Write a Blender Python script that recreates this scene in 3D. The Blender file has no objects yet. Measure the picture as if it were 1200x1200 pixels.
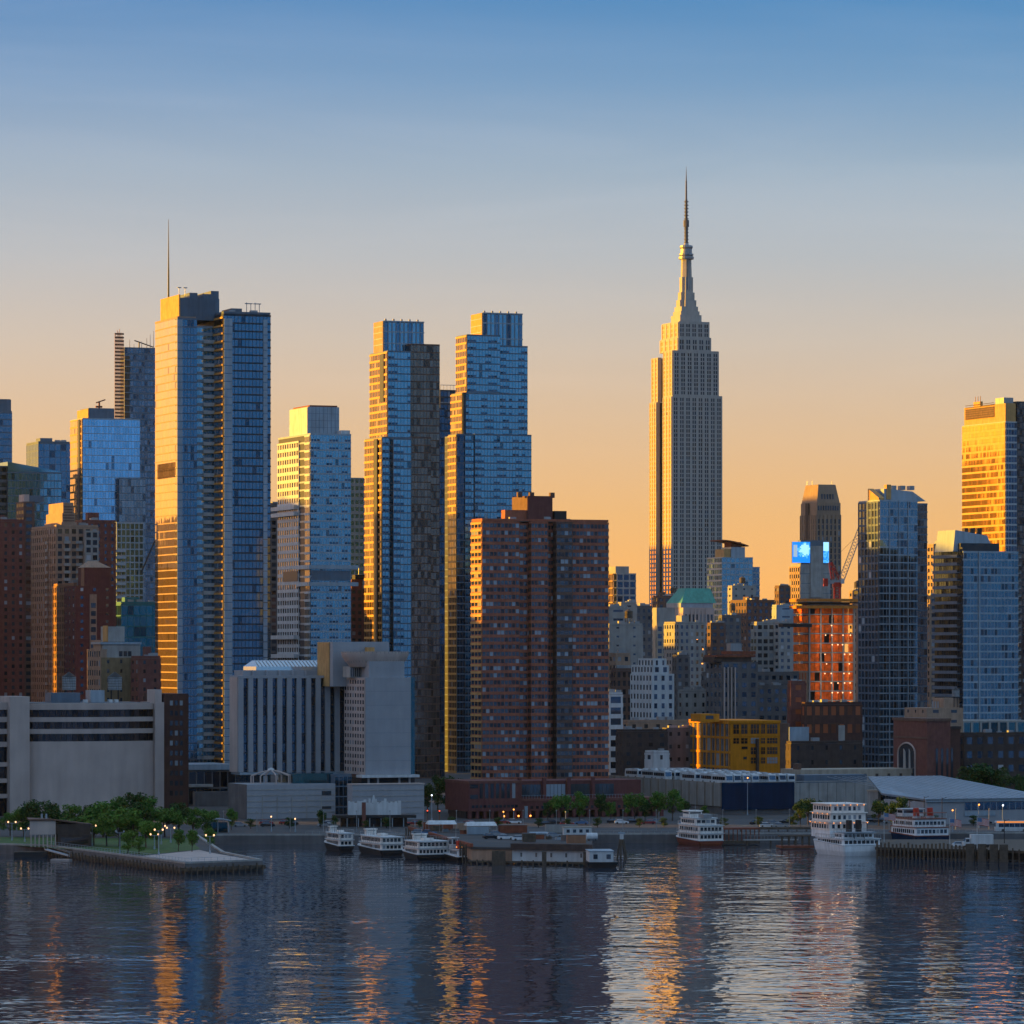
import bpy, bmesh, math, random
from mathutils import Vector, Matrix
random.seed(7)
R = math.radians
SC = bpy.context.scene
COL = SC.collection
# ------------------------------------------------------------------ camera
F, HY, CH = 5000.0, 767.0, 55.0            # focal length in photo pixels, horizon row, camera height
cam = bpy.data.cameras.new('camera'); camo = bpy.data.objects.new('camera', cam); COL.objects.link(camo)
camo.location = (0, 0, CH); camo.rotation_euler = (R(90), 0, 0)
cam.sensor_width = 36; cam.lens = F / 1200 * 36; cam.shift_y = (HY - 600) / 1200
cam.clip_start = 1; cam.clip_end = 60000
SC.camera = camo
# ------------------------------------------------------------------ sky and sun
SUN_EL, SUN_AZ = 4.2, -80.0                # degrees; azimuth clockwise from +Y
EXPO = 1.3
sun_h = Vector((math.sin(R(SUN_AZ)), math.cos(R(SUN_AZ)), 0))
w = bpy.data.worlds.new('World'); SC.world = w; w.use_nodes = True
nt = w.node_tree; N = nt.nodes; L = nt.links; N.clear()
def s2l(c):
    c = c / 255.0
    return c / 12.92 if c <= .04045 else ((c + .055) / 1.055) ** 2.4
def ramp(stops, zmax):
    r = N.new('ShaderNodeValToRGB'); e = r.color_ramp.elements
    while len(e) < len(stops): e.new(.5)
    for i, (z, c) in enumerate(stops):
        e[i].position = z / zmax; e[i].color = (s2l(c[0]), s2l(c[1]), s2l(c[2]), 1)
    return r
tc = N.new('ShaderNodeTexCoord'); sep = N.new('ShaderNodeSeparateXYZ'); L.new(tc.outputs['Generated'], sep.inputs[0])
def math_n(op, a, b=None, clamp=False):
    m = N.new('ShaderNodeMath'); m.operation = op; m.use_clamp = clamp
    for i, v in enumerate((a, b)):
        if v is None: continue
        if isinstance(v, (int, float)): m.inputs[i].default_value = v
        else: L.new(v, m.inputs[i])
    return m.outputs[0]
zn = math_n('DIVIDE', sep.outputs[2], .4, True)
rf = ramp([(0, (255, 178, 92)), (.0154, (250, 182, 104)), (.033, (234, 182, 122)), (.053, (217, 184, 150)), (.073, (200, 187, 175)),
           (.093, (177, 183, 190)), (.113, (150, 172, 193)), (.133, (110, 152, 192)), (.153, (66, 132, 187)), (.25, (104, 148, 196)), (.4, (146, 178, 214))], .4)
ra = ramp([(0, (84, 112, 150)), (.02, (86, 128, 170)), (.06, (86, 140, 188)), (.12, (86, 142, 192)), (.25, (120, 164, 208)), (.4, (156, 186, 220))], .4)
L.new(zn, rf.inputs[0]); L.new(zn, ra.inputs[0])
dot = N.new('ShaderNodeVectorMath'); dot.operation = 'DOT_PRODUCT'; L.new(tc.outputs['Generated'], dot.inputs[0]); dot.inputs[1].default_value = sun_h
def mapr(v, a, b, c=0, d=1):
    m = N.new('ShaderNodeMapRange'); m.interpolation_type = 'SMOOTHSTEP'; L.new(v, m.inputs[0])
    for i, x in enumerate((a, b, c, d)): m.inputs[1 + i].default_value = x
    return m.outputs[0]
dot2 = N.new('ShaderNodeVectorMath'); dot2.operation = 'DOT_PRODUCT'; L.new(tc.outputs['Generated'], dot2.inputs[0]); dot2.inputs[1].default_value = Vector((sun_h.x, sun_h.y + 1.2, 0)).normalized()
fa = mapr(dot2.outputs['Value'], .50, -.30)
mx = N.new('ShaderNodeMixRGB'); L.new(fa, mx.inputs[0]); L.new(rf.outputs[0], mx.inputs[1]); L.new(ra.outputs[0], mx.inputs[2])
glow = mapr(dot.outputs['Value'], .45, 1.05)
gz = mapr(sep.outputs[2], .38, 0.0)
gm = math_n('MULTIPLY', math_n('MULTIPLY', glow, gz), math_n('SUBTRACT', 1, fa))
gc = N.new('ShaderNodeMixRGB'); gc.blend_type = 'ADD'; L.new(gm, gc.inputs[0]); L.new(mx.outputs[0], gc.inputs[1]); gc.inputs[2].default_value = (2.3, .98, .12, 1)
# the sky is paler and warmer towards the sun, with thin streaks of cirrus
pale = N.new('ShaderNodeMixRGB'); pale.blend_type = 'ADD'; L.new(math_n('MULTIPLY', mapr(dot.outputs['Value'], .03, .36), mapr(sep.outputs[2], .5, .02)), pale.inputs[0]); L.new(gc.outputs[0], pale.inputs[1]); pale.inputs[2].default_value = (.055, .018, 0, 1)
cm = N.new('ShaderNodeMapping'); cm.inputs['Rotation'].default_value = (0, R(8), 0); cm.inputs['Scale'].default_value = (7, 2, 62); L.new(tc.outputs['Generated'], cm.inputs[0])
cn = N.new('ShaderNodeTexNoise'); cn.inputs['Scale'].default_value = 1.0; cn.inputs['Detail'].default_value = 7; cn.inputs['Roughness'].default_value = .55; cn.inputs['Distortion'].default_value = .6; L.new(cm.outputs[0], cn.inputs[0])
cir = N.new('ShaderNodeMixRGB'); cir.blend_type = 'ADD'; L.new(math_n('MULTIPLY', mapr(cn.outputs[0], .42, .78), mapr(sep.outputs[2], .02, .09)), cir.inputs[0]); L.new(pale.outputs[0], cir.inputs[1]); cir.inputs[2].default_value = (.032, .026, .022, 1)
bg1 = N.new('ShaderNodeBackground'); L.new(cir.outputs[0], bg1.inputs[0]); bg1.inputs[1].default_value = 2 ** -EXPO * 1.13
sky = N.new('ShaderNodeTexSky'); sky.sky_type = 'NISHITA'; sky.sun_disc = False
sky.sun_elevation = R(SUN_EL); sky.sun_rotation = R(SUN_AZ); sky.altitude = 50
bg2 = N.new('ShaderNodeBackground'); L.new(sky.outputs[0], bg2.inputs[0]); bg2.inputs[1].default_value = .05
ad = N.new('ShaderNodeMixShader'); ad.inputs[0].default_value = .12
L.new(bg1.outputs[0], ad.inputs[1]); L.new(bg2.outputs[0], ad.inputs[2])
wo = N.new('ShaderNodeOutputWorld'); L.new(ad.outputs[0], wo.inputs[0])
sl = bpy.data.lights.new('sun', 'SUN'); sl.energy = 5.0; sl.angle = R(.5); sl.color = (1, .48, .015)
so = bpy.data.objects.new('sun', sl); COL.objects.link(so)
sd = Vector((sun_h.x * math.cos(R(SUN_EL)), sun_h.y * math.cos(R(SUN_EL)), math.sin(R(SUN_EL))))
so.rotation_euler = sd.to_track_quat('Z', 'Y').to_euler(); so.location = sd * 3000
SC.view_settings.view_transform = 'Standard'; SC.view_settings.look = 'None'
SC.view_settings.exposure = EXPO; SC.view_settings.gamma = 1
SC.render.engine = 'CYCLES'
SC.cycles.max_bounces = 6; SC.cycles.caustics_reflective = False; SC.cycles.caustics_refractive = False

# ------------------------------------------------------------------ helpers
YAW = R(21)
GZ = 2.5                                    # street level above the river
def P(px, py, D): return Vector(((px - 600) / F * D, D, CH - (py - HY) / F * D))
def WX(px, D): return (px - 600) / F * D
def WZ(py, D): return CH - (py - HY) / F * D

class MB:
    def __init__(s): s.v = []; s.f = []
    def box(s, x0, y0, z0, x1, y1, z1):
        if x0 > x1: x0, x1 = x1, x0
        if y0 > y1: y0, y1 = y1, y0
        if z0 > z1: z0, z1 = z1, z0
        n = len(s.v)
        s.v += [(x0, y0, z0), (x1, y0, z0), (x1, y1, z0), (x0, y1, z0), (x0, y0, z1), (x1, y0, z1), (x1, y1, z1), (x0, y1, z1)]
        s.f += [(n, n+3, n+2, n+1), (n+4, n+5, n+6, n+7), (n, n+1, n+5, n+4), (n+1, n+2, n+6, n+5), (n+2, n+3, n+7, n+6), (n+3, n, n+4, n+7)]
        return s
    def poly(s, pts):
        n = len(s.v); s.v += [tuple(p) for p in pts]; s.f.append(tuple(range(n, n + len(pts)))); return s
    def tube(s, p, q, r, n=6, r2=None):
        p, q = Vector(p), Vector(q); r2 = r if r2 is None else r2
        d = (q - p).normalized(); a = d.orthogonal().normalized(); b = d.cross(a); k = len(s.v)
        for c, rr in ((p, r), (q, r2)):
            for i in range(n):
                t = 2 * math.pi * i / n; s.v.append(tuple(c + (a * math.cos(t) + b * math.sin(t)) * rr))
        for i in range(n): j = (i + 1) % n; s.f.append((k + i, k + j, k + n + j, k + n + i))
        s.f.append(tuple(k + i for i in reversed(range(n)))); s.f.append(tuple(k + n + i for i in range(n))); return s
    def lathe(s, prof, c=(0, 0, 0), n=16):
        k = len(s.v)
        for (r, z) in prof:
            for i in range(n):
                t = 2 * math.pi * (i + .5) / n; s.v.append((c[0] + r * math.cos(t), c[1] + r * math.sin(t), c[2] + z))
        for j in range(len(prof) - 1):
            for i in range(n):
                m = (i + 1) % n; s.f.append((k + j*n + i, k + j*n + m, k + (j+1)*n + m, k + (j+1)*n + i))
        s.f.append(tuple(k + i for i in reversed(range(n)))); s.f.append(tuple(k + (len(prof)-1)*n + i for i in range(n))); return s
    def prism(s, pts, z0, z1):                       # polygon in plan, counter-clockwise
        k = len(s.v); n = len(pts)
        s.v += [(p[0], p[1], z0) for p in pts] + [(p[0], p[1], z1) for p in pts]
        for i in range(n): j = (i + 1) % n; s.f.append((k + i, k + j, k + n + j, k + n + i))
        s.f.append(tuple(k + i for i in reversed(range(n)))); s.f.append(tuple(k + n + i for i in range(n))); return s
    def loft(s, rings):                              # list of equal-length rings of points
        k = len(s.v); n = len(rings[0])
        for r in rings: s.v += [tuple(p) for p in r]
        for j in range(len(rings) - 1):
            for i in range(n): m = (i + 1) % n; s.f.append((k + j*n + i, k + j*n + m, k + (j+1)*n + m, k + (j+1)*n + i))
        s.f.append(tuple(k + i for i in reversed(range(n)))); s.f.append(tuple(k + (len(rings)-1)*n + i for i in range(n))); return s
    def extr(s, prof, y0, y1):                       # profile in x,z swept along y
        k = len(s.v); n = len(prof)
        s.v += [(p[0], y0, p[1]) for p in prof] + [(p[0], y1, p[1]) for p in prof]
        for i in range(n): j = (i + 1) % n; s.f.append((k + i, k + j, k + n + j, k + n + i))
        s.f.append(tuple(k + i for i in reversed(range(n)))); s.f.append(tuple(k + n + i for i in range(n))); return s
    def mesh(s, name, m, smooth=False):
        me = bpy.data.meshes.new(name); me.from_pydata(s.v, [], s.f); me.update()
        if m: me.materials.append(m)
        if smooth:
            for p in me.polygons: p.use_smooth = True
        return me
    def build(s, name, m, parent=None, smooth=False, loc=None):
        return link(name, s.mesh(name, m, smooth), parent, loc)
def link(name, me, parent=None, loc=None, rz=0):
    o = bpy.data.objects.new(name, me); COL.objects.link(o)
    if parent: o.parent = parent
    if loc: o.location = loc
    if rz: o.rotation_euler = (0, 0, rz)
    return o
def tag(o, label=None, cat=None, group=None, kind=None):
    if label: o['label'] = label
    if cat: o['category'] = cat
    if group: o['group'] = group
    if kind: o['kind'] = kind
    return o
def thing(name, label, cat, loc=(0, 0, 0), rz=0, group=None):
    o = link(name, None, None, loc, rz); return tag(o, label, cat, group)
def dup(o, parent=None, loc=None, rz=None, label=None, group=None, sc=None):
    c = o.copy(); COL.objects.link(c)
    if parent: c.parent = parent
    if loc: c.location = loc
    if rz is not None: c.rotation_euler = (0, 0, rz)
    if sc: c.scale = (sc, sc, sc)
    if label: c['label'] = label
    if group: c['group'] = group
    for ch in list(o.children): dup(ch, c)
    return c

# ------------------------------------------------------------------ materials
def newmat(name):
    m = bpy.data.materials.new(name); m.use_nodes = True; nt = m.node_tree
    return m, nt, nt.nodes['Principled BSDF']
def wall(name, col, rough=.8, var=.18, sc=.25, metal=0, streak=.15, spec=.3):
    m, nt, b = newmat(name); n = nt.nodes; l = nt.links
    t = n.new('ShaderNodeTexCoord'); mp = n.new('ShaderNodeMapping'); mp.inputs['Scale'].default_value = (1, 1, .12); l.new(t.outputs['Object'], mp.inputs[0])
    a = n.new('ShaderNodeTexNoise'); a.inputs['Scale'].default_value = sc; a.inputs['Detail'].default_value = 6; l.new(t.outputs['Object'], a.inputs[0])
    c = n.new('ShaderNodeTexNoise'); c.inputs['Scale'].default_value = sc * 3; c.inputs['Detail'].default_value = 4; l.new(mp.outputs[0], c.inputs[0])
    r1 = n.new('ShaderNodeMapRange'); l.new(a.outputs[0], r1.inputs[0]); r1.inputs[1].default_value = .3; r1.inputs[2].default_value = .7; r1.inputs[3].default_value = 1 - var; r1.inputs[4].default_value = 1 + var
    r2 = n.new('ShaderNodeMapRange'); l.new(c.outputs[0], r2.inputs[0]); r2.inputs[1].default_value = .3; r2.inputs[2].default_value = .7; r2.inputs[3].default_value = 1 - streak; r2.inputs[4].default_value = 1 + streak
    mu = n.new('ShaderNodeMath'); mu.operation = 'MULTIPLY'; l.new(r1.outputs[0], mu.inputs[0]); l.new(r2.outputs[0], mu.inputs[1])
    v = n.new('ShaderNodeVectorMath'); v.operation = 'SCALE'; v.inputs[0].default_value = col; l.new(mu.outputs[0], v.inputs['Scale'])
    l.new(v.outputs[0], b.inputs['Base Color'])
    b.inputs['Roughness'].default_value = rough; b.inputs['Metallic'].default_value = metal; b.inputs['Specular IOR Level'].default_value = spec
    return m
def glass(name, tint, metal=.9, rough=.07, dark=.08, light=0., tilt=.006, var=.09, lightcol=(.42, .45, .5), darkcol=(.012, .018, .03)):
    m, nt, b = newmat(name); n = nt.nodes; l = nt.links
    g = n.new('ShaderNodeNewGeometry'); oi = n.new('ShaderNodeObjectInfo')
    sm = n.new('ShaderNodeMath'); sm.operation = 'MULTIPLY_ADD'; l.new(oi.outputs['Random'], sm.inputs[0]); sm.inputs[1].default_value = 37.7; l.new(g.outputs['Random Per Island'], sm.inputs[2])
    wn = n.new('ShaderNodeTexWhiteNoise'); wn.noise_dimensions = '1D'; l.new(sm.outputs[0], wn.inputs['W'])
    sp = n.new('ShaderNodeSeparateColor'); l.new(wn.outputs['Color'], sp.inputs[0])
    mr = n.new('ShaderNodeMapRange'); l.new(sp.outputs[0], mr.inputs[0]); mr.inputs[3].default_value = 1 - var; mr.inputs[4].default_value = 1 + var * .6
    v = n.new('ShaderNodeVectorMath'); v.operation = 'SCALE'; v.inputs[0].default_value = tint; l.new(mr.outputs[0], v.inputs['Scale'])
    dk = n.new('ShaderNodeMath'); dk.operation = 'LESS_THAN'; l.new(sp.outputs[1], dk.inputs[0]); dk.inputs[1].default_value = dark
    mx = n.new('ShaderNodeMixRGB'); l.new(dk.outputs[0], mx.inputs[0]); l.new(v.outputs[0], mx.inputs[1]); mx.inputs[2].default_value = (tint[0] * .38, tint[1] * .38, tint[2] * .40, 1)
    lt = n.new('ShaderNodeMath'); lt.operation = 'LESS_THAN'; l.new(sp.outputs[2], lt.inputs[0]); lt.inputs[1].default_value = light
    mx2 = n.new('ShaderNodeMixRGB'); l.new(lt.outputs[0], mx2.inputs[0]); l.new(mx.outputs[0], mx2.inputs[1]); mx2.inputs[2].default_value = (*lightcol, 1)
    l.new(mx2.outputs[0], b.inputs['Base Color'])
    mm = n.new('ShaderNodeMath'); mm.operation = 'MULTIPLY'; inv = n.new('ShaderNodeMath'); inv.operation = 'SUBTRACT'; inv.inputs[0].default_value = 1; l.new(lt.outputs[0], inv.inputs[1])
    l.new(inv.outputs[0], mm.inputs[0]); mm.inputs[1].default_value = metal; l.new(mm.outputs[0], b.inputs['Metallic'])
    b.inputs['Roughness'].default_value = rough
    sb = n.new('ShaderNodeVectorMath'); sb.operation = 'SUBTRACT'; l.new(wn.outputs['Color'], sb.inputs[0]); sb.inputs[1].default_value = (.5, .5, .5)
    sc = n.new('ShaderNodeVectorMath'); sc.operation = 'SCALE'; l.new(sb.outputs[0], sc.inputs[0]); sc.inputs['Scale'].default_value = tilt * 2
    ad = n.new('ShaderNodeVectorMath'); ad.operation = 'ADD'; l.new(g.outputs['Normal'], ad.inputs[0]); l.new(sc.outputs[0], ad.inputs[1])
    no = n.new('ShaderNodeVectorMath'); no.operation = 'NORMALIZE'; l.new(ad.outputs[0], no.inputs[0]); l.new(no.outputs[0], b.inputs['Normal'])
    return m
def emit(name, col, st):
    m, nt, b = newmat(name); b.inputs['Base Color'].default_value = (*col, 1); b.inputs['Emission Color'].default_value = (*col, 1); b.inputs['Emission Strength'].default_value = st
    return m
W_LIME = wall('limestone', (.37, .34, .315), var=.08, streak=.08)
W_BRICK = wall('dark_red_brick', (.15, .058, .05), var=.2, sc=.6)
W_BRICKT = wall('warm_red_brick', (.31, .10, .06), var=.2, sc=.6)
W_BRICK2 = wall('brown_brick', (.13, .075, .06), var=.2, sc=.6)
W_MAROON = wall('maroon_brick', (.125, .043, .042), var=.15, sc=.6)
W_TAN = wall('tan_brick', (.33, .22, .16), var=.15, sc=.5)
W_OCHRE = wall('ochre_brick', (.20, .14, .08), var=.15, sc=.5)
W_BEIGE = wall('beige_stone', (.37, .31, .25), var=.12)
W_CONC = wall('grey_concrete', (.30, .29, .28), var=.15)
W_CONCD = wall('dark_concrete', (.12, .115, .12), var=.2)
W_CONCP = wall('pale_precast_concrete', (.45, .36, .33), var=.09, sc=.12, streak=.10)
W_WHITE = wall('white_paint', (.50, .52, .54), var=.07, sc=.3)
W_SLAB = wall('slab_edge_metal', (.42, .43, .44), rough=.5, var=.06)
W_MULL = wall('blue_grey_mullion', (.10, .14, .19), rough=.45, var=.08)
W_MULLD = wall('dark_mullion', (.03, .04, .055), rough=.45, var=.1)
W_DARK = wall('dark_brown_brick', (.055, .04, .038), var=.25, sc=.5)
W_YEL = wall('yellow_paint', (.52, .19, .006), var=.12, sc=.4)
W_NAVY = wall('navy_cladding', (.004, .022, .06), rough=.8, var=.1, spec=.08)
W_ORANGE = wall('orange_netting', (.85, .14, .015), var=.35, sc=.5)
W_COPPER = wall('green_copper', (.06, .27, .22), rough=.6, var=.15)
W_BLUEM = wall('blue_grey_metal_panel', (.28, .34, .40), rough=.4, var=.06, metal=.2)
W_ROOF = wall('roof_membrane', (.16, .16, .17), var=.25, sc=.15)
W_STEEL = wall('galvanised_steel', (.30, .31, .33), rough=.45, metal=.5, var=.1)
W_BLACK = wall('black_steel', (.02, .02, .024), rough=.5, var=.1)
W_WOOD = wall('weathered_timber', (.09, .07, .055), var=.3, sc=1)
W_RED = wall('red_paint', (.42, .035, .02), rough=.4, var=.1)
W_RUST = wall('rust_red_panel', (.20, .06, .035), var=.25, sc=.5)
W_TANSUN = wall('tan_sunlit_panel', (.46, .26, .10), var=.15, sc=.5)  # tan of crowns and roof boxes; on flanks it holds painted sunlight
G_BLUE = glass('blue_reflective_glass', (.17, .37, .51), dark=.015)
G_BLUED = glass('deep_blue_glass', (.095, .21, .33), dark=.04)
G_NAVY = glass('navy_glass', (.05, .10, .17), dark=.15)
W_SUNMETAL = wall('sun_tinted_metal', (.52, .27, .07), rough=.5, var=.06)  # gold of the sunlit flanks put into the metal colour
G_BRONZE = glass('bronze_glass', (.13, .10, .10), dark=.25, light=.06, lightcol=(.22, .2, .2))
G_SUNTINT = glass('dawn_tinted_glass', (.74, .50, .26), dark=.02, var=.08, tilt=.012)  # dawn sky's gold reflection on flanks put into the glass tint
G_WIN = glass('dark_window_glass', (.06, .085, .12), metal=.6, dark=.2, light=.10, lightcol=(.25, .28, .32))
G_DARK = glass('dark_recessed_window', (.03, .045, .07), metal=.5, dark=.1, var=.3)
G_WINB = glass('blue_window_glass', (.07, .12, .19), metal=.7, dark=.25, light=.04)
G_FLAT = glass('curtained_window_glass', (.08, .11, .15), metal=.6, dark=.3, light=.10, lightcol=(.27, .33, .40))
W_TEALM = wall('teal_metal_band', (.03, .17, .19), rough=.5, var=.08)
G_TEAL = glass('teal_glass', (.04, .16, .22), dark=.2)

# ------------------------------------------------------------------ buildings
class B:
    """a building set on the street grid: local x runs along the river front, local y away from it; located by its near corner"""
    def __init__(s, name, label, cat, xm, D, yaw=YAW, z0=GZ, group=None):
        s.c, s.s = math.cos(yaw), math.sin(yaw); s.cx, s.cy, s.z0 = WX(xm, D), D, z0
        s.o = thing(name, label, cat, (s.cx, s.cy, z0), yaw, group)
        s.wm = {}; s.nw = 0; s.rest = {}
    def x(s, px, y=0):
        k = (px - 600) / F; return (k * (s.cy + y * s.c) - s.cx + y * s.s) / (s.c - k * s.s)
    def y(s, px, x=0):
        k = (px - 600) / F; return (s.cx + x * s.c - k * s.cy - k * x * s.s) / (s.s + k * s.c)
    def z(s, py, x=0, y=0): return CH - (py - HY) / F * (s.cy + x * s.s + y * s.c) - s.z0
    def mb(s, name, m):
        if (name, m) not in s.wm: s.wm[(name, m)] = MB()
        return s.wm[(name, m)]
    def done(s):
        for (nm, m), b in s.wm.items():
            if b.f: b.build(nm, m, s.o)
        for (nm, m), b in s.rest.items():
            if b.f: tag(b.build(nm, m, s.o), kind='stuff')
        s.wm = {}; s.rest = {}
        return s.o
    def grid(s, x0, y0, x1, y1, z0, z1, fh, W, G, bay=3., sp=.4, pier=.3, ph=.15, pv=.1, unit='band', name=None, wname='wall', faces='FLRB', core=None, top=.6, cap=100, dash=None):
        """one tier of a building: a solid core, spandrels round every floor, piers between the bays, glazing set between them"""
        w = s.mb(wname, W); cw = s.mb('core', core) if core else w
        cw.box(x0, y0, z0, x1, y1, z1)
        n = max(1, round((z1 - z0 - top) / fh)); fh = (z1 - z0 - top) / n
        e = .06
        if top > 0: w.box(x0 - ph, y0 - ph, z1 - top, x1 + ph, y1 + ph, z1 + .12)
        if sp > 0:
            for i in range(n): w.box(x0 - ph, y0 - ph, z0 + i * fh - (.001 if i else 0), x1 + ph, y1 + ph, z0 + i * fh + sp * fh)
        fs = {'F': (x0, x1), 'L': (y0, y1), 'R': (y0, y1), 'B': (x0, x1)}
        def place(f, t, z, off):
            return {'F': (t, y0 - off, z), 'L': (x0 - off, t, z), 'R': (x1 + off, t, z), 'B': (t, y1 + off, z)}[f]
        def quad(mbx, f, a, b, za, zb, off):
            q = [place(f, a, za, off), place(f, b, za, off), place(f, b, zb, off), place(f, a, zb, off)]
            if f in 'LB': q.reverse()
            mbx.poly(q)
        bays = {}
        for f in faces:
            a, b = fs[f]; nb = max(1, round((b - a) / bay)); bw = (b - a) / nb
            bays[f] = [(a + i * bw + pier / 2, a + (i + 1) * bw - pier / 2) for i in range(nb)]
            if pv > 0 and pier > 0:
                for i in range(nb + 1):
                    c = a + i * bw; h = pier / 2; p, q = max(a, c - h), min(b, c + h)
                    if f == 'F': w.box(p, y0 - pv, z0, q, y0 + .05, z1 - .05)
                    elif f == 'L': w.box(x0 - pv, p, z0, x0 + .05, q, z1 - .05)
                    elif f == 'R': w.box(x1 - .05, p, z0, x1 + pv, q, z1 - .05)
                    else: w.box(p, y1 - .05, z0, q, y1 + pv, z1 - .05)
        za, zb = sp * fh, fh
        if unit == 'band':
            g = MB()
            for f in faces:
                for (a, b) in bays[f]: quad(g, f, a, b, za, zb, e)
            me = g.mesh('window_band', G)
            for i in range(n): link(name or 'window_band', me, s.o, (0, 0, z0 + i * fh))
            if dash and 'F' in faces:                        # regular rows of small dark opening lights under the panes
                vm = []
                for k in (0, 1):
                    g = MB()
                    for j, (a, b) in enumerate(bays['F']):
                        if (j + k) % dash in (1, 2) or (j + 3 * k) % (dash + 3) == 0: quad(g, 'F', a + .08, b - .08, za + .05, za + (zb - za) * .34, e + .05)
                    vm.append(g.mesh('opening_light', G_NAVY) if g.f else None)
                for i in range(n):
                    if vm[(i // 3) % 2]: link('opening_light', vm[(i // 3) % 2], s.o, (0, 0, z0 + i * fh))
        elif unit == 'strip':
            for f in faces:
                for (a, b) in bays[f]:
                    g = MB()
                    for i in range(n): quad(g, f, a, b, z0 + i * fh + za, z0 + i * fh + zb, e)
                    g.build(name or 'window_strip', G, s.o)
        else:
            me = {}
            for i in range(n - 1, -1, -1):
                for f in faces:
                    for (a, b) in bays[f]:
                        if s.nw < cap and f in 'FL':
                            if f not in me:
                                g = MB(); wd = b - a
                                q = [(-wd/2, 0, 0), (wd/2, 0, 0), (wd/2, 0, zb - za), (-wd/2, 0, zb - za)] if f == 'F' else [(0, wd/2, 0), (0, -wd/2, 0), (0, -wd/2, zb - za), (0, wd/2, zb - za)]
                                g.poly(q); me[f] = g.mesh('window', G)
                            link('window', me[f], s.o, place(f, (a + b) / 2, z0 + i * fh + za, e)); s.nw += 1
                        else:
                            if ('window_rows', G) not in s.rest: s.rest[('window_rows', G)] = MB()
                            quad(s.rest[('window_rows', G)], f, a, b, z0 + i * fh + za, z0 + i * fh + zb, e)
        return s
    def roofkit(s, x0, y0, x1, y1, z, W, n=3, pent=True, seed=0, tank=False):
        rr = random.Random(seed + int(x1 * 10)); w, d = x1 - x0, y1 - y0
        s.mb('roof', W_ROOF).box(x0 + .3, y0 + .3, z - .1, x1 - .3, y1 - .3, z + .15)
        p = s.mb('parapet', W); t = .35; h = .9
        p.box(x0, y0, z + .13, x1, y0 + t, z + h); p.box(x0, y1 - t, z + .13, x1, y1, z + h)
        p.box(x0, y0 + t, z + .13, x0 + t, y1 - t, z + h); p.box(x1 - t, y0 + t, z + .13, x1, y1 - t, z + h)
        if pent and w > 7 and d > 7:
            a = x0 + w * rr.uniform(.15, .45); b = y0 + d * rr.uniform(.3, .45); hh = rr.uniform(2.6, 4.2)
            s.mb('stair_penthouse', W).box(a, b, z, a + w * rr.uniform(.22, .4), b + d * .35, z + hh)
        if tank:
            a, b, r, zz = x0 + w * rr.uniform(.3, .75), y0 + min(d * .5, 5), rr.uniform(1.5, 2.1), z + rr.uniform(2.2, 3.4)
            MB().lathe([(r, zz), (r, zz + 3)], (a, b, 0), 12).lathe([(r * 1.08, zz + 3.01), (.1, zz + 4.2)], (a, b, 0), 12).build('water_tank', W_WOOD, s.o)
            for sx in (-1, 1):
                for sy in (-1, 1): MB().box(a + sx * r * .6 - .12, b + sy * r * .6 - .12, z, a + sx * r * .6 + .12, b + sy * r * .6 + .12, zz).build('tank_leg', W_BLACK, s.o)
        if tank and rr.random() < .6:
            a, b = x0 + w * rr.uniform(.1, .9), y0 + 1; MB().tube((a, b, z), (a, b, z + rr.uniform(4, 7)), .12, 5, .06).build('antenna', W_STEEL, s.o)
        for i in range(n):
            a = x0 + w * rr.uniform(.1, .8); b = y0 + d * rr.uniform(.1, .3); q = rr.uniform(.8, 1.9)
            MB().box(a, b, z + .1, a + q * 1.5, b + q, z + .3 + q).build('roof_unit', W_STEEL, s.o)
        return s
def block(name, label, cat, xl, xm, xr, ytop, D, W, G, fh=3., bay=3., sp=.45, pier=1.2, unit='window', roof=True, ybot=None, depth=None, yaw=YAW, ph=.2, pv=.14, nroof=3, cap=100, seed=0, group=None, tank=False):
    b = B(name, label, cat, xm, D, yaw, group=group)
    x1 = b.x(xr); y1 = max(b.y(xl), depth or 10); h = b.z(ytop)
    b.grid(0, 0, x1, y1, 0, h, fh, W, G, bay, sp, pier, ph, pv, unit, cap=cap)
    if roof: b.roofkit(0, 0, x1, y1, h + .12, W, nroof, seed=seed + int(xm), tank=tank)
    b.x1, b.y1, b.h = x1, y1, h
    return b
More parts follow.
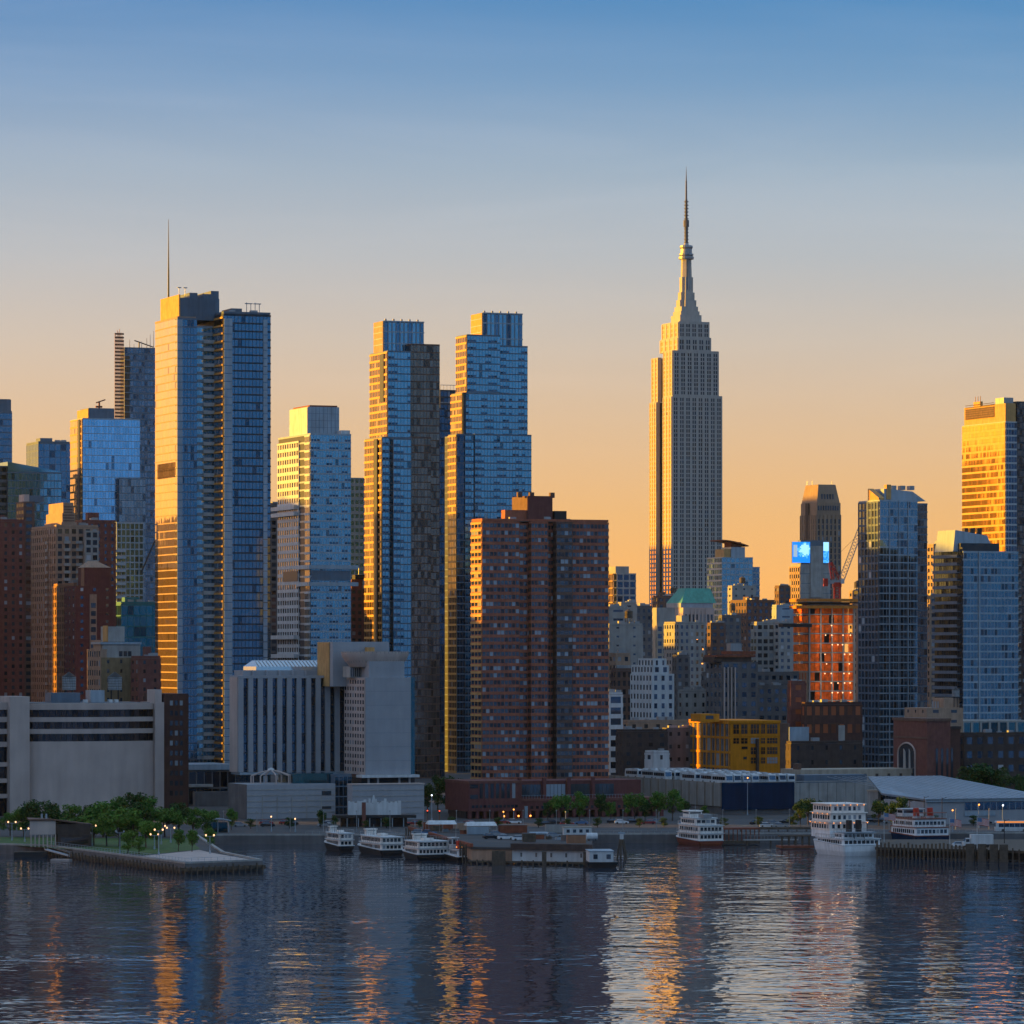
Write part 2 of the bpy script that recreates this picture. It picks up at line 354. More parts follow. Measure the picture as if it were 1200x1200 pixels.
# ================================================================== tall towers
# --- twin-slab glass tower with a mast
def tower_mast():
    b = B('glass_tower', 'tallest left glass tower of two slabs with a thin mast and golden sunlit flank', 'skyscraper', 208, 1550)
    fh = 2.86
    x1 = b.x(229); y1 = b.y(182); h = b.z(371)
    # sunlit flank and front of the tall slab
    b.grid(0, 0, x1, y1, 0, h, fh, W_TAN, G_SUNTINT, 1.5, .16, .1, .12, .05, 'band', faces='L', core=W_MULLD)
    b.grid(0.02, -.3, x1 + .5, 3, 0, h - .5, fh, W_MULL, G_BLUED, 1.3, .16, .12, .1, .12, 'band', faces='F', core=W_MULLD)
    # smooth pale corner column
    for k in range(round(h / fh)): b.mb('corner_panel', W_BLUEM).box(-.25, -.55, k * fh, b.x(213.5), -.36, (k + 1) * fh - .25)
    # balcony recess
    yr = 2.5; xr1 = b.x(252, yr) + 6
    b.grid(x1 + .6, yr, xr1, y1 - 3, 0, h - 3, fh, W_BLUEM, G_BLUE, 1.6, .4, .15, .12, .1, 'band', faces='F', core=W_MULLD)
    xb0, xb1 = b.x(238, yr - 1), b.x(250.5, yr - 1)
    n = int((h - 6) / fh)
    me = MB().box(0, 0, 0, xb1 - xb0, 1.7, .35).box(0, 0, .36, xb1 - xb0, .08, 1.3).mesh('balcony', W_SLAB)
    for i in range(1, n): link('balcony', me, b.o, (xb0, yr - 1.85, i * fh))
    # second slab, nearer
    y2 = -10.; x2 = b.x(262, y2); x3 = b.x(317, y2); h2 = b.z(368, x2, y2)
    yb = 24.
    b.grid(x2, y2, x3, yb, 0, h2, fh, W_MULLD, G_BLUED, 1.35, .2, .14, .12, .12, 'band', faces='F', core=W_MULLD)
    yl = b.y(251, x2)
    b.grid(x2 - .12, y2 + .3, x2 + 4, yl, 0, h2 - 1, fh, W_SUNMETAL, G_BRONZE, 1.5, .24, .1, .35, .05, 'band', faces='L', core=W_MULLD)
    for (p, q) in ((262, 272), (308, 313)):
        for k in range(round(h2 / fh)): b.mb('corner_panel', W_BLUEM).box(b.x(p, y2) + .05, y2 - .5, k * fh, b.x(q, y2), y2 - .3, (k + 1) * fh - .22)
    b.roofkit(x2, y2, x3, yb, h2 + .12, W_MULL, 4)
    for px in (289, 299):
        m = MB(); q = b.x(px, y2 + 6); m.tube((q, y2 + 6, h2), (q, y2 + 6, h2 + 5), .12).tube((q + 1.6, y2 + 6, h2), (q + 1.6, y2 + 6, h2 + 4.6), .12).box(q - .6, y2 + 5.6, h2 + 4.4, q + 2.2, y2 + 6.4, h2 + 4.7); m.build('davit', W_STEEL, b.o)
    # crown
    yc0, yc1 = .8, b.y(188, .8); xc1 = b.x(257, .8); hc = b.z(344, .8, .8); 
    b.mb('crown', W_TANSUN).box(.8, yc0, h, 1.3, yc1, hc - .3)
    b.mb('crown_panel', W_MULL).box(1.35, yc0 - .06, h - 1, xc1, yc1 - 2, hc - 1.5)
    for i in range(14): b.mb('crown_panel', W_MULL).box(4.2 + i * (xc1 - 5) / 14, yc0 - .2, h, 4.5 + i * (xc1 - 5) / 14, yc0 - .08, hc - 1.6)
    for (a, c, zz) in ((5, 8, .5), (10, 13, 0.2), (xc1 - 3, xc1, 1.4)): b.mb('roof_unit', W_MULL).box(a, yc0 + .6, hc - 2, c, yc1 - 3, hc + zz)
    for px in (210, 217):
        q = b.x(px, 4); m = MB(); m.tube((q, 4, hc - 1), (q, 4, hc + 2.6), .1).box(q - .7, 3.6, hc + 2.3, q + .7, 4.4, hc + 2.6); m.build('davit', W_STEEL, b.o)
    xm_ = 1.8; ym = b.y(197.5, xm_); zt = b.z(257, xm_, ym)
    m = MB(); m.tube((xm_, ym, hc - 5), (xm_, ym, hc + 10), .38, 8, .3).tube((xm_, ym, hc + 10), (xm_, ym, zt), .28, 8, .08); m.build('mast', W_BLACK, b.o)
    # louvred plant floors on the sunlit flank
    for zz, hh in ((b.z(552, 0, 10), 3.), (b.z(560, 0, 10), 3.)):
        m = MB(); y0 = 3; nn = 22
        for i in range(nn):
            a = y0 + i * (y1 - 6) / nn; m.box(-.3, a, zz, -.16, a + (y1 - 6) / nn * .38, zz + hh)
        m.build('louvre', W_BRICK2, b.o)
    b.done()
tower_mast()

# --- white-banded tower
def tower_banded():
    b = B('apartment_tower', 'blue glass tower with white floor bands on its sunlit flank and a boxy crown', 'skyscraper', 364, 1750)
    fh = 3.25; h = b.z(508); x1 = b.x(411); y1 = b.y(326.5)
    b.grid(0, 0, x1, y1, 0, h, fh, W_BLUEM, G_BLUE, 1.35, .22, .16, .15, .12, 'band', faces='FR', core=W_MULLD, dash=5)
    ya, yb = b.y(358), b.y(351)
    b.grid(-.25, .4, 2, ya, 0, h - .6, fh, W_WHITE, G_BRONZE, 1.8, .3, .25, .2, .1, 'band', faces='L', core=W_MULLD)
    b.grid(-.25, yb, 3, y1, 0, h - 2.5, fh, W_WHITE, G_BRONZE, 3.2, .42, 1.1, .3, .25, 'band', faces='L', core=W_MULLD)
    zs = [b.z(p, 0, 20) for p in (597, 604.5, 749, 771)]
    for z in zs: b.mb('balcony_slab', W_WHITE).box(-2.2, yb + 1, z, -.1, y1 + 4, z + 1.6)
    for p in (664, 684):
        z = b.z(p); b.mb('belt_course', W_BLUEM).box(-1.2, -1.1, z - .9, x1 + 3, 0.2, z + .7); b.mb('belt_course', W_WHITE).box(-1.25, .25, z - .9, -.1, yb, z + .7)
    z = b.z(674); b.mb('louvre', W_MULL).box(.3, -.35, z - 2.2, x1 - .3, 0, z + 2.0); b.mb('flank_louvre', W_MULLD).box(-.7, yb + .6, z - 2.2, 0, y1 - 8, z + 2)
    y0 = 6; x0c, x1c, y1c = b.x(361, y0), b.x(397.5, y0), b.y(340, b.x(361, y0)); hc = b.z(476.5, x0c, y0)
    b.mb('crown', W_BLUEM).box(x0c, y0, h, x1c, y1c, hc); b.mb('crown_flank', W_WHITE).box(x0c - .3, y0 + .2, h, x0c - .02, y1c, hc - .3)
    for i in range(1, 8): b.mb('crown_joint', W_MULL).box(x0c + i * (x1c - x0c) / 8 - .06, y0 - .05, h, x0c + i * (x1c - x0c) / 8 + .06, y0 - .01, hc)
    for i in range(1, 4): b.mb('crown_joint', W_MULL).box(x0c, y0 - .06, h + i * (hc - h) / 4, x1c, y0 - .02, h + i * (hc - h) / 4 + .1)
    b.mb('roof_cap', W_RUST).box(x0c + 1, y0 + 1, hc, x1c - .5, y1c - 1, hc + .7)
    b.mb('parapet', W_WHITE).box(x1 - 4, .3, h + .13, x1 - .2, y1 * .5, h + 1.6)
    b.done()
tower_banded()

G_BRNREFL = glass('brown_reflection_glass', (.20, .155, .14), dark=.25, var=.3)  # brown reflection of the neighbour put into the glass tint
# --- the two stepped silver-blue towers
def tower_stepped(kind):
    first = kind == 0
    b = B('glass_tower', 'stepped blue glass tower left of its twin, with a brown painted reflection on its side' if first else 'stepped blue glass tower right of its twin, rising behind the red brick tower',
          'skyscraper', 454.6 if first else 547.5, 1805 if first else 1900, group=None)
    fh = 3.12
    def tier(pl, pm, pr, pt, pb, yo, G=G_BLUE, left=True, zb=None, W=W_MULL):
        x0 = b.x(pm, yo); x1 = b.x(pr, yo); y1 = b.y(pl, x0); zt = b.z(pt, x0, yo); z0 = 0 if pb is None else b.z(pb, x0, yo)
        b.grid(x0, yo, x1, y1, z0, zt, fh, W, G, 1.45, .17, .13, .12, .1, 'band', faces='FR', core=W_MULLD, dash=6 if G is G_BLUE else None)
        if left: b.grid(x0 - .2, yo + .3, x0 + 2, y1, z0, zt - .5, fh, W_SUNMETAL, G_BRONZE, 2.1, .3, .3, .25, .12, 'band', faces='L', core=W_MULLD)
        return x0, x1, y1, z0, zt
    if first:
        t = tier(434, 454.6, 481, 411, None, 0)
        x0, x1, y1, z0, zt = t
        # dark strip standing in for the notch between the flank's two parts
        b.mb('dark_notch_strip', W_MULLD).box(-.6, b.y(451), b.z(470), -.2, b.y(446.5), zt - 1)
        t2 = tier(428, 448, 482, 512, None, -4)
        b.mb('dark_notch_strip', W_MULLD).box(t2[0] - .9, b.y(444, t2[0]), 0, t2[0] - .5, b.y(440, t2[0]), t2[4] - .6)
        tier(455, 461, 481.5, 513.5, None, -6.5, left=False)
        tier(470, 481, 515, 403, None, 3, G=G_BRNREFL, left=False, W=W_BRICK2)
        tier(478, 481.5, 505, 512, None, -2.5, G=G_BRNREFL, left=False, W=W_BRICK2)
        tier(490, 505, 521, 478, None, 5, G=G_NAVY, left=False, W=W_MULLD)
        cr = (439, 450, 497, 375.5, 411, 8)
    else:
        t = tier(535, 547.5, 586, 392, None, 0)
        tier(570, 586, 618, 405, None, .6, left=False)
        tier(529, 542, 618, 460, None, -3.5)
        b.mb('dark_notch_strip', W_MULLD).box(b.x(542, -3.5), -4.1, 0, b.x(545.5, -3.5), -3.4, b.z(461))
        t3 = tier(526, 535.4, 560, 508.5, None, -8, G=G_NAVY)
        tier(545, 556.5, 622.5, 508.5, None, -9.5, left=False)
        tier(520, 545, 556, 509, None, -8.6, left=False)
        cr = (553, 566, 612.5, 366, 405, 8)
    pl, pm, pr, pt, pb, yo = cr
    x0 = b.x(pm, yo); x1 = b.x(pr, yo); y1 = b.y(pl, x0); zt = b.z(pt, x0, yo); z0 = b.z(pb, x0, yo)
    b.mb('crown', W_MULL).box(x0, yo + .4, z0 - 6, x1, y1, zt - .4)
    n = 10; bw = (x1 - x0) / n
    for i in range(n):
        MB().box(x0 + i * bw + .3, yo + .1, z0 - 3, x0 + (i + 1) * bw - .25, yo + .35, zt - .8).build('crown_panel', G_BLUE if i % 3 else G_BLUED, b.o)
        b.mb('crown_frame', W_BLUEM).box(x0 + i * bw - .12, yo - .1, z0 - 3, x0 + i * bw + .12, yo + .38, zt)
    for z in (z0 + 3, zt - 5, zt - .5): b.mb('crown_frame', W_BLUEM).box(x0 - .1, yo - .05, z, x1 + .1, yo + .3, z + .5)
    b.mb('crown_flank', W_TANSUN if not first else W_TAN).box(x0 - .5, yo + .2, z0 - 3, x0 - .05, y1, zt - .2)
    for k in range(1, 5): b.mb('crown_frame', W_BLUEM).box(x0 - .6, yo + .2, z0 + k * (zt - z0) / 5, x0 - .52, y1, z0 + k * (zt - z0) / 5 + .35)
    for i in range(5): b.mb('roof_unit', W_STEEL).box(x0 + 1 + i * (x1 - x0) / 5, yo + 1.5, zt - 2, x0 + 1.7 + i * (x1 - x0) / 5, yo + 2.2, zt + .9)
    b.done()
tower_stepped(0); tower_stepped(1)
def link_building():
    b = block('glass_tower', 'dark glass slab with a roof frame seen in the gap between the stepped twin towers', 'skyscraper', 513, 516, 540, 457, 1975, W_MULLD, G_NAVY, 3.1, 1.6, .25, .2, 'band', roof=False, depth=20)
    h = b.h
    for i in range(7): b.mb('roof_frame', W_STEEL).box(i * 1.6, 0, h, i * 1.6 + .15, .15, h + 2.2)
    b.mb('roof_frame', W_STEEL).box(0, 0, h + 2.2, b.x1, .2, h + 2.45)
    b.mb('roof_frame', W_STEEL).box(0, -.1, h - 6, 10, .2, h - 5.5); b.mb('roof_frame', W_STEEL).box(4, -.12, h - 14, 4.5, .2, h)
    b.done()
link_building()

# --- red brick apartment tower on its podium
def tower_brick():
    b = B('brick_tower', 'broad dark red brick apartment tower with banded windows in the middle', 'apartment tower', 565, 1450)
    x1 = b.x(713); y1 = b.y(552.6); h = b.z(611); fh = 8.33 * 1450 / F
    W, G = W_BRICKT, G_FLAT
    segs = [(565, 608.5, 0), (608.5, 622.5, 1.0), (622.5, 641.8, -1.6), (641.8, 652.3, 1.2), (652.3, 670.6, -2.4), (670.6, 713, -.2)]
    for (p, q, yo) in segs:
        xa, xb = b.x(p, yo) + .02, b.x(q, yo) - .02
        b.grid(xa, yo, xb, y1 - abs(yo) * .3, 0, h - (0 if yo < 1 else .5), fh, W if p != 652.3 else W_BRICK2, G, 1.3, .42, .2, .16, .06, 'band', faces='FR' if q > 700 else 'F', core=W_DARK)
    b.grid(-.05, .5, 3, y1, 0, h - .3, fh, W_TANSUN, G_WIN, 3.2, .34, .5, .25, .1, 'band', faces='L', core=W_DARK)  # flank in warm tan, its orange sunlight put into the colour
    b.roofkit(0, 0, x1, y1, h + .12, W, 5)
    yo = 3; xp0, xp1 = b.x(618.6, yo), b.x(647.5, yo); yp = b.y(600.5, xp0); hp = b.z(581, xp0, yo)
    b.mb('penthouse', W_MAROON).box(xp0, yo, h, xp1, yp, hp)
    b.mb('penthouse_flank', W_BRICK2).box(xp0 - .15, yo + .2, h, xp0 - .02, yp, hp - .1)  # lighter brown flank skin, its sunlight put into the colour
    for px in (607, 621, 645): b.mb('roof_unit', W_BRICK2).box(b.x(px, yo + 2), yo + 2, hp - .5, b.x(px, yo + 2) + 1.6, yo + 3.4, hp + 1.3)
    b.mb('roof_rail', W_BLACK).box(b.x(650, yo), yo, h, b.x(664, yo), yo + 3, h + 4)
    b.done()
tower_brick()
def podium_brick():
    b = B('brick_podium', 'red brick podium with arcade, terraces and slot windows at the foot of the brick tower', 'building', 549.5, 1362)
    W = W_MAROON
    xa, xb = b.x(611), b.x(778); h1, h2 = b.z(916), b.z(938); zd = b.z(951.5)
    b.mb('wall', W).box(0, 0, zd + .1, xa, 22, h1); b.mb('wall', W).box(xa, 0.8, zd + .1, xb, 24, h2)
    b.mb('cornice', W_BRICK).box(-.25, -.25, h1 - .7, xa + .1, 22, h1 + .2); b.mb('cornice', W_BRICK).box(xa + .12, .55, h2 - .6, xb, 24, h2 + .2)
    b.mb('arcade_wall', W_DARK).box(.5, 4, 0, xb - .5, 20, zd)
    for i in range(27):                                           # arcade columns
        q = i * (xb - 1) / 26; MB().box(q, .2, 0, q + 1.0, 1.2, zd + .05).build('column', W, b.o)
    g = MB().poly([(-.55, 0, 0), (.55, 0, 0), (.55, 0, 5.0), (-.55, 0, 5.0)]).mesh('window', G_WIN)
    g2 = MB().poly([(-.5, 0, 0), (.5, 0, 0), (.5, 0, .9), (-.5, 0, .9)]).mesh('window', G_WIN)
    for i in range(7): link('window', g, b.o, (4.2 + i * 1.85, -.05, b.z(936)))
    for i in range(12): link('window', g2, b.o, (1.4 + i * 1.35, -.05, b.z(947)))
    for z0, z1 in ((b.z(936.5), b.z(931.5)), (b.z(924), b.z(919.5))): MB().poly([(.4, -.06, z0), (3.1, -.06, z0), (3.1, -.06, z1), (.4, -.06, z1)]).build('window', G_WIN, b.o)
    for i in range(24): link('window', g2, b.o, (xa + 2 + i * 1.9, .74, b.z(949)))
    # terrace level: glazed bays and brick piers set back behind the rail
    h3 = b.z(915, xa + 5, 5); b.mb('terrace_wall', W).box(xa + .5, 5, h2, xb - 6, 22, h3)
    for i in range(4):
        q = xa + 2 + i * 8.5
        MB().poly([(q, 4.93, h2 + .8), (q + 6.6, 4.93, h2 + .8), (q + 6.6, 4.93, h3 - 1.2), (q, 4.93, h3 - 1.2)]).build('window', G_FLAT, b.o)
        MB().box(q - 1.5, 3.6, h2, q - .5, 4.9, h3 + 1).build('pier', W, b.o)
        for k in range(1, 5): b.mb('mullion', W_MULLD).box(q + k * 1.3, 4.85, h2 + .8, q + k * 1.3 + .12, 4.92, h3 - 1.2)
    r = MB()
    for i in range(40): r.box(xa + i * 1.0, 1, h2 + .2, xa + i * 1.0 + .06, 1.06, h2 + 1.3)
    r.box(xa, .98, h2 + 1.3, xb - 6, 1.08, h2 + 1.38); r.build('railing', W_BLUEM, b.o)
    for px in (590, 607, 621):                                     # lit entrance lamps
        q = b.x(px); MB().lathe([(.15, -.3), (.34, 0), (.15, .3)], (q, -.5, b.z(957)), 8).build('lamp', E_AMBER, b.o)
    MB().box(b.x(614), -.7, b.z(963), b.x(617.6), -.5, b.z(945.5)).build('banner', W_BLUEM, b.o)
    b.done()
E_AMBER = emit('amber_lamp', (1, .33, .06), 1.25); E_WARM = emit('warm_lamp', (1, .52, .24), 0.85); E_WHITE = emit('white_lamp', (.85, .93, 1), 1.25)
podium_brick()

# --- limestone skyscraper with the spire
def tower_spire():
    b = B('limestone_skyscraper', 'tallest limestone skyscraper with stepped crown and needle spire, its flank blazing gold', 'skyscraper', 788, 3400)
    fh = 3.55
    def tier(pl, pm, pr, pt, yo, z0, n=7, recess=True):
        x0, x1 = b.x(pm, yo), b.x(pr, yo); y1 = b.y(pl, x0); zt = b.z(pt, x0, yo)
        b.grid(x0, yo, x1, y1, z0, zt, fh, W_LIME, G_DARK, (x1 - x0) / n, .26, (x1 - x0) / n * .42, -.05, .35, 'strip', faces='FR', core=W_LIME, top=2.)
        for i in range(n):                                          # thin pier in the middle of each window pair
            c = x0 + (i + .5) * (x1 - x0) / n; b.mb('pier', W_LIME).box(c - .34, yo - .22, z0, c + .34, yo + .02, zt - 2)
        return x0, x1, y1, zt
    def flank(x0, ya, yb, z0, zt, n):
        b.grid(x0 - .02, ya, x0 + 3, yb, z0, zt, fh, W_LIME, G_SUNTINT2, (yb - ya) / n, .36, (yb - ya) / n * .45, -.05, .3, 'strip', faces='L', core=W_LIME, top=1.5)
    x0, x1, y1, zt = tier(777.7, 788, 846, 463, 0, 0, 8)
    ya, yb, yc = b.y(777.7), b.y(770), b.y(762)
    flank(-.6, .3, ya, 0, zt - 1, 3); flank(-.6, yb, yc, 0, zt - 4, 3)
    b.mb('core_wall', W_CROWN).box(5, ya, 0, x1 - 5, yc, zt - 4); b.grid(4.2, ya + .1, 4.9, yb - .1, 0, zt - 5, fh, W_CROWN, G_BRONZE, 2.6, .3, .9, .1, .15, 'strip', faces='L', core=W_CROWN)  # recess walls given a darker brown that stands for its shade
    xa, xb, y2, z2 = tier(778, 789, 842, 410.5, 1.8, zt, 7)
    ya2, yb2, yc2 = b.y(778, xa), b.y(772, xa), b.y(764.2, xa)
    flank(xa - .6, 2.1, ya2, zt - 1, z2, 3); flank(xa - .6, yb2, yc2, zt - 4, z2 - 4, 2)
    b.mb('core_wall', W_CROWN).box(xa + 5, ya2, zt - 3, xb - 5, yc2, z2 - 4)
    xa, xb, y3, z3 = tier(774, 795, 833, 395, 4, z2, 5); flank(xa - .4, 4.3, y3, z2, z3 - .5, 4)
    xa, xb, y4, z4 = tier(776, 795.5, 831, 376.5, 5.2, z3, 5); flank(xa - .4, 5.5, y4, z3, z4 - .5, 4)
    # stepped base of the mast and the mast itself
    cx, cy = (xa + xb) / 2, 5.2 + (y4 - 5.2) / 2
    sc = F / (b.cy + cx * b.s + cy * b.c)
    def zz(p): return b.z(p, cx, cy)
    cxp = 804.2                                                     # column of the mast axis
    cx = b.x(cxp, cy)
    for (hw, p0, p1) in ((14.5, 377, 370), (12.6, 370, 365.5), (11.2, 365.5, 360)):
        r = hw / sc * .94; b.mb('mast_base', W_LIME).box(cx - r, cy - r, zz(p0) - .5, cx + r, cy + r, zz(p1))
    for (r, p0, p1) in ((10.4, 362, 352), (8.6, 354, 343), (7.0, 346, 325)):   # buttress wings
        r = r / sc
        b.mb('buttress', W_LIME).box(cx - r, cy - r * .55, zz(p0), cx + r, cy + r * .55, zz(p1)); b.mb('buttress', W_LIME).box(cx - r * .55, cy - r, zz(p0), cx + r * .55, cy + r, zz(p1) - .4)
    prof = [(10.2, 361), (8.9, 350), (7.7, 338), (7.0, 325), (6.6, 312), (6.4, 304)]
    b_ = MB(); b_.lathe([(r / sc * .93, zz(p)) for r, p in prof], (cx, cy, 0), 8); b_.build('mooring_mast', W_LIME, b.o)
    for i in range(4):                                              # window slots up the mast
        t = math.pi / 2 * i
        for k in (-1, 1):
            p, q = (cx + 7.4 / sc * math.cos(t) - k * 1.1 * math.sin(t), cy + 7.4 / sc * math.sin(t) + k * 1.1 * math.cos(t)), (cx + 6.3 / sc * math.cos(t) - k * 1.1 * math.sin(t), cy + 6.3 / sc * math.sin(t) + k * 1.1 * math.cos(t))
            MB().tube((*p, zz(340)), (*q, zz(306)), .3, 4).build('mast_window', G_WIN, b.o) if i == 3 else None
    c = MB(); c.lathe([(8.8 / sc, zz(304)), (9.1 / sc, zz(302.5)), (9.1 / sc, zz(301)), (7.4 / sc, zz(300.5)), (8.6 / sc, zz(299)), (8.6 / sc, zz(297.6)), (7 / sc, zz(297)), (6.9 / sc, zz(292)), (7.8 / sc, zz(290)), (7.6 / sc, zz(288)), (3.2 / sc, zz(287)), (2.2 / sc, zz(284))], (cx, cy, 0), 16)
    c.build('dome', W_STEEL, b.o)
    a = MB(); a.tube((cx, cy, zz(288)), (cx, cy, zz(262)), 2.3 / sc, 8, 2.1 / sc).tube((cx, cy, zz(262)), (cx, cy, zz(234)), 1.75 / sc, 8, 1.5 / sc)
    for p in range(236, 286, 4): a.lathe([(2.75 / sc if p < 262 else 2.9 / sc, zz(p + .9)), (2.9 / sc, zz(p))], (cx, cy, 0), 8)
    a.lathe([(3.3 / sc, zz(266)), (3.3 / sc, zz(258))], (cx, cy, 0), 8)
    a.tube((cx, cy, zz(234)), (cx, cy, zz(212)), 1.15 / sc, 6, .9 / sc).tube((cx, cy, zz(212)), (cx, cy, zz(195)), .7 / sc, 6, .12 / sc); a.build('antenna', W_CONCD, b.o)
    b.done()
W_CROWN = wall('brown_masonry', (.26, .18, .13), var=.08)
G_SUNTINT2 = glass('sun_tinted_glass', (.95, .46, .06), dark=.01, var=.12, tilt=.01)  # gold of sunlit, reflecting flanks put into the glass tint
tower_spire()

# --- glass tower at the right edge, sun's gold put into its flank
def tower_gold():
    b = B('glass_tower', 'flat-topped office tower at right edge whose broad flank mirrors gold sunlight', 'skyscraper', 1178.5, 2300)
    x1 = b.x(1191.5); y1 = b.y(1128); h = b.z(494); fh = 3.7
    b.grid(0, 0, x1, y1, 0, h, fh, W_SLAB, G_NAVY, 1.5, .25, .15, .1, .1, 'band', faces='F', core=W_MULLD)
    b.grid(-.3, .3, 2, y1, 0, h - .3, fh, W_SUNMETAL, G_SUNTINT2, 1.6, .28, .10, .05, .03, 'band', faces='L', core=W_MULLD)
    hc = b.z(472.5, x1); 
    b.mb('crown', W_TANSUN).box(.5, 1.2, h, x1, y1 - 1, hc); yv = b.y(1166.5, 0)
    b.mb('crown_louvre', W_BRICK2).box(.2, yv + 2, h + 3.2, .48, y1 - 3, hc - 1)
    for k in range(7): b.mb('crown_louvre', W_DARK).box(.1, yv + 2, h + 3.6 + k * 1.2, .19, y1 - 3, h + 3.9 + k * 1.2)
    b.mb('roof_unit', W_STEEL).box(1, 4, hc, x1, 14, hc + 3.2)
    q = b.y(1149, 1); m = MB(); m.box(.8, q, hc, 2.4, q + 8, hc + 2.6); 
    for k in range(3): m.tube((1.5, q + 1 + k * 3, hc + 2), (1.5, q + 1 + k * 3, hc + 5.5), .2)
    m.build('roof_unit', W_TANSUN, b.o)
    xr0, xr1 = b.x(1192, 4), b.x(1216, 4); h2 = b.z(470.5, xr0, 4)
    b.grid(xr0, 4, xr1, y1, 0, h2, fh, W_MULLD, G_BRONZE, 1.6, .25, .15, .1, .1, 'band', faces='FLR', core=W_MULLD)
    b.done()
tower_gold()

# --- two waterfront glass towers at right
def tower_chamfer():
    b = B('glass_tower', 'slate blue glass tower with pale floor lines and a sloped gold-tipped crown', 'skyscraper', 1031, 1700)
    fh = 3.05; h = b.z(586); x1 = b.x(1075); y1 = b.y(1006.7)
    b.grid(0, 0, x1, y1, 0, h, fh, W_BLUEM, G_NAVY2, 1.5, .17, .16, .15, .05, 'band', faces='FR', core=W_MULLD)
    b.grid(-.2, .5, 2, y1, 0, h - .5, fh, W_MULL, G_WINB, 3.2, .25, .5, .15, .3, 'band', faces='L', core=W_MULLD)
    b.grid(x1 + .2, 4, b.x(1086.5, 4), y1, 0, h - 1, fh, W_MULL, G_BRONZE, 1.5, .2, .16, .12, .05, 'band', faces='FR', core=W_MULLD)
    for i in range(1, 4): b.mb('pier', W_BLUEM).box(i * x1 / 4 - .15, -.4, 0, i * x1 / 4 + .15, -.16, h)
    for i in range(1, round(h / fh)):                                # balconies on the corner
        pass
    y0 = 5.; xc0, xc1 = b.x(1036, y0), b.x(1085, y0); z1, z2 = b.z(572.5, xc0, y0), b.z(582, xc1, y0)
    m = MB(); m.loft([[(xc0, y0, h), (xc1, y0, h), (xc1, y0 + 14, h), (xc0, y0 + 14, h)], [(xc0, y0, z1), (xc1 - 6, y0, z1 - 1.0), (xc1 - 6, y0 + 14, z1 - 1.0), (xc0, y0 + 14, z1)]]); m.build('crown', W_BLUEM, b.o)
    MB().box(xc0 + 1, y0 - .3, h + .5, xc0 + 3, y0 + 2, z1 + 1.6).build('chimney', W_TANSUN, b.o)
    yw = b.y(1017, .5); m = MB(); m.loft([[(.5, 2, h), (3, 2, h), (3, yw, h), (.5, yw, h)], [(.5, 2, h + 1), (3, 2, h + 1), (3, yw, h + 5), (.5, yw, h + 5)]]); m.build('parapet_screen', W_TANSUN, b.o)
    for i in range(3): MB().box(xc0 + 5 + i * 4, y0 + 3, z1 - .3, xc0 + 7 + i * 4, y0 + 6, z1 + 1.4).build('roof_unit', W_STEEL, b.o)
    b.done()
G_NAVY2 = glass('slate_glass', (.15, .26, .36), dark=.2, var=.2)
tower_chamfer()
def tower_balcony():
    b = B('glass_tower', 'pale blue glass apartment tower with dark balconied corner, in front of the gold tower', 'skyscraper', 1129, 1650)
    fh = 3.0; h = b.z(646); x1 = b.x(1193); y1 = b.y(1096)
    b.grid(0, 0, x1, y1, 0, h, fh, W_BLUEM, G_SEA, 1.5, .22, .18, .15, .1, 'band', faces='FR', core=W_MULLD)
    b.mb('pier', W_BLUEM).box(x1 * .27, -.5, 0, x1 * .27 + .5, -.16, h)
    b.grid(-.2, .5, 2, y1, 0, h + 1.5, fh, W_MULLD, G_NAVY, 2, .2, .16, .1, .1, 'band', faces='L', core=W_MULLD)
    n = round(h / fh); yb = y1 - 3
    me = MB().box(-1.8, 0, 0, -.3, yb, .3).box(-1.8, 0, .3, -1.72, yb, 1.2).mesh('balcony', W_MULL)
    for i in range(2, n): link('balcony', me, b.o, (0, 2, i * fh))
    me = MB().box(0, 0, 0, 1.4, 2.4, .25).box(1.32, 0, .25, 1.4, 2.4, 1.2).mesh('balcony', W_SLAB)
    for i in range(2, n): link('balcony', me, b.o, (x1 + .1, .3, i * fh))
    y0 = 4.; xa, xb = b.x(1117, y0), b.x(1165, y0); z1 = b.z(621, xa, y0)
    b.mb('crown_base', W_MULLD).box(-1 + .8, y0 - 2, h + .2, x1 * .7, y1 - 1, h + 3.2)
    m = MB(); m.loft([[(xa, y0, h), (xb, y0, h), (xb, y0 + 16, h), (xa, y0 + 16, h)], [(xa + 1, y0 + .2, z1), (xb - 3, y0 + .2, z1 - 2), (xb - 3, y0 + 15, z1 - 2), (xa + 1, y0 + 15, z1)]]); m.build('crown', W_BLUEM, b.o)
    q = b.y(1101, 1); b.mb('roof_unit', W_TANSUN).box(.8, q - 5, h, 3.5, q, b.z(623, 1, q))
    for i in range(3): b.mb('roof_unit', W_DARK).box(xa + 6 + i * 3, y0 + 2, z1 - 2, xa + 7.5 + i * 3, y0 + 4, z1 + .9)
    b.done()
    c = B('building_podium', 'low glazed podium with pale concrete fins under the right apartment tower', 'building', 1128, 1615)
    xx = c.x(1212); hh = c.z(845)
    c.grid(0, 0, xx, 30, 0, hh, hh / 2.2, W_CONC, G_TEAL, 3.6, .1, .9, .2, .4, 'band', faces='FL')
    c.done()
G_SEA = glass('sea_blue_glass', (.10, .22, .32), dark=.15, var=.15)
tower_balcony()
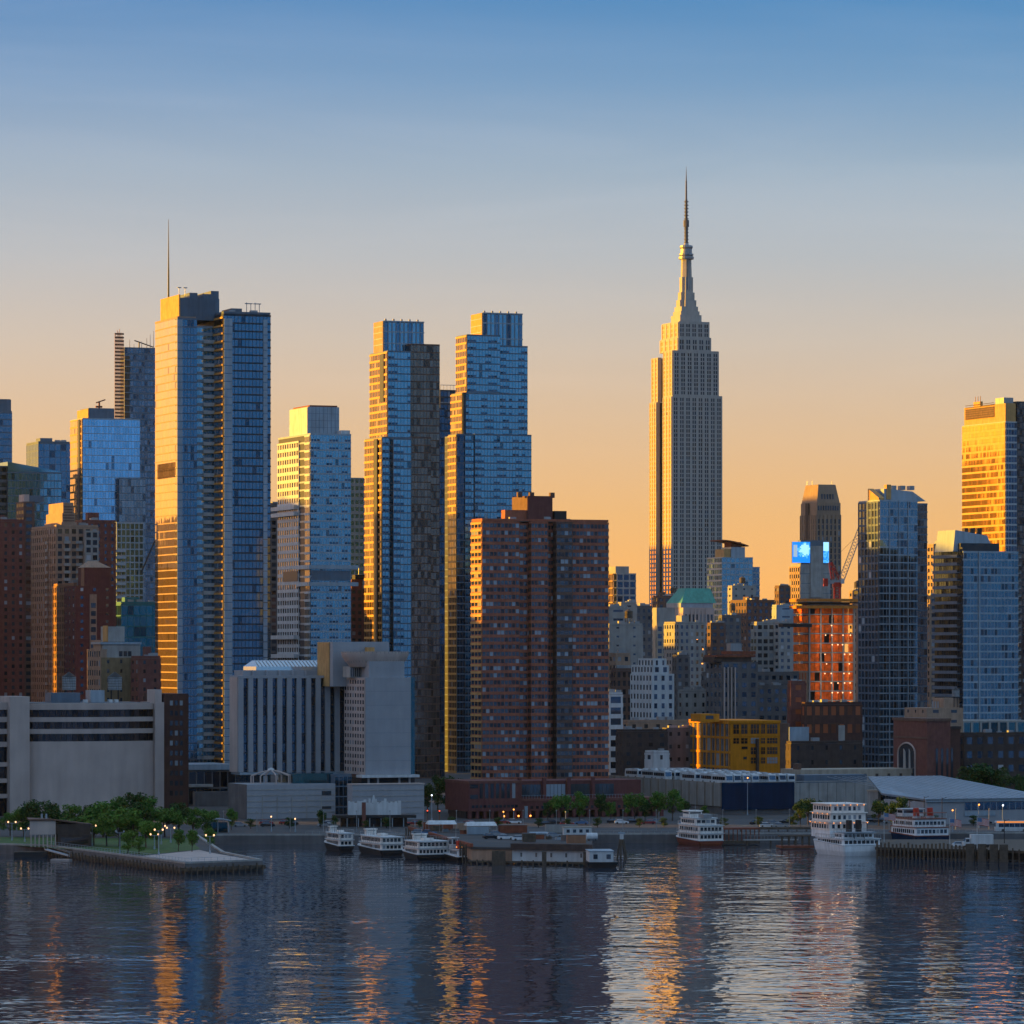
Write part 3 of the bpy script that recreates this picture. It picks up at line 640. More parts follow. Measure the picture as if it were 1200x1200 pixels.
# ================================================================== ground and river
def setting():
    land = [(-900, 1218), (-250, 1218), (-200, 1212), (-127, 1168), (-82, 1070), (-63.5, 1086), (-76, 1128), (-91, 1236), (-30, 1238), (300, 1262), (2400, 1500), (4600, 1900), (4600, 7900), (-4600, 7900), (-4600, 1218)]
    m = MB(); m.poly([(x, y, GZ) for x, y in land]); tag(m.build('ground', W_ASPH), kind='structure')
    q = MB()
    for (a, c) in zip(land[:11], land[1:12]): q.poly([(a[0], a[1], -3), (c[0], c[1], -3), (c[0], c[1], GZ), (a[0], a[1], GZ)])
    tag(q.build('quay_wall', W_CONCD), kind='structure')
    k = MB()
    for (a, c) in zip(land[:10], land[1:11]):
        d = Vector((c[0] - a[0], c[1] - a[1])).normalized(); nrm = Vector((-d.y, d.x)) * .9
        k.prism([(a[0], a[1]), (c[0], c[1]), (c[0] + nrm.x, c[1] + nrm.y), (a[0] + nrm.x, a[1] + nrm.y)], GZ + .004, GZ + .45)
    tag(k.build('kerb', W_CONC), kind='structure')
    wv = MB(); wv.poly([(-4600, -400, 0), (4600, -400, 0), (4600, 1950, 0), (-4600, 1950, 0)]); tag(wv.build('river_water', M_WATER), kind='structure')
    rd = MB(); rd.poly([(-600, 1296, GZ + .004), (900, 1322, GZ + .004), (900, 1346, GZ + .004), (-600, 1320, GZ + .004)]); tag(rd.build('road', W_ROAD), kind='structure')
    ln = MB()
    for i in range(120):
        x = -560 + i * 12; y = 1308 + (x + 600) / 1500 * 26
        ln.poly([(x, y, GZ + .008), (x + 4, y + .07, GZ + .008), (x + 4, y + .27, GZ + .008), (x, y + .2, GZ + .008)])
    tag(ln.build('road_marking', W_WHITE), kind='structure')
    gr = MB(); gr.poly([(-150, 1192, GZ + .004), (-96, 1118, GZ + .004), (-84, 1150, GZ + .004), (-92, 1215, GZ + .004), (-150, 1228, GZ + .004)]); tag(gr.build('lawn', W_GRASS), kind='structure')
    pv = MB(); pv.poly([(-96, 1112, GZ + .004), (-82.5, 1082, GZ + .004), (-66, 1090, GZ + .004), (-79, 1128, GZ + .004), (-84, 1146, GZ + .004)]); tag(pv.build('park_path', W_CONCP), kind='structure')
    hill = MB()                                                      # wooded shore under the viewpoint, behind and below the camera
W_ASPH = wall('asphalt', (.055, .055, .06), var=.25, sc=.05)
W_ROAD = wall('road_asphalt', (.05, .05, .055), var=.15, sc=.1)
W_GRASS = wall('grass', (.05, .10, .02), var=.3, sc=.5)
def water():
    m, nt, b = newmat('river_water'); n = nt.nodes; l = nt.links
    b.inputs['Base Color'].default_value = (.025, .04, .065, 1); b.inputs['Roughness'].default_value = .03; b.inputs['IOR'].default_value = 1.5
    t = n.new('ShaderNodeTexCoord')
    def noise(sx, sy, sc, det, rot=0, rough=.55):
        mp = n.new('ShaderNodeMapping'); mp.inputs['Scale'].default_value = (sx, sy, 1); mp.inputs['Rotation'].default_value = (0, 0, rot); l.new(t.outputs['Object'], mp.inputs[0])
        a = n.new('ShaderNodeTexNoise'); a.inputs['Scale'].default_value = sc; a.inputs['Detail'].default_value = det; a.inputs['Roughness'].default_value = rough; l.new(mp.outputs[0], a.inputs[0]); return a.outputs[0]
    h1 = noise(1.15, 1, WAVE_SC, 2.2, .12); h2 = noise(.8, 1, WAVE_SC * .3, 2, -.2)
    big = noise(.3, 1, .012, 3)
    am = n.new('ShaderNodeMapRange'); l.new(big, am.inputs[0]); am.inputs[1].default_value = .35; am.inputs[2].default_value = .65; am.inputs[3].default_value = .5; am.inputs[4].default_value = 1.35
    # far band of fine wind ripple close to the piers
    sp = n.new('ShaderNodeSeparateXYZ'); l.new(t.outputs['Object'], sp.inputs[0])
    s = n.new('ShaderNodeMath'); s.operation = 'MULTIPLY_ADD'; l.new(h2, s.inputs[0]); s.inputs[1].default_value = 1.2; l.new(h1, s.inputs[2])
    mu = n.new('ShaderNodeMath'); mu.operation = 'MULTIPLY'; l.new(s.outputs[0], mu.inputs[0]); l.new(am.outputs[0], mu.inputs[1])
    bp = n.new('ShaderNodeBump'); bp.inputs['Strength'].default_value = 1; bp.inputs['Distance'].default_value = WAVE_H; l.new(mu.outputs[0], bp.inputs['Height'])
    l.new(bp.outputs[0], b.inputs['Normal'])
    return m
WAVE_SC, WAVE_H = .17, .22
M_WATER = water()
setting()
# ================================================================== left-hand cluster
block('glass_tower', 'narrow dark blue glass tower cut by the left edge, with a stepped top', 'skyscraper', -30, -14, 14, 483, 2600, W_MULL, G_BLUED, 4, 1.8, .2, .2, 'band', ph=.12, pv=.1).done()
def edge_top():
    b = B('rooftop_plant_block', 'grey plant block standing on the tower at the left edge', 'plant block', -12, 2603, z0=WZ(482, 2600) + .2)
    b.mb('wall', W_MULL).box(0, 0, 0, b.x(13), 10, b.z(468)); b.mb('roof', W_ROOF).box(.4, .4, b.z(468), b.x(12.5), 9, b.z(468) + .4)
    MB().tube((6, 3, b.z(468)), (6, 3, b.z(466)), .4).build('vent', W_TANSUN, b.o); b.done()
edge_top()
def slant_office():
    b = B('office_building', 'low blue glass office block with a sloping roofline at the left edge', 'office block', 9, 2300)
    x1 = b.x(72); y1 = 30; h = b.z(554, x1)
    b.grid(0, 0, x1, y1, 0, h, 4.2, W_MULL, G_BLUE, 2, .14, .2, .12, .1, 'band', faces='FR', core=W_MULLD)
    m = MB(); zt = b.z(541); m.loft([[(0, 0, h + .2), (x1, 0, h + .2), (x1, y1, h + .2), (0, y1, h + .2)], [(0, 0, zt), (x1, 0, h + .6), (x1, y1, h + .6), (0, y1, zt)]]); m.build('sloped_top', G_BLUE, b.o)
    xl = b.x(-30); b.grid(xl, 2, -.2, 26, 0, b.z(546), 4.2, W_CONCD, G_NAVY, 3, .4, .3, .1, .1, 'band', faces='F')
    b.done()
slant_office()
block('glass_tower', 'plain grey-blue glass tower behind the sloping office block', 'skyscraper', 31, 45, 84, 519, 2500, W_MULL, G_BLUED, 4, 3.5, .08, .3, 'band', ph=.1, pv=.12).done()
def tower_bluegold():
    b = B('glass_tower', 'sky blue glass tower with a narrow golden flank and a davit crane on its roof', 'skyscraper', 97, 2300)
    x1 = b.x(164); y1 = b.y(83); h = b.z(490)
    b.grid(0, 0, x1, y1, 0, h, 3.9, W_BLUEM, G_BLUE2, 1.6, .1, .14, .1, .05, 'band', faces='FR', core=W_MULLD)
    b.grid(-.3, .5, 2, y1, 0, h - .4, 3.9, W_TANSUN, G_SUNTINT, 2.6, .25, .3, .15, .1, 'band', faces='L', core=W_MULLD)
    b.mb('dark_notch_strip', W_MULLD).box(-.9, b.y(95), 0, -.5, b.y(92.5), h - .5)  # flat dark strip standing in for a notch
    y0 = 3.; xa, xb, xc = b.x(91, 6), b.x(104, y0), b.x(134, y0)
    b.mb('penthouse', W_MULL).box(xb, y0, h, xc, 20, b.z(478, xb, y0)); b.mb('penthouse_flank', W_TANSUN).box(xb - .3, y0 + .2, h, xb - .02, min(b.y(91, xb), 40), b.z(479, xb, y0))
    zt = b.z(478, xb, y0); q = b.x(118, y0)
    m = MB(); m.tube((q, 6, zt), (q, 6, zt + 3.4), .5).tube((q - 1.8, 6, zt + 3), (q + 3.4, 6, zt + 4.8), .35).box(q - 2, 5.4, zt + .4, q + 1.6, 6.6, zt + 1.4); m.build('davit', W_RUST, b.o)
    # lower reflecting wing
    b.grid(x1 * .6, -4, x1 + 2, 2, 0, b.z(560), 3.9, W_MULL, G_BRONZE2, 1.6, .1, .14, .1, .05, 'band', faces='FR', core=W_MULLD)
    b.done()
G_BLUE2 = glass('sky_blue_glass', (.26, .56, .86), dark=.02, var=.18)
G_BRONZE2 = glass('hazy_bronze_glass', (.24, .26, .30), dark=.12, var=.3)
tower_bluegold()
def tower_masts():
    b = B('glass_tower', 'grey tower with a tall ladder-like screen wall and roof masts behind the mast tower', 'skyscraper', 146, 2620)
    x1 = b.x(186); h = b.z(407)
    b.grid(0, 0, x1, 9, 0, h, 4, W_MULL, G_SLATE2, 1.8, .3, .25, .15, .12, 'band', faces='FL', core=W_MULLD)
    ya = b.y(146.0); m = MB()
    xs0, xs1 = b.x(134.5, -2), b.x(145.5, -2); zt = b.z(384, xs0, -2)
    for i in range(12): m.box(xs0 + i * (xs1 - xs0) / 12, -2, 0, xs0 + i * (xs1 - xs0) / 12 + .22, -1.7, zt - (i % 3) * 1.5 - abs(i - 5) * .7)
    for i in range(int(zt / 2.2)): m.box(xs0, -1.65, i * 2.2, xs1, -1.5, i * 2.2 + 1.1)
    m.build('screen_wall', W_TERRA2, b.o)
    for px, pt in ((152, 398), (157, 403), (166, 400), (172, 396), (176, 392), (180, 388)):
        q = b.x(px, 2); MB().tube((q, 2, h - 6), (q, 2, b.z(pt, q, 2)), .3, 5, .15).build('mast', W_STEEL, b.o)
    q = b.x(163, 3); m = MB(); m.tube((q, 3, h), (q, 3, h + 4), .4).tube((q - 3, 3, h + 4.6), (q + 9, 3, h + .8), .35); m.build('davit', W_BLACK, b.o)
    xq0, xq1 = b.x(146, -1), b.x(152, -1)
    b.mb('scaffold', W_WOOD).box(xq0, -1, 0, xq1, -.4, b.z(417))
    for i in range(30): b.mb('scaffold', W_STEEL).box(xq0 - .2, -1.4, h - 8 - i * 4, xq1 + 1, -1.05, h - 7.6 - i * 4)
    b.done()
W_TERRA2 = wall('weathered_terracotta', (.30, .15, .09), var=.15)
G_SLATE2 = glass('grey_slate_glass', (.16, .2, .27), dark=.15, var=.3)
tower_masts()
# near left housing
block('brick_tower', 'dark maroon brick apartment tower at the left edge with speckled windows', 'apartment tower', -40, -24, 28.5, 611, 1720, W_BRICK, G_FLAT, 2.85, 3.2, .5, 1.9, 'window').done()
b = block('brick_tower', 'slim brick tower edge with a column of small lit balconies beside the maroon tower', 'apartment tower', 22, 28, 40, 588, 1735, W_BRICK2, G_WIN, 2.85, 3, .5, 1.8, 'window', roof=False, depth=12)
for i in range(3, int(b.h / 2.85) - 3): b.mb('balcony', W_TAN).box(-1.4, 1, i * 2.85, -.3, 4, i * 2.85 + 1.1)
b.mb('penthouse', W_CONCP).box(0, 0, b.h, 2.2, 8, b.h + 3); b.mb('penthouse', W_MULL).box(2.3, .3, b.h, b.x1 + 4, 9, b.h + 2.4); b.done()
block('brick_tower', 'dark red brick tower block behind the stepped tan tower', 'apartment tower', 88, 96, 135.5, 612, 1790, W_BRICK, G_WINB, 2.85, 3.2, .52, 2.0, 'window').done()
def tower_tan():
    b = B('apartment_tower', 'pinkish tan apartment tower with a stepped louvred top at left', 'apartment tower', 66, 1660)
    x1 = b.x(115); y1 = b.y(37); h = b.z(618); W = W_TAN
    b.grid(0, 0, x1, y1, 0, h, 2.9, W, G_FLAT, 2.9, .38, 1.1, .12, .3, 'window', faces='FLR')
    b.roofkit(0, 0, x1, y1, h + .12, W, 3, pent=False)
    for k, (pl, pm, pr, pt) in enumerate(((52, 72, 90, 612), (54, 73, 88, 601), (57, 74, 86, 589))):
        yo = 1.5 + k * .8; xa, xb = b.x(pm, yo), b.x(pr, yo); yb = b.y(pl, xa); z = b.z(pt, xa, yo)
        b.mb('crown', W).box(xa, yo, h, xb, yb, z)
        for i in range(int((z - h) / 1.1)): b.mb('crown_louvre', W_BRICK2).box(xa + .3, yo - .12, h + .3 + i * 1.1, xb - .3, yo - .02, h + .7 + i * 1.1)
    for px in (78, 92, 103):                                        # balcony stacks
        q = b.x(px); me = MB().box(-1.3, -1.1, 0, 1.3, -.35, .2).box(-1.3, -1.1, .2, 1.3, -1.04, 1.1).mesh('balcony', W_CONC)
        for i in range(4, 34): link('balcony', me, b.o, (q, 0, i * 2.9))
    me = MB().box(-1.1, -1.3, 0, -.35, 1.3, .2).box(-1.1, -1.3, .2, -1.04, 1.3, 1.1).mesh('balcony', W_CONC)
    for i in range(4, 34): link('balcony', me, b.o, (0, b.y(57), i * 2.9))
    xn, xm_ = b.x(88, -2), b.x(114, -2)
    b.grid(b.x(100, -3), -3, b.x(115, -3), 2, 0, b.z(622), 2.9, W_CONC, G_WINB, 2.2, .35, .8, .12, .2, 'window', faces='FR')
    b.done()
tower_tan()
block('apartment_tower', 'orange-tan gridded apartment block in front of the stepped tan tower', 'apartment block', 63, 86.5, 90, 686, 1600, W_TERRA2, G_WIN, 2.8, 2.5, .35, .8, 'window', roof=True, ph=.15, pv=.3).done()
def tower_pyramid():
    b = B('brick_tower', 'maroon brick building with a small pyramid-capped top at left', 'building', 88.5, 1590)
    x1 = b.x(133); h = b.z(687); W = W_MAROON
    b.grid(0, 0, x1, 16, 0, h, 3, W, G_WINB, 4.6, .6, 3.8, .02, .03, 'window', faces='FL')
    b.mb('belt_course', W_BRICK).box(-.1, -.15, b.z(718), x1 + .1, 0, b.z(717)); b.mb('belt_course', W_BRICK).box(-.1, -.15, b.z(749), x1 + .1, 0, b.z(748))
    yo = 1.; xa, xb = b.x(99, yo), b.x(129, yo); yb = 10; z1 = b.z(665, xa, yo); z2 = b.z(657, xa, yo)
    b.mb('tower_top', W).box(xa, yo, h, xb, yb, z1); b.mb('tower_flank', W_TERRA2).box(xa - .2, yo + .1, h, xa - .02, b.y(95.5, xa), z1)
    m = MB(); cx = b.x(109.5, yo); m.loft([[(xa - .2, yo - .2, z1), (xb + .2, yo - .2, z1), (xb + .2, yb, z1), (xa - .2, yb, z1)], [(cx - .8, yo + 4, z2), (cx + 2.4, yo + 4, z2), (cx + 2.4, yo + 5, z2), (cx - .8, yo + 5, z2)]]); m.build('pyramid_roof', W_TAN, b.o)
    b.mb('bay', W_TAN).box(b.x(105), -.5, 10, b.x(113), -.02, h - 3)
    for k in range(12): b.mb('bay_window', G_WIN).box(b.x(106.2), -.6, h - 8 - k * 3, b.x(111.8), -.52, h - 6.2 - k * 3)
    b.done()
tower_pyramid()
def tower_slats():
    b = B('apartment_tower', 'blue-grey apartment tower with stubby slab balconies left of the mast tower', 'apartment tower', 137, 2000)
    x1 = b.x(168); h = b.z(612)
    b.grid(0, 0, x1, 18, 0, h, 3.1, W_BLUEM, G_BLUED, 2.0, .2, .5, .1, .15, 'band', faces='FL', core=W_MULLD)
    me = MB().box(-2.2, -1.6, 0, 4, -.2, .25).box(-2.2, -1.6, .25, 4, -1.52, 1.15).box(-2.2, -.2, 0, -.2, 4, .25).mesh('balcony', W_BLUEM)
    for i in range(int(h / 3.1) - 10): link('balcony', me, b.o, (0, 0, h - 14 - i * 3.1 * 1.0)) if h - 14 - i * 3.1 > 5 else None
    m = MB(); p = Vector((b.x(165, -3), -3, b.z(672))); q = Vector((b.x(182, -3), -3, b.z(632)))
    m.tube(p, q, .35, 5); m.build('boom', W_BLACK, b.o)
    b.done()
tower_slats()
block('office_building', 'low office block banded in teal glass left of the mast tower', 'office block', 137.5, 142, 186, 708, 1830, W_TEALM, G_TEAL, 4.6, 3, .12, .2, 'band', depth=14, ph=.25).done()
def ochre():
    b = B('brick_building', 'ochre brick building with a pale penthouse floor and sunlit edge above the white curved building', 'building', 119, 1510)
    x1 = b.x(165); y1 = b.y(103); h = b.z(771)
    b.grid(0, 0, x1, y1, 0, h, 3.4, W_OCHRE, G_WINB, 5.2, .62, 4.0, .02, .03, 'window', faces='F')
    b.grid(-.2, .4, 2, y1, 0, h + 3, 3.4, W_TAN, G_WIN, 3.2, .4, 1.2, .1, .1, 'window', faces='L')
    yo = .5; b.mb('penthouse', W_CONC).box(.6, yo, h, x1, 12, b.z(755)); b.mb('penthouse', W_TAN).box(.2, yo + 1.2, h, .58, 12, b.z(750))
    for k in range(3): b.mb('penthouse_window', G_WIN).box(b.x(140 + k * 5.2), yo - .1, b.z(769), b.x(144 + k * 5.2), yo - .02, b.z(763))
    b.mb('cornice', W_BLUEM).box(-.3, .1, b.z(755), x1 + .3, 13, b.z(752.5))
    y2 = 4; xa, xb = b.x(127, y2), b.x(146, y2); b.mb('lift_house', W_CONC).box(xa, y2, b.z(752), xb, 14, b.z(734)); b.mb('lift_house_flank', W_TANSUN).box(xa - .2, y2 + .3, b.z(752), xa - .02, b.y(121, xa), b.z(733))
    b.done()
ochre()
block('brick_building', 'low dark maroon brick building squeezed beside the mast tower', 'building', 160, 163, 188, 772, 1500, W_BRICK, G_WIN, 3.2, 4, .6, 3, 'window', depth=10).done()

# --- white curved consulate-like block
def curved_block():
    b = B('pale_stone_building', 'pale stone building with three ribbon windows over a blank bowed wall, left waterfront', 'building', 32, 1390)
    W = W_CONCP
    x0, x1 = 0., b.x(180); h = b.z(824.5); n = 24; dep = 30
    def bow(t): return -4.6 * math.sin(math.pi * t) ** .9
    def arc(z0, z1, off):
        pts = [(x0 + (x1 - x0) * i / n, bow(i / n) + off) for i in range(n + 1)]
        return pts + [(x1, dep), (x0, dep)]
    zb = [b.z(p) for p in (831.8, 840.5, 846, 854.3, 860, 869)]
    b.mb('wall', W).prism(arc(0, 0, 0), 0, zb[5])
    for a, c in ((zb[4], zb[3]), (zb[2], zb[1]), (zb[0], h)): b.mb('wall', W).prism(arc(0, 0, 0), a, c)
    b.mb('core', W_DARK).prism(arc(0, 0, .9), zb[5] - .5, h - .2)
    for (za, zt) in ((zb[5], zb[4]), (zb[3], zb[2]), (zb[1], zb[0])):
        g = MB()
        for i in range(n):
            p0, p1 = (x0 + (x1 - x0) * (i + .04) / n, bow((i + .04) / n) + .75), (x0 + (x1 - x0) * (i + .96) / n, bow((i + .96) / n) + .75)
            g.poly([(*p0, za), (*p1, za), (*p1, zt), (*p0, zt)])
        g.build('window_band', G_RIB, b.o)
    b.mb('roof', W_ROOF).box(1, 1, h, x1 - 1, dep - 1, h + .2)
    # left stair pier and window wing
    xl = b.x(9.5, -1); hp = b.z(816)
    b.mb('stair_pier', W).box(xl, -3.2, 0, -.05, 14, hp)
    xw = b.x(-40); hw = b.z(823); 
    b.mb('wing_core', W_DARK).box(xw, .5, 0, xl - .1, dep, hw - .2)
    ps = [823, 831.5, 840, 846, 854, 860, 869, 875, 893, 898, 912, 917, 930, 935, 957]
    for a, c in zip(ps[0::2], ps[1::2]): b.mb('wing_wall', W).box(xw, -.4, b.z(c), xl - .05, dep, b.z(a))
    for a, c in zip(ps[1::2], ps[2::2]): MB().poly([(xw, .4, b.z(c)), (xl - .2, .4, b.z(c)), (xl - .2, .4, b.z(a)), (xw, .4, b.z(a))]).build('window_band', G_RIB, b.o)
    xr = b.x(192, -1.5); b.mb('end_pier', W).box(x1 + .05, -1.8, 0, xr, 16, b.z(823.5)); b.mb('end_pier_top', W).box(x1 + .1, -1.2, b.z(823.5), b.x(189.5, -1.2), 8, b.z(808.5))
    b.mb('side_block', W_DARKR).box(xr + .02, -1.0, 0, b.x(221, -1), 22, b.z(813.5))
    for k in range(10):
        for i in range(3): MB().box(xr + 2.2 + i * 1.7, -1.12, 6 + k * 3.3, xr + 3.2 + i * 1.7, -1.02, 7.6 + k * 3.3).build('side_window', G_WIN, b.o)
    b.mb('plant_box', W_MULL).box(b.x(60, 6), 6, h, b.x(94, 6), 14, h + 3.4); b.mb('plant_box', W_BLUEM).box(b.x(106, 3), 3, h, b.x(122.5, 3), 9, b.z(809, 20, 3))
    for px in (99, 128, 135): b.mb('roof_unit', W_WHITE).box(b.x(px, 2), 2, h + .2, b.x(px + 4, 2), 4, h + 1.2)
    b.done()
    return b
W_DARKR = wall('dark_red_brown_brick', (.075, .035, .03), var=.2, sc=.5)
G_RIB = glass('dark_ribbon_glass', (.05, .05, .065), metal=.7, dark=.25, var=.4)
cb = curved_block()
def water_tank(px, D, ptop, pbot, wpx, label):
    r = wpx / 2 / F * D; z0, z1 = WZ(pbot, D), WZ(ptop, D); hb = (z1 - z0)
    t = thing('water_tank', label, 'water tank', (WX(px, D), D, z0), 0)
    MB().lathe([(r, hb * .1), (r * 1.02, hb * .75)], (0, 0, 0), 18).build('barrel', W_STEELB, t)
    m = MB()
    for k in range(5): m.lathe([(r * 1.04, hb * (.15 + k * .13)), (r * 1.04, hb * (.165 + k * .13))], (0, 0, 0), 18)
    m.build('hoop', W_BLACK, t)
    MB().lathe([(r * 1.08, hb * .751), (r * .1, hb), (r * .05, hb + .2)], (0, 0, 0), 18).build('roof', W_BLACK, t)
    for i in range(4):
        a = math.pi / 4 + i * math.pi / 2; MB().box(r * .7 * math.cos(a) - .15, r * .7 * math.sin(a) - .15, -3.5, r * .7 * math.cos(a) + .15, r * .7 * math.sin(a) + .15, hb * .1 - .01).build('leg', W_BLACK, t)
W_STEELB = wall('greyed_cedar', (.24, .26, .28), var=.15, sc=1, streak=.3)
water_tank(81, 1432, 787.5, 811, 16, 'grey water tank with dark cone roof, left of two above pale curved building')
water_tank(134.5, 1440, 787.5, 811, 16.5, 'grey water tank with a cone roof standing before the ochre brick building')

def low_glass():
    b = B('office_podium', 'low dark glazed podium with pale slab roof beside the mast tower base', 'building', 221, 1480)
    x1 = b.x(276); h = b.z(896)
    b.grid(0, 0, x1, 26, 0, h - 2, 6, W_CONCD, G_NAVY, 3, .1, .3, .1, .1, 'band', faces='FL'); b.mb('roof_slab', W_BLUEM).box(-.6, -.8, h - 2 + .15, x1, 26, h)
    b.mb('canopy', W_CONC).box(-.5, -4, b.z(922), x1 * .45, -.3, b.z(919)); b.mb('garden_wall', W_CONCD).box(0, -8, 0, x1, -5, b.z(928, 0, -8)); b.done()
low_glass()

# --- grey finned hotel block with the dish roof
def fin_block():
    b = B('grey_finned_building', 'grey concrete building with tall vertical fins, glass roof ridge and pale podium', 'building', 279, 1385)
    W = W_CONCG
    x1 = b.x(392); y1 = b.y(270); h = b.z(795); zb = b.z(905)
    b.mb('core', W_MULLD).box(.4, .4, zb, x1, y1, h - .5)
    n = 10; bw = x1 / n
    for i in range(n + 1):
        q = i * bw; MB().box(q - bw * .02, -.9, zb, min(q + bw * .48, x1 + 1.6), .39, h).build('fin', W, b.o)
    for i in range(n):
        g = MB(); q = i * bw
        for k in range(10): g.poly([(q + bw * .5, .3, zb + k * (h - zb) / 10 + .4), (q + bw * .97, .3, zb + k * (h - zb) / 10 + .4), (q + bw * .97, .3, zb + (k + 1) * (h - zb) / 10), (q + bw * .5, .3, zb + (k + 1) * (h - zb) / 10)])
        g.build('window_strip', G_NAVY, b.o)
    b.mb('flank', W_CONCP).box(-.3, .2, zb, .38, y1, h + .3)
    b.mb('parapet', W).box(-.2, -.95, h + .03, x1 + 1.7, y1, h + .9)
    xs0, xs1 = b.x(285, 6), b.x(394, 6); zs = b.z(785.5, 0, 6); b.mb('setback', W).box(xs0, 6, h + .9, xs1, 16, zs)
    for i in range(7): b.mb('setback_post', W).box(xs0 + 3 + i * 4.5, 4.5, h + .9, xs0 + 3.5 + i * 4.5, 5.9, h + 2.6)
    xg0, xg1 = b.x(300, 8), b.x(389, 8); zg = b.z(774, xg0, 8); m = MB()
    m.loft([[(xg0, 8, zs), (xg1, 8, zs), (xg1, 22, zs), (xg0, 22, zs)], [(xg0 + .1, 8.1, zs + 1.2), (xg1, 8.1, zs + 1.2), (xg1, 22, zs + 1.2), (xg0 + .1, 22, zs + 1.2)], [(xg0 + 1.5, 13, zg), (xg1, 13, zg), (xg1, 17, zg), (xg0 + 1.5, 17, zg)]]); m.build('glass_ridge_roof', G_SKYL, b.o)
    for i in range(20): b.mb('ridge_bar', W_WHITE).loft([[(xg0 + 1 + i * (xg1 - xg0 - 1) / 20, 8.0, zs + 1.25), (xg0 + 1.2 + i * (xg1 - xg0 - 1) / 20, 8.0, zs + 1.25), (xg0 + 1.2 + i * (xg1 - xg0 - 1) / 20, 12.9, zg + .08), (xg0 + 1 + i * (xg1 - xg0 - 1) / 20, 12.9, zg + .08)], [(xg0 + 1 + i * (xg1 - xg0 - 1) / 20, 8.0, zs + 1.4), (xg0 + 1.2 + i * (xg1 - xg0 - 1) / 20, 8.0, zs + 1.4), (xg0 + 1.2 + i * (xg1 - xg0 - 1) / 20, 12.9, zg + .2), (xg0 + 1 + i * (xg1 - xg0 - 1) / 20, 12.9, zg + .2)]])
    # canopy and gazebo level
    b.mb('terrace_slab', W_BLUEM).box(.2, -1.5, zb - .8, b.x(415), y1, zb - .05)
    # dark glass joint
    b.grid(x1 + 1.8, 1.5, b.x(405, 1.5), 8, 0, h - .5, 3.3, W_MULLD, G_NAVY, 1.6, .1, .12, .05, .08, 'band', faces='F')
    b.done()
    c = B('grey_blank_walled_building', 'grey building with a blank front wall and a boat-shaped bowl on its roof', 'building', 428.5, 1372)
    zb = c.z(908); h = c.z(794); y1 = c.y(404.5); x1 = c.x(481.5)
    c.mb('wall', W).box(0, 0, zb, x1, y1, h)
    nf, nb = 14, 8
    for k in range(1, 7): c.mb('panel_joint', W_MULL).box(0, -.03, zb + k * (h - zb) / 7, x1, .02, zb + k * (h - zb) / 7 + .05)
    c.grid(-.2, .4, 2, y1, zb, h - .2, (h - zb) / nf, W_CONCP, G_WIN, y1 / nb, .42, y1 / nb * .42, .1, .12, 'window', faces='L')  # paler precast on this face: its faint sunlight put into the colour
    c.mb('glass_edge', G_TEAL).box(x1 + .1, .8, zb, c.x(486, .8), 12, h)
    # neck, bowl and tall slab behind
    yo = 1.2; c.mb('neck', W).box(c.x(432.5, yo), yo, h, c.x(474, yo), 14, c.z(775, 0, yo))
    c.mb('neck_drum', W_CONC).box(c.x(410, 9), 9, h, c.x(432, 9), 16, c.z(781, 0, 9))
    for k in range(9): c.mb('neck_window', G_WIN).box(c.x(411 + k * 2.3, 9), 8.9, c.z(793, 0, 9), c.x(412.4 + k * 2.3, 9), 8.98, c.z(783, 0, 9))
    xa, xb = c.x(404, 6), c.x(482, 6); zt = c.z(763.5, (xa + xb) / 2, 6); zl = c.z(781.5, (xa + xb) / 2, 6); xm_ = (xa + xb) / 2; L_ = (xb - xa) / 2
    rings = []
    for k in range(7):
        t = k / 6; f = .74 + .26 * math.sin(t * math.pi / 2); z = zl + (zt - zl) * t
        rings.append([(xm_ + L_ * f * math.cos(a), 9 + 7.5 * f * math.sin(a), z) for a in [2 * math.pi * i / 40 for i in range(40)]])
    m = MB(); m.loft(rings); m.build('roof_bowl', W_CONCP, c.o)
    for k in range(26): a = math.pi + (k + .5) * math.pi / 26; c.mb('bowl_rib', W_CONC).tube((xm_ + L_ * .86 * math.cos(a), 9 + 6.5 * math.sin(a), zl + (zt - zl) * .3), (xm_ + L_ * 1.005 * math.cos(a), 9 + 7.55 * math.sin(a), zt), .12, 4)
    ys = 18; xs0, xs1 = c.x(390, ys), c.x(456, ys); c.mb('stair_slab', W).box(xs0, ys, h - 3, xs1, ys + 16, c.z(752, xs0, ys)); c.mb('stair_slab_flank', W_TANSUN).box(xs0 - .3, ys + 3, h - 3, xs0 - .02, ys + 15, c.z(752, xs0, ys) - .2)  # lit gold edge of the slab painted as a warm flank skin
    c.mb('roof_unit', W_TANSUN).box(c.x(431, ys - 3), ys - 3, c.z(764, 0, 15), c.x(439, ys - 3), ys - .1, c.z(758.5, 0, 15))
    # columns and canopy above the podium
    c.mb('canopy', W_WHITE).box(c.x(422), -2.2, zb - .9, c.x(489), 4, zb - .05)
    zp = c.z(920)
    for px in (430, 441, 466, 478): c.mb('column', W).box(c.x(px), -1, zp, c.x(px) + .6, -.4, zb - .9)
    c.mb('lobby', W_MULLD).box(c.x(424, 3), 3, zp, c.x(486, 3), 20, zb - .92)
    c.done()
    p = B('podium_building', 'pale grey banded stone podium below the finned building', 'building', 289.5, 1360)
    hp = p.z(919.5); xp = p.x(393)
    p.mb('wall', W_CONCG).box(0, 0, 0, xp, p.y(268), hp); p.mb('flank', W_CONCD).box(-.2, .2, 0, -.02, p.y(268), hp)
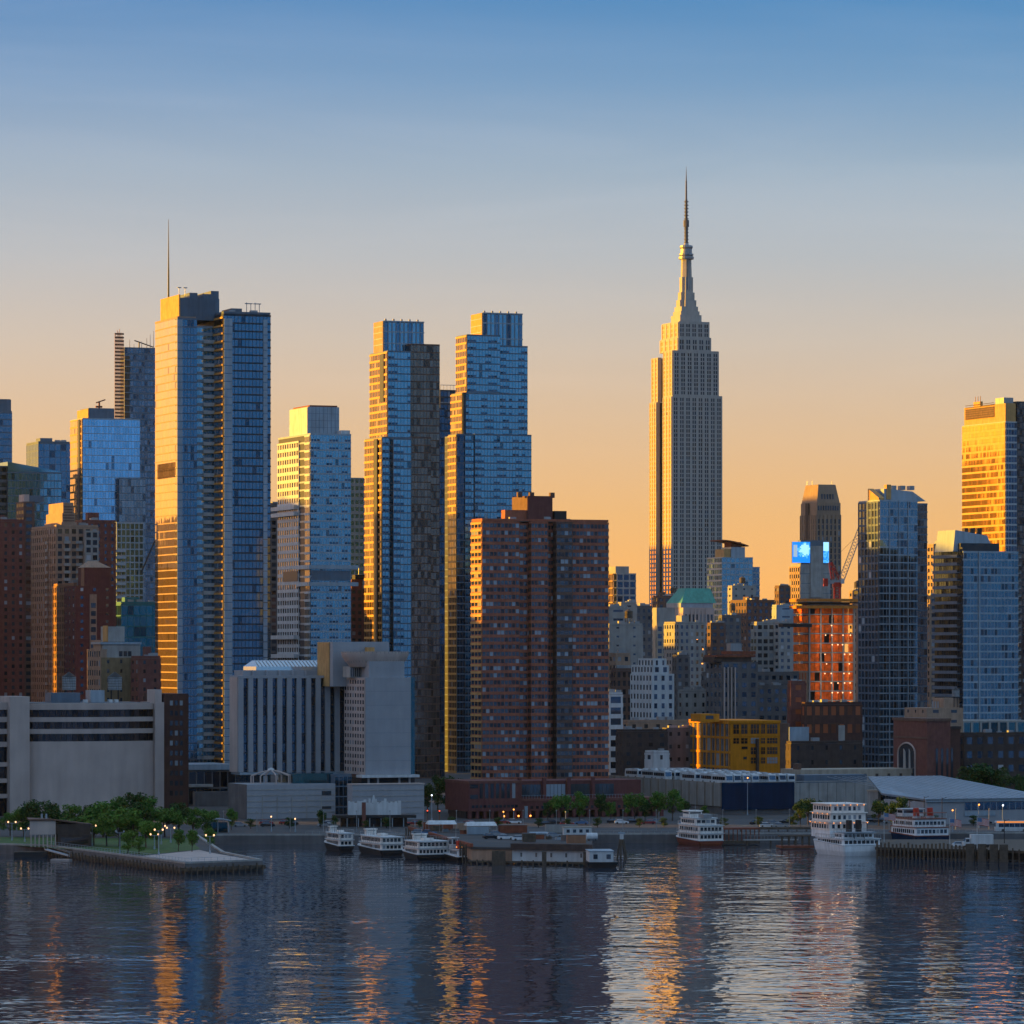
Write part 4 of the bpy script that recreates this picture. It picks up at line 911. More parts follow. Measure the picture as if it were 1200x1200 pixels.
    for k in range(1, 6): p.mb('course', W_CONC).box(-.05, -.12, k * hp / 6, xp, -.01, k * hp / 6 + .3)
    for i in range(1, 6): p.mb('pilaster', W_CONC).box(i * xp / 6, -.2, 0, i * xp / 6 + .35, -.13, hp - 4)
    for (u, v, r, q) in ((377, 388, 933, 928), (377, 388, 949, 946)): p.mb('vent', W_MULLD).box(p.x(u), -.16, p.z(r), p.x(v), -.05, p.z(q))
    p.mb('entrance', G_TEAL).box(p.x(345), -1.2, 0, p.x(358), -.2, p.z(962)); p.mb('entrance_canopy', W_BLUEM).box(p.x(343.5), -2, p.z(962), p.x(358.5), -.2, p.z(960.5))
    # glazed link
    xq = p.x(412, 1); p.grid(xp + .1, 1, xq, 12, 0, p.z(908, xp, 1), 3.0, W_MULL, G_TEAL2, 1.5, .12, .16, .06, .1, 'band', faces='F')
    p.mb('upper_glazing', G_TEAL).box(p.x(343, 5), 5, hp, p.x(390, 5), 20, p.z(907, 0, 5))
    # gazebo ribs on the terrace
    cx = p.x(321, 4); zt = p.z(902.5, cx, 4); r0 = (p.x(344, 4) - p.x(297, 4)) / 2
    for i in range(8):
        a = i * math.pi / 4; m = MB(); q = (cx + r0 * math.cos(a), 7 + r0 * .8 * math.sin(a)); q2 = (cx + r0 * .5 * math.cos(a), 7 + r0 * .4 * math.sin(a))
        m.tube((*q, hp), (*q, hp + 2.6), .22).tube((*q, hp + 2.6), (*q2, zt - .7), .22).tube((*q2, zt - .7), (cx, 7, zt), .22); m.build('gazebo_rib', W_CONCP, p.o)
    MB().lathe([(1.2, zt - .1), (.8, zt + .5), (.1, zt + .7)], (cx, 7, 0), 12).build('gazebo_cap', W_WHITE, p.o)
    p.done()
    d = B('podium_building', 'pale grey banded stone podium behind the ticket pavilion', 'building', 413, 1352)
    hd = d.z(920); xd = d.x(497)
    d.mb('wall', W_CONCG).box(0, 0, 0, xd, 5, hd)
    for k in range(1, 6): d.mb('course', W_CONC).box(-.05, -.1, k * hd / 6, xd, -.01, k * hd / 6 + .25)
    d.mb('coping', W_CONCP).box(-.1, -.15, hd, xd + .1, 5, hd + .35); d.done()
W_CONCG = wall('blue_grey_precast', (.29, .30, .33), var=.06, sc=.2, streak=.05)
G_SKYL = glass('pale_skylight_glass', (.55, .62, .68), metal=.6, dark=0)
G_TEAL2 = glass('dark_teal_glass', (.05, .10, .15), dark=.2)
fin_block()

# ================================================================== infill seen in the gaps
block('apartment_tower', 'thin dark apartment slab in the gap left of the white-banded tower', 'apartment tower', 310, 317, 332, 592, 1900, W_CONCD, G_WINB, 3.1, 2.6, .4, 1.0, 'window', depth=14).done()
block('apartment_tower', 'pale gridded apartment slab behind, right of the white-banded tower', 'apartment tower', 404, 410, 432, 560, 2000, W_CONC, G_BLUE, 3.3, 2.5, .45, .8, 'window', depth=14, roof=False).done()
block('brick_tower', 'dark brown brick slab with an orange roof box between white-banded tower and stepped twins', 'apartment tower', 404, 411, 432, 690, 1840, W_BRICK, G_WIN, 3, 2.6, .5, 1.2, 'window', depth=14, roof=False).done()
b = B('rooftop_plant_block', 'orange and black plant box on the brown slab beside the white-banded tower', 'plant block', 412, 1842, z0=WZ(690, 1840) + .15)
b.mb('wall', W_RUST).box(0, 0, 0, 5, 5, 4); b.mb('upper_deck', W_BLACK).box(2, 1, 4.02, 7, 5, 6); b.mb('mast', W_STEEL).tube((4, 2, 6), (4, 2, 9), .15); b.done()

# --- midtown between the brick tower and the right waterfront towers, back to front
def cons_tower():
    b = block('unfinished_tower', 'half-built concrete frame tower with open sunlit floors left of the spire skyscraper', 'construction site', 713, 723, 745, 672, 2400, W_CONC, G_NAVY, 4, 4, .25, .8, 'band', roof=False)
    b.mb('core_top', W_CONC).box(0, 2, b.h, b.x(737, 2), 14, b.z(663.5)); 
    for i in range(9): b.mb('flank_slab', W_TANSUN).box(-2.2, 1, b.h - i * 4 - .5, -.4, b.y1, b.h - i * 4)
    for i in range(6): b.mb('flank_post', W_TAN).box(-1.8, 1 + i * b.y1 / 6, b.h - 36, -1.3, 1.6 + i * b.y1 / 6, b.h - .6)
    b.done()
cons_tower()
def hat_tower():
    b = block('glass_tower', 'blue glass tower with a curved hat roof just right of the spire skyscraper', 'skyscraper', 838, 846, 882, 653, 2900, W_BLUEM, G_BLUE, 4, 3.2, .3, .5, 'band', roof=False, depth=25)
    b.grid(b.x(882, 5), 5, b.x(890, 5), 20, 0, b.z(664), 4, W_BLUEM, G_BLUED, 3, .3, .5, .2, .2, 'band', faces='F')
    y = 6; xa, xb = b.x(857, y), b.x(873, y); b.mb('crown', W_BLUEM).box(xa, y, b.h, xb, 22, b.z(641, xa, y)); b.mb('crown_flank', W_TANSUN).box(xa - 5, y + 1, b.h, xa - .05, 22, b.z(643.5, xa, y))
    b.mb('crown_top', W_RUST).box(xa + 1, y + 2, b.z(641, xa, y), xb - 2, 20, b.z(635, xa, y))
    m = MB(); x0, x1 = b.x(846, y), b.x(876, y); top = [(x0 + (x1 - x0) * i / 12, b.z(632.5, x0, y) - (b.z(632.5, x0, y) - b.z(639, x0, y)) * (i / 12) ** 1.7) for i in range(13)]
    m.extr([(p, z - .7) for p, z in top] + [(p, z) for p, z in reversed(top)], y - 2, y + 20); m.build('hat_roof', W_RUST, b.o)
    b.done()
hat_tower()
def crown_tower():
    b = B('stone_skyscraper', 'brown masonry tower with chamfered crown behind the glowing blue screens', 'skyscraper', 957, 2920)
    W = W_CROWN
    x1 = b.x(985.5); h = b.z(603); y1 = b.y(938)
    b.grid(0, 0, x1, y1, 0, h, 4, W, G_WIN, x1 / 6, .25, x1 / 6 * .55, -.03, .5, 'strip', faces='FL', top=3)
    z2 = b.z(589); b.mb('upper_wall', W).box(.2, .2, h, x1 - .2, y1 - .3, z2)
    for i in range(9): b.mb('upper_window', G_WIN).box(1 + i * (x1 - 2) / 9, -.05, h + 3, 2.1 + i * (x1 - 2) / 9, .15, z2 - 2)
    z3 = b.z(567.5); m = MB(); m.loft([[(.6, .6, z2), (x1 - .6, .6, z2), (x1 - .6, y1 - .6, z2), (.6, y1 - .6, z2)], [(2.5, 2.5, z3), (x1 - 3, 2.5, z3), (x1 - 3, y1 - 3, z3), (2.5, y1 - 3, z3)]]); m.build('crown', W, b.o)
    for i in range(5): b.mb('crown_window', G_WIN).box(4 + i * (x1 - 8) / 5, .9, z2 + 2.5, 5 + i * (x1 - 8) / 5, 1.4, z2 + 6)
    yr = y1 * .45; b.mb('flank_dark_strip', W_DARK).box(-.6, yr, 0, -.1, yr + y1 * .2, z2)  # flat dark strip laid over the flank, no recess cut
    for px in (946, 952, 975): q = b.x(px, 5); MB().tube((q, 5, z3 - .5), (q, 5, z3 + 2.5), .2).build('vent', W_STEEL, b.o)
    b.done()
crown_tower()
def screen_tower():
    b = B('grey_tower', 'grey blocky tower carrying two glowing blue video screens at its top', 'office tower', 938, 2620)
    x1 = b.x(973); h = b.z(661)
    b.mb('wall', W_CONC).box(0, 0, 0, x1, b.y(927), h)
    b.grid(-.3, .4, 2, b.y(925.5), 0, b.z(664), 4, W_TAN, G_WIN, 3, .4, 1.2, .1, .1, 'window', faces='L')
    for k in range(8): b.mb('panel_joint', W_MULL).box(0, -.06, h - 6 - k * 6, x1, -.01, h - 5.7 - k * 6)
    zt = b.z(632); b.mb('screen_tower', W_MULL).box(1, 1.5, h, x1 - 1.5, 6, zt - .5); b.mb('lift_core', W_CONC).box(b.x(950, -1), -1, b.z(700), b.x(964.5, -1), 6, zt - 4)
    for (p, q, pat) in ((928.3, 949.3, 0), (964.8, 971.3, 1)):
        y = -.6; xa, xb = b.x(p, y), b.x(q, y); za, zz = b.z(659.5, 0, y), b.z(635, 0, y)
        s = link('video_screen', MB().box(xa, y, za, xb, y + .7, zz).mesh('video_screen', W_BLACK), b.o)
        nx, nz = (14, 14) if pat == 0 else (5, 14); rr = random.Random(3 + pat)
        cells = {0: MB(), 1: MB(), 2: MB(), 3: MB()}
        for i in range(nx):
            for k in range(nz):
                u, v = (i + .5) / nx, (k + .5) / nz
                d = math.hypot(u - .72, (v - .62) * 1.1) + rr.uniform(-.09, .09)
                c = 1 if d < .28 else (2 if d < .37 else 0)
                if pat == 1: c = 1 if v > .6 else (2 if rr.random() < .4 else 0)
                if pat == 0 and abs(u - .2) < .11 and .25 < v < .85: c = 3
                a = xa + (xb - xa) * i / nx; e = za + (zz - za) * k / nz; w_, h_ = (xb - xa) / nx, (zz - za) / nz
                cells[c].poly([(a, y - .05, e), (a + w_, y - .05, e), (a + w_, y - .05, e + h_), (a, y - .05, e + h_)])
        for c, m in cells.items():
            if m.f: m.build('picture', SCREEN[c], s)
    b.done()
SCREEN = [emit('screen_blue', (.008, .22, .80), 0.48), emit('screen_pale', (.35, .70, .95), 0.48), emit('screen_mid', (.08, .42, .9), 0.48), emit('screen_grey', (.32, .42, .5), 0.42)]
screen_tower()
MID = [
 # label, cat, xl, xm, xr, ytop, D, wall, glass, fh, bay, sp, pier, name
 ('brown masonry block in shade below left of the green-roofed tower', 'building', 765, 771, 800, 700, 2750, W_BRICK2, G_WIN, 4, 4, .5, 2, 'office_building'),
 ('flat grey box-topped block right of the green-roofed tower', 'building', 853, 858, 886, 688, 2600, W_CONC, G_WIN, 4, 6, .7, 4, 'office_building'),
 ('brown brick building with a lit western edge below the hat tower', 'building', 856, 875, 908, 705, 2300, W_BRICK2, G_WINB, 3.6, 3.4, .5, 1.8, 'brick_building'),
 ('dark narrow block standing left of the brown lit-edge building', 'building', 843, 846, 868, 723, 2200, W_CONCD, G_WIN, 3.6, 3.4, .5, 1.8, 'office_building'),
 ('grey brown block in shade right of the gothic-topped tower', 'building', 829, 833, 850, 732, 2150, W_BRICK2, G_WIN, 3.5, 3.2, .5, 1.8, 'office_building'),
 ('tan prewar block left of the construction netting tower', 'building', 908, 913, 926, 688, 2500, W_BRICK2, G_WIN, 3.6, 3, .5, 1.6, 'office_building'),
 ('pale blue-grey blank slab beside the orange construction tower', 'building', 905, 910, 932, 711, 2100, W_BLUEM, G_WINB, 4, 7, .8, 6, 'office_building'),
 ('concrete gridded office block with pale parapet left of the orange tower', 'office block', 880, 887, 914, 731, 2000, W_CONC, G_WIN, 3.3, 2.8, .42, .9, 'office_building'),
 ('pale apartment slab joined right of the concrete gridded block', 'apartment block', 908, 913, 935, 731, 1990, W_CONC, G_WINB, 3.2, 3.6, .5, 1.8, 'apartment_building'),
 ('pale concrete block right behind the red brick tower edge', 'building', 708, 713, 736, 713, 2000, W_CONC, G_WINB, 4, 7, .75, 5, 'office_building'),
 ('pale blank slab with stepped top behind the white stepped building', 'building', 724, 728, 746, 708, 2050, W_CONC, G_WINB, 4, 7, .8, 6, 'office_building'),
 ('wide grey concrete slab in shade behind the white stepped building', 'building', 708, 714, 753, 733, 1950, W_CONC, G_WINB, 4, 8, .8, 7, 'office_building'),
 ('dark prewar block left of the tan gridded office block', 'building', 740, 745, 764, 712, 2120, W_CONCD, G_WIN, 3.6, 3, .5, 1.6, 'office_building'),
 ('tan brick loft behind the left side of the white stepped building', 'building', 714, 722, 738, 768, 1800, W_TAN, G_WIN, 3.6, 3.2, .5, 1.6, 'brick_building'),
 ('brown loft with vertical piers left of the white stepped building', 'building', 716, 722, 741, 786, 1740, W_BRICK2, G_WIN, 3.6, 2.4, .4, 1.1, 'brick_building'),
 ('narrow grey brown block at the foot of the lit grey tower', 'building', 788, 793, 808, 770, 1850, W_CONCD, G_WIN, 3.4, 3, .5, 1.6, 'office_building'),
 ('square pale grey loft with dotted windows below the lit grey tower', 'building', 795, 800, 829, 811, 1720, W_CONC, G_WIN, 3.6, 4, .55, 2.6, 'brick_building'),
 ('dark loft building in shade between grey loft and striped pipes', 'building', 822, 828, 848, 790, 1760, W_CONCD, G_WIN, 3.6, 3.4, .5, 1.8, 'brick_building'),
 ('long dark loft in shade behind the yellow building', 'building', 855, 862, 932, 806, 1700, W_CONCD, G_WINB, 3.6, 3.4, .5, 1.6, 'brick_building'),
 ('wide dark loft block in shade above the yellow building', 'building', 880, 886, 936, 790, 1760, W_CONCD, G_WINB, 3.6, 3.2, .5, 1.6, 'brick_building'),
 ('low brown terrace with long parapet below the white stepped building', 'building', 729, 736, 806, 847, 1620, W_TAN, G_WIN, 3.6, 5, .6, 3.4, 'brick_building'),
 ('low dark brick row in shade left of the yellow building', 'building', 722, 730, 782, 858, 1560, W_DARK, G_WIN, 3.6, 4, .6, 2.8, 'brick_building'),
 ('dark corrugated shed beside the yellow building', 'shed', 776, 781, 810, 856, 1590, W_CONCD, G_WIN, 5, 3, .7, 2.2, 'shed'),
 ('dark grey block in the gap behind the tan gridded office block', 'building', 806, 811, 835, 745, 2300, W_CONCD, G_WIN, 3.6, 3, .5, 1.6, 'office_building'),
 ('distant brown slab between hat tower and tan prewar block', 'building', 886, 890, 912, 712, 2700, W_BRICK2, G_WIN, 3.6, 3, .5, 1.6, 'office_building'),
 ('tan slab seen in the sliver beside the slate blue tower', 'building', 996, 999, 1010, 694, 2400, W_TAN, G_WIN, 3.6, 3, .5, 1.6, 'office_building'),
 ('thin tan tower in the sliver between the two right glass towers', 'apartment tower', 1087, 1094, 1106, 640, 1900, W_TAN, G_WIN, 3.1, 2.6, .45, 1.2, 'apartment_tower'),
 ('brown apartment slab low in the sliver between the right glass towers', 'apartment tower', 1084, 1090, 1104, 700, 1800, W_TAN, G_WIN, 3.1, 2.4, .4, 1.2, 'apartment_tower'),
 ('dark slab behind the pale blue balcony tower at right edge', 'building', 1180, 1190, 1230, 760, 1900, W_DARK, G_WIN, 3.2, 3, .5, 1.5, 'office_building'),
]
for (lb, ct, xl, xm, xr, yt, D, W, G, fh, bay, sp, pier, nm) in MID:
    block(nm, lb, ct, xl, xm, xr, yt, D, W, G, fh, bay, sp, pier, 'window', depth=4, cap=60, nroof=5, tank=(int(xm) % 3 == 0)).done()
def tan_grid():
    b = B('office_building', 'tan gridded office block with a blank pale penthouse left of the green roof', 'office block', 770, 2300)
    x1 = b.x(795); h = b.z(733); b.grid(0, 0, x1, 22, 0, h, 3.9, W_BEIGE, G_WINB, 2.9, .4, .8, .1, .25, 'window', faces='FL')
    y1 = b.y(763); b.mb('wing', W_BEIGE).box(-.6, .8, 0, -.02, y1, h); y = 1.5; b.mb('penthouse', W_CONC).box(b.x(769.5, y), y, h, b.x(791, y), 18, b.z(712, 0, y)); b.done()
tan_grid()
def gothic():
    b = B('stone_tower', 'grey stone tower with gothic pinnacles and a green copper hip roof', 'office tower', 800, 2520)
    x1 = b.x(838); y1 = 26; h = b.z(712)
    b.grid(0, 0, x1, y1, 0, b.z(735), 3.8, W_CONC, G_WIN, 3.4, .4, 1.6, .1, .3, 'window', faces='FL')
    b.mb('upper_wall', W_CONCP).box(.5, .5, b.z(735), x1 - .5, y1, h)
    for i in range(9):
        q = 1 + i * (x1 - 2) / 8; hh = h - (0 if 1 < i < 7 else 5)
        b.mb('pinnacle', W_CONCP).loft([[(q - .55, -.3, b.z(735)), (q + .55, -.3, b.z(735)), (q + .55, .6, b.z(735)), (q - .55, .6, b.z(735))], [(q - .5, -.2, hh - 3), (q + .5, -.2, hh - 3), (q + .5, .6, hh - 3), (q - .5, .6, hh - 3)], [(q - .06, .1, hh), (q + .06, .1, hh), (q + .06, .25, hh), (q - .06, .25, hh)]])
    for i in range(8): b.mb('upper_window', G_WIN).box(1.8 + i * (x1 - 2) / 8, .38, b.z(733), 3 + i * (x1 - 2) / 8, .48, h - 4)
    z1 = b.z(706.5, 0, 3); b.mb('attic', W_BLUEM).box(.2, 3, h, x1, y1 - 1, z1)
    xa, xb = b.x(798.5, 3), b.x(839, 3); z2 = b.z(689.3, 0, 10)
    m = MB(); m.loft([[(xa, 2.6, z1), (xb, 2.6, z1), (xb, y1, z1), (xa, y1, z1)], [(b.x(804, 8), 9, z2), (b.x(833, 8), 9, z2), (b.x(833, 8), y1 - 7, z2), (b.x(804, 8), y1 - 7, z2)]]); m.build('hip_roof', W_COPPER, b.o)
    b.done()
gothic()
b = block('apartment_tower', 'grey tan prewar tower with a few lit windows below the green roof', 'apartment tower', 786, 796, 826, 731, 2000, W_CONC, G_WINB, 3.4, 2.8, .48, 1.5, 'window', depth=18)
for (px, py) in ((823, 760), (822, 777), (816, 748)): MB().box(b.x(px), -.1, b.z(py + 1.6), b.x(px + 1.8), -.07, b.z(py)).build('lit_window', E_AMBER, b.o)
b.done()
def white_stepped():
    b = B('white_building', 'white stepped loft building with dark windows behind the bus depot', 'building', 765, 1700)
    x1 = b.x(790); yl = b.y(738.6); W = W_WHITE
    for (pl, pm, pr, pt, yo) in ((738.6, 764, 790, 790, 0), (740, 765, 784, 780, .4), (748, 766, 781, 772, .8)):
        xa, xb = b.x(pm, yo), b.x(pr, yo); b.grid(xa, yo, xb, max(3, b.y(pl, xa)), 0, b.z(pt, xa, yo), 3.6, W, G_WINB, 3.1, .45, 1.9, .02, .04, 'window', faces='FL')
    b.done()
white_stepped()
b = block('white_building', 'small white block with a tidy grid of blue windows beside the red brick tower', 'building', 709, 713.5, 729.5, 814.5, 1600, W_WHITE, G_WINB, 4.2, 4.6, .4, 1.4, 'window', depth=12); b.done()
b = block('white_box_building', 'small white boxy shed below the low dark brick row', 'shed', 761, 766, 784, 883, 1545, W_WHITE, G_WINB, 9, 6, .8, 5, 'window', depth=8, nroof=1); b.done()
def pipes():
    b = B('brick_building', 'dark loft with four pale vertical pipes up its front and a rusty roof shed', 'building', 846, 1690)
    x1 = b.x(888); h = b.z(776)
    b.grid(0, 0, x1, 16, 0, h, 3.8, W_CONCD, G_WINB, 3.6, .5, 2, .05, .1, 'window', faces='FL')
    for i in range(4): q = b.x(847.5 + i * 4.2); MB().box(q, -.9, 4, q + .42, -.4, h - 2).build('pipe', W_PIPE, b.o)
    b.mb('roof_house', W_DARK).box(-3, 1, h, x1 * .85, 12, b.z(770)); b.mb('roof_slab', W_RUST).box(-2, .4, b.z(770), x1 * .95, 13, b.z(767.5)); b.mb('roof_slab', W_RUST).box(5, 2, b.z(767), x1, 12, b.z(763))
    b.mb('roof_unit', W_STEEL).box(b.x(861), 4, b.z(763), b.x(874), 8, b.z(754)); b.done()
W_PIPE = wall('pale_pipe', (.45, .36, .33), var=.1)
pipes()
# --- orange construction tower and its crane
W_ORG2 = wall('orange_safety_screen', (.60, .20, .035), var=.2, sc=.5)
def orange_tower():
    b = B('unfinished_tower', 'construction tower wrapped in orange netting with strings of work lights', 'construction site', 948, 1800)
    x1 = b.x(1002); y1 = b.y(930); h = b.z(708); fh = 4.05
    n = int(h / fh)
    for i in range(n + 1):
        z = h - i * fh; MB().box(0, 0, z - .45, x1, y1, z).build('floor_slab', W_CONC, b.o)
    b.mb('core', W_CONCD).box(3, 4, 0, x1 - 3, y1 - 3, h - .5)
    for i in range(n):
        z = h - i * fh; low = i > 9
        a, c = (.6, x1 - .8) if not low else (x1 * .32, x1 * .92)
        k = 9
        for j in range(k):
            xa, xb = a + j * (c - a) / k, a + (j + 1) * (c - a) / k - .12
            if (i * 7 + j * 5) % 9 == 0: continue
            MB().poly([(xa, .3, z - fh + .05), (xb, .3, z - fh + .05), (xb, .25, z - .5), (xa, .25, z - .5)]).build('netting', W_ORANGE, b.o)
    for j in range(5): b.mb('column', W_CONC).box(j * (x1 - .6) / 4, -.15, 0, j * (x1 - .6) / 4 + .6, .2, h - .5)
    b.mb('hoist_panel', W_BLUEM).box(-.2, -.3, 0, x1 * .24, -.18, h - 10 * fh)
    for i in range(10, n):
        for j in (0, 1): MB().poly([(x1 * (.03 + .1 * j), -.36, h - (i + 1) * fh + 1), (x1 * (.1 + .1 * j), -.36, h - (i + 1) * fh + 1), (x1 * (.1 + .1 * j), -.36, h - i * fh - .8), (x1 * (.03 + .1 * j), -.36, h - i * fh - .8)]).build('netting', W_ORANGE, b.o)
    # finished-looking tan flank with windows
    b.grid(-.5, .5, -.05, y1, 0, h - 7 * fh, fh, W_TAN, G_ORW, 3, .3, 1.1, .1, .2, 'window', faces='L')
    for i in range(7): MB().poly([(-.1, y1, h - (i + 1) * fh + .2), (-.1, .6, h - (i + 1) * fh + .2), (-.1, .6, h - i * fh - .8), (-.1, y1, h - i * fh - .8)]).build('netting', W_ORANGE, b.o)
    for (p, q) in ((701.5, 705), (709.5, 713)):                     # safety screens at the top decks
        MB().box(-2, -2, b.z(q), x1 + 1.5, -1.8, b.z(p)).box(-2, -1.79, b.z(q), -1.8, y1, b.z(p)).build('safety_screen', W_ORG2, b.o)
    b.mb('top_deck', W_DARK).box(-1.7, -1.7, b.z(707), x1 + 1.4, y1, b.z(705.3)); b.mb('column', W_DARK).box(2, 1, h, x1 - 2, y1 - 1, b.z(707))
    for k, px in ((0, 925), (1, 1003)): b.mb('loading_deck', W_BLACK).box(b.x(px - 8 + 16 * k, -3) if not k else x1, -3, b.z(735) - k * 9 * 0 + (14 if k else 0), (0 if not k else x1 + 4), 1, b.z(731) + (14 if k else 0))
    rr = random.Random(5); lm = MB().lathe([(.05, -.3), (.32, 0), (.05, .3)], (0, 0, 0), 6).mesh('work_light', E_WARM)
    for i in range(1, n):
        for j in range(5):
            if j % 2 == 0:
                pl = bpy.data.lights.new('work_lamp', 'POINT'); pl.energy = 26; pl.color = (1, .66, .36); pl.shadow_soft_size = .3
                lo = bpy.data.objects.new('work_lamp', pl); COL.objects.link(lo); lo.parent = b.o; lo.location = (x1 * (.22 + .16 * j), -1.6, h - i * fh - 1.2)
            if rr.random() < .55: link('work_light', lm, b.o, (x1 * (.35 + .13 * j) + rr.uniform(-.5, .5), -.5, h - i * fh - .9))
    b.done()
G_ORW = glass('orange_lined_window', (.35, .09, .03), metal=.2, rough=.4, dark=.2)
E_LITW = emit('lit_window', (1, .5, .2), 0.68)
orange_tower()
def crane():
    D = 1830; t = thing('tower_crane', 'red luffing tower crane with raised lattice jib above the orange netting tower', 'crane', (WX(981, D), D, WZ(706, D)), 0)
    k = D / F
    def p(px, py, y=0): return Vector(((px - 981) * k, y, (706 - py) * k))
    def lattice(a, c, wd, n, mat, nm, r=.14):
        m = MB(); d = (c - a).normalized(); u = d.cross(Vector((0, 1, 0))).normalized() * wd / 2; v = Vector((0, wd / 2, 0))
        cs = [(u + v), (u - v), (-u - v), (-u + v)]
        for q in cs: m.tube(a + q, c + q, r, 4)
        for i in range(n):
            s0, s1 = a + (c - a) * i / n, a + (c - a) * (i + 1) / n
            for j in range(4): m.tube(s0 + cs[j], s1 + cs[(j + 1) % 4], r * .7, 4)
        m.build(nm, mat, t)
    lattice(p(981, 706), p(981, 688), 2.4, 5, W_RED, 'mast', .28)
    MB().box(-1.8, -1.8, p(0, 688).z, 1.8, 1.8, p(0, 684).z).lathe([(1.9, p(0, 684).z), (1.9, p(0, 682.5).z)], (0, 0, 0), 12).build('slew_ring', W_RED, t)
    MB().box(p(965, 0).x, -1.3, p(0, 684).z, p(988, 0).x, 1.3, p(0, 680).z).build('machinery_deck', W_STEEL, t)
    MB().box(p(965, 0).x, -1.5, p(0, 687).z, p(970, 0).x, 1.5, p(0, 678).z).build('counterweight', W_RED, t)
    MB().box(p(985, 0).x, -2.6, p(0, 684).z, p(989, 0).x, -1.2, p(0, 678.5).z).build('cab', W_WHITE, t)
    lattice(p(976, 679), p(973, 659), 1.2, 4, W_RED, 'a_frame', .2); lattice(p(984, 679), p(974, 659), .8, 4, W_RED, 'a_frame', .2)
    lattice(p(986, 680), p(1009, 618), 2.2, 16, W_STEEL, 'jib', .17)
    m = MB(); m.tube(p(973, 659), p(1006, 626), .07, 4).tube(p(1009, 618), p(1009, 640), .05, 4); m.build('cable', W_BLACK, t)
crane()
# --- yellow building
def yellow():
    b = B('yellow_building', 'bright yellow painted loft building with dark grid windows behind the depot', 'building', 856, 1560)
    x1 = b.x(914); y1 = b.y(808.5); h = b.z(846); W = W_YEL; nf = 4; fh = (h - 1) / 5
    # street front: big windows low, small bays, uneven like a warehouse
    b.mb('wall', W).box(0, 0, 0, x1, y1, h)
    rows = [(849, 860), (865, 871.5), (876, 884), (888, 895)]
    for r, (ya, yb) in enumerate(rows):
        for (p, q) in ((859, 866), (868, 876), (879.5, 889.5), (891.5, 896.5), (898.5, 911)):
            if r >= 2 and q < 880: continue
            if r == 3 and q < 897 and p > 880 and p < 890: continue
            w_ = MB().poly([(b.x(p), -.1, b.z(yb)), (b.x(q), -.1, b.z(yb)), (b.x(q), -.1, b.z(ya)), (b.x(p), -.1, b.z(ya))]).build('window', G_WIN, b.o)
            m = MB(); xa, xb = b.x(p), b.x(q); za, zz = b.z(yb), b.z(ya); n = max(2, round((xb - xa) / 1.1))
            for i in range(n + 1): m.box(xa + i * (xb - xa) / n - .05, -.2, za, xa + i * (xb - xa) / n + .05, -.12, zz)
            m.box(xa, -.22, (za + zz) / 2 - .05, xb, -.2, (za + zz) / 2 + .05); m.build('glazing_bar', W, w_)
    b.mb('window', G_WIN)
    for (p, q, ya, yb) in ((869, 876, 875, 878), (871, 875, 887, 890)): MB().poly([(b.x(p), -.1, b.z(yb)), (b.x(q), -.1, b.z(yb)), (b.x(q), -.1, b.z(ya)), (b.x(p), -.1, b.z(ya))]).build('window', G_WIN, b.o)
    b.grid(-.3, .3, 2, y1, 0, h - .2, h / 5.2, W_YEL2, G_WIN, y1 / 9, .16, y1 / 9 * .3, .25, .12, 'window', faces='L', core=W_DARK)
    for i in range(9):
        for k in (1, 2): b.mb('glazing_bar', W_PIPE).box(-.42, (i + k / 3) * y1 / 9 - .12, 0, -.36, (i + k / 3) * y1 / 9 + .12, h - 1)
    b.mb('cornice', W).box(-.5, -.35, h - .5, x1 + .2, y1, h + .5); b.mb('cornice', W).box(-.4, -.25, b.z(862.6), x1, -.02, b.z(861.2))
    b.mb('brick_end', W_BRICK2).box(x1 + .05, .4, 0, b.x(925.5, .4), 22, h - .6)
    yo = 6; b.mb('roof_house', W_YEL2).box(b.x(822, yo), yo, h, b.x(843, yo), 16, b.z(836.5, 0, yo))
    b.mb('roof_house_window', G_WIN).box(b.x(827, yo), yo - .1, h + 1, b.x(836, yo), yo - .02, b.z(838.5, 0, yo))
    q = b.x(885); MB().box(q, -1.6, 0, q + .8, -.4, b.z(866)).build('chimney', W_DARK, b.o)
    b.done()
W_YEL2 = wall('ochre_yellow_paint', (.55, .21, .015), var=.15, sc=.4)
yellow()
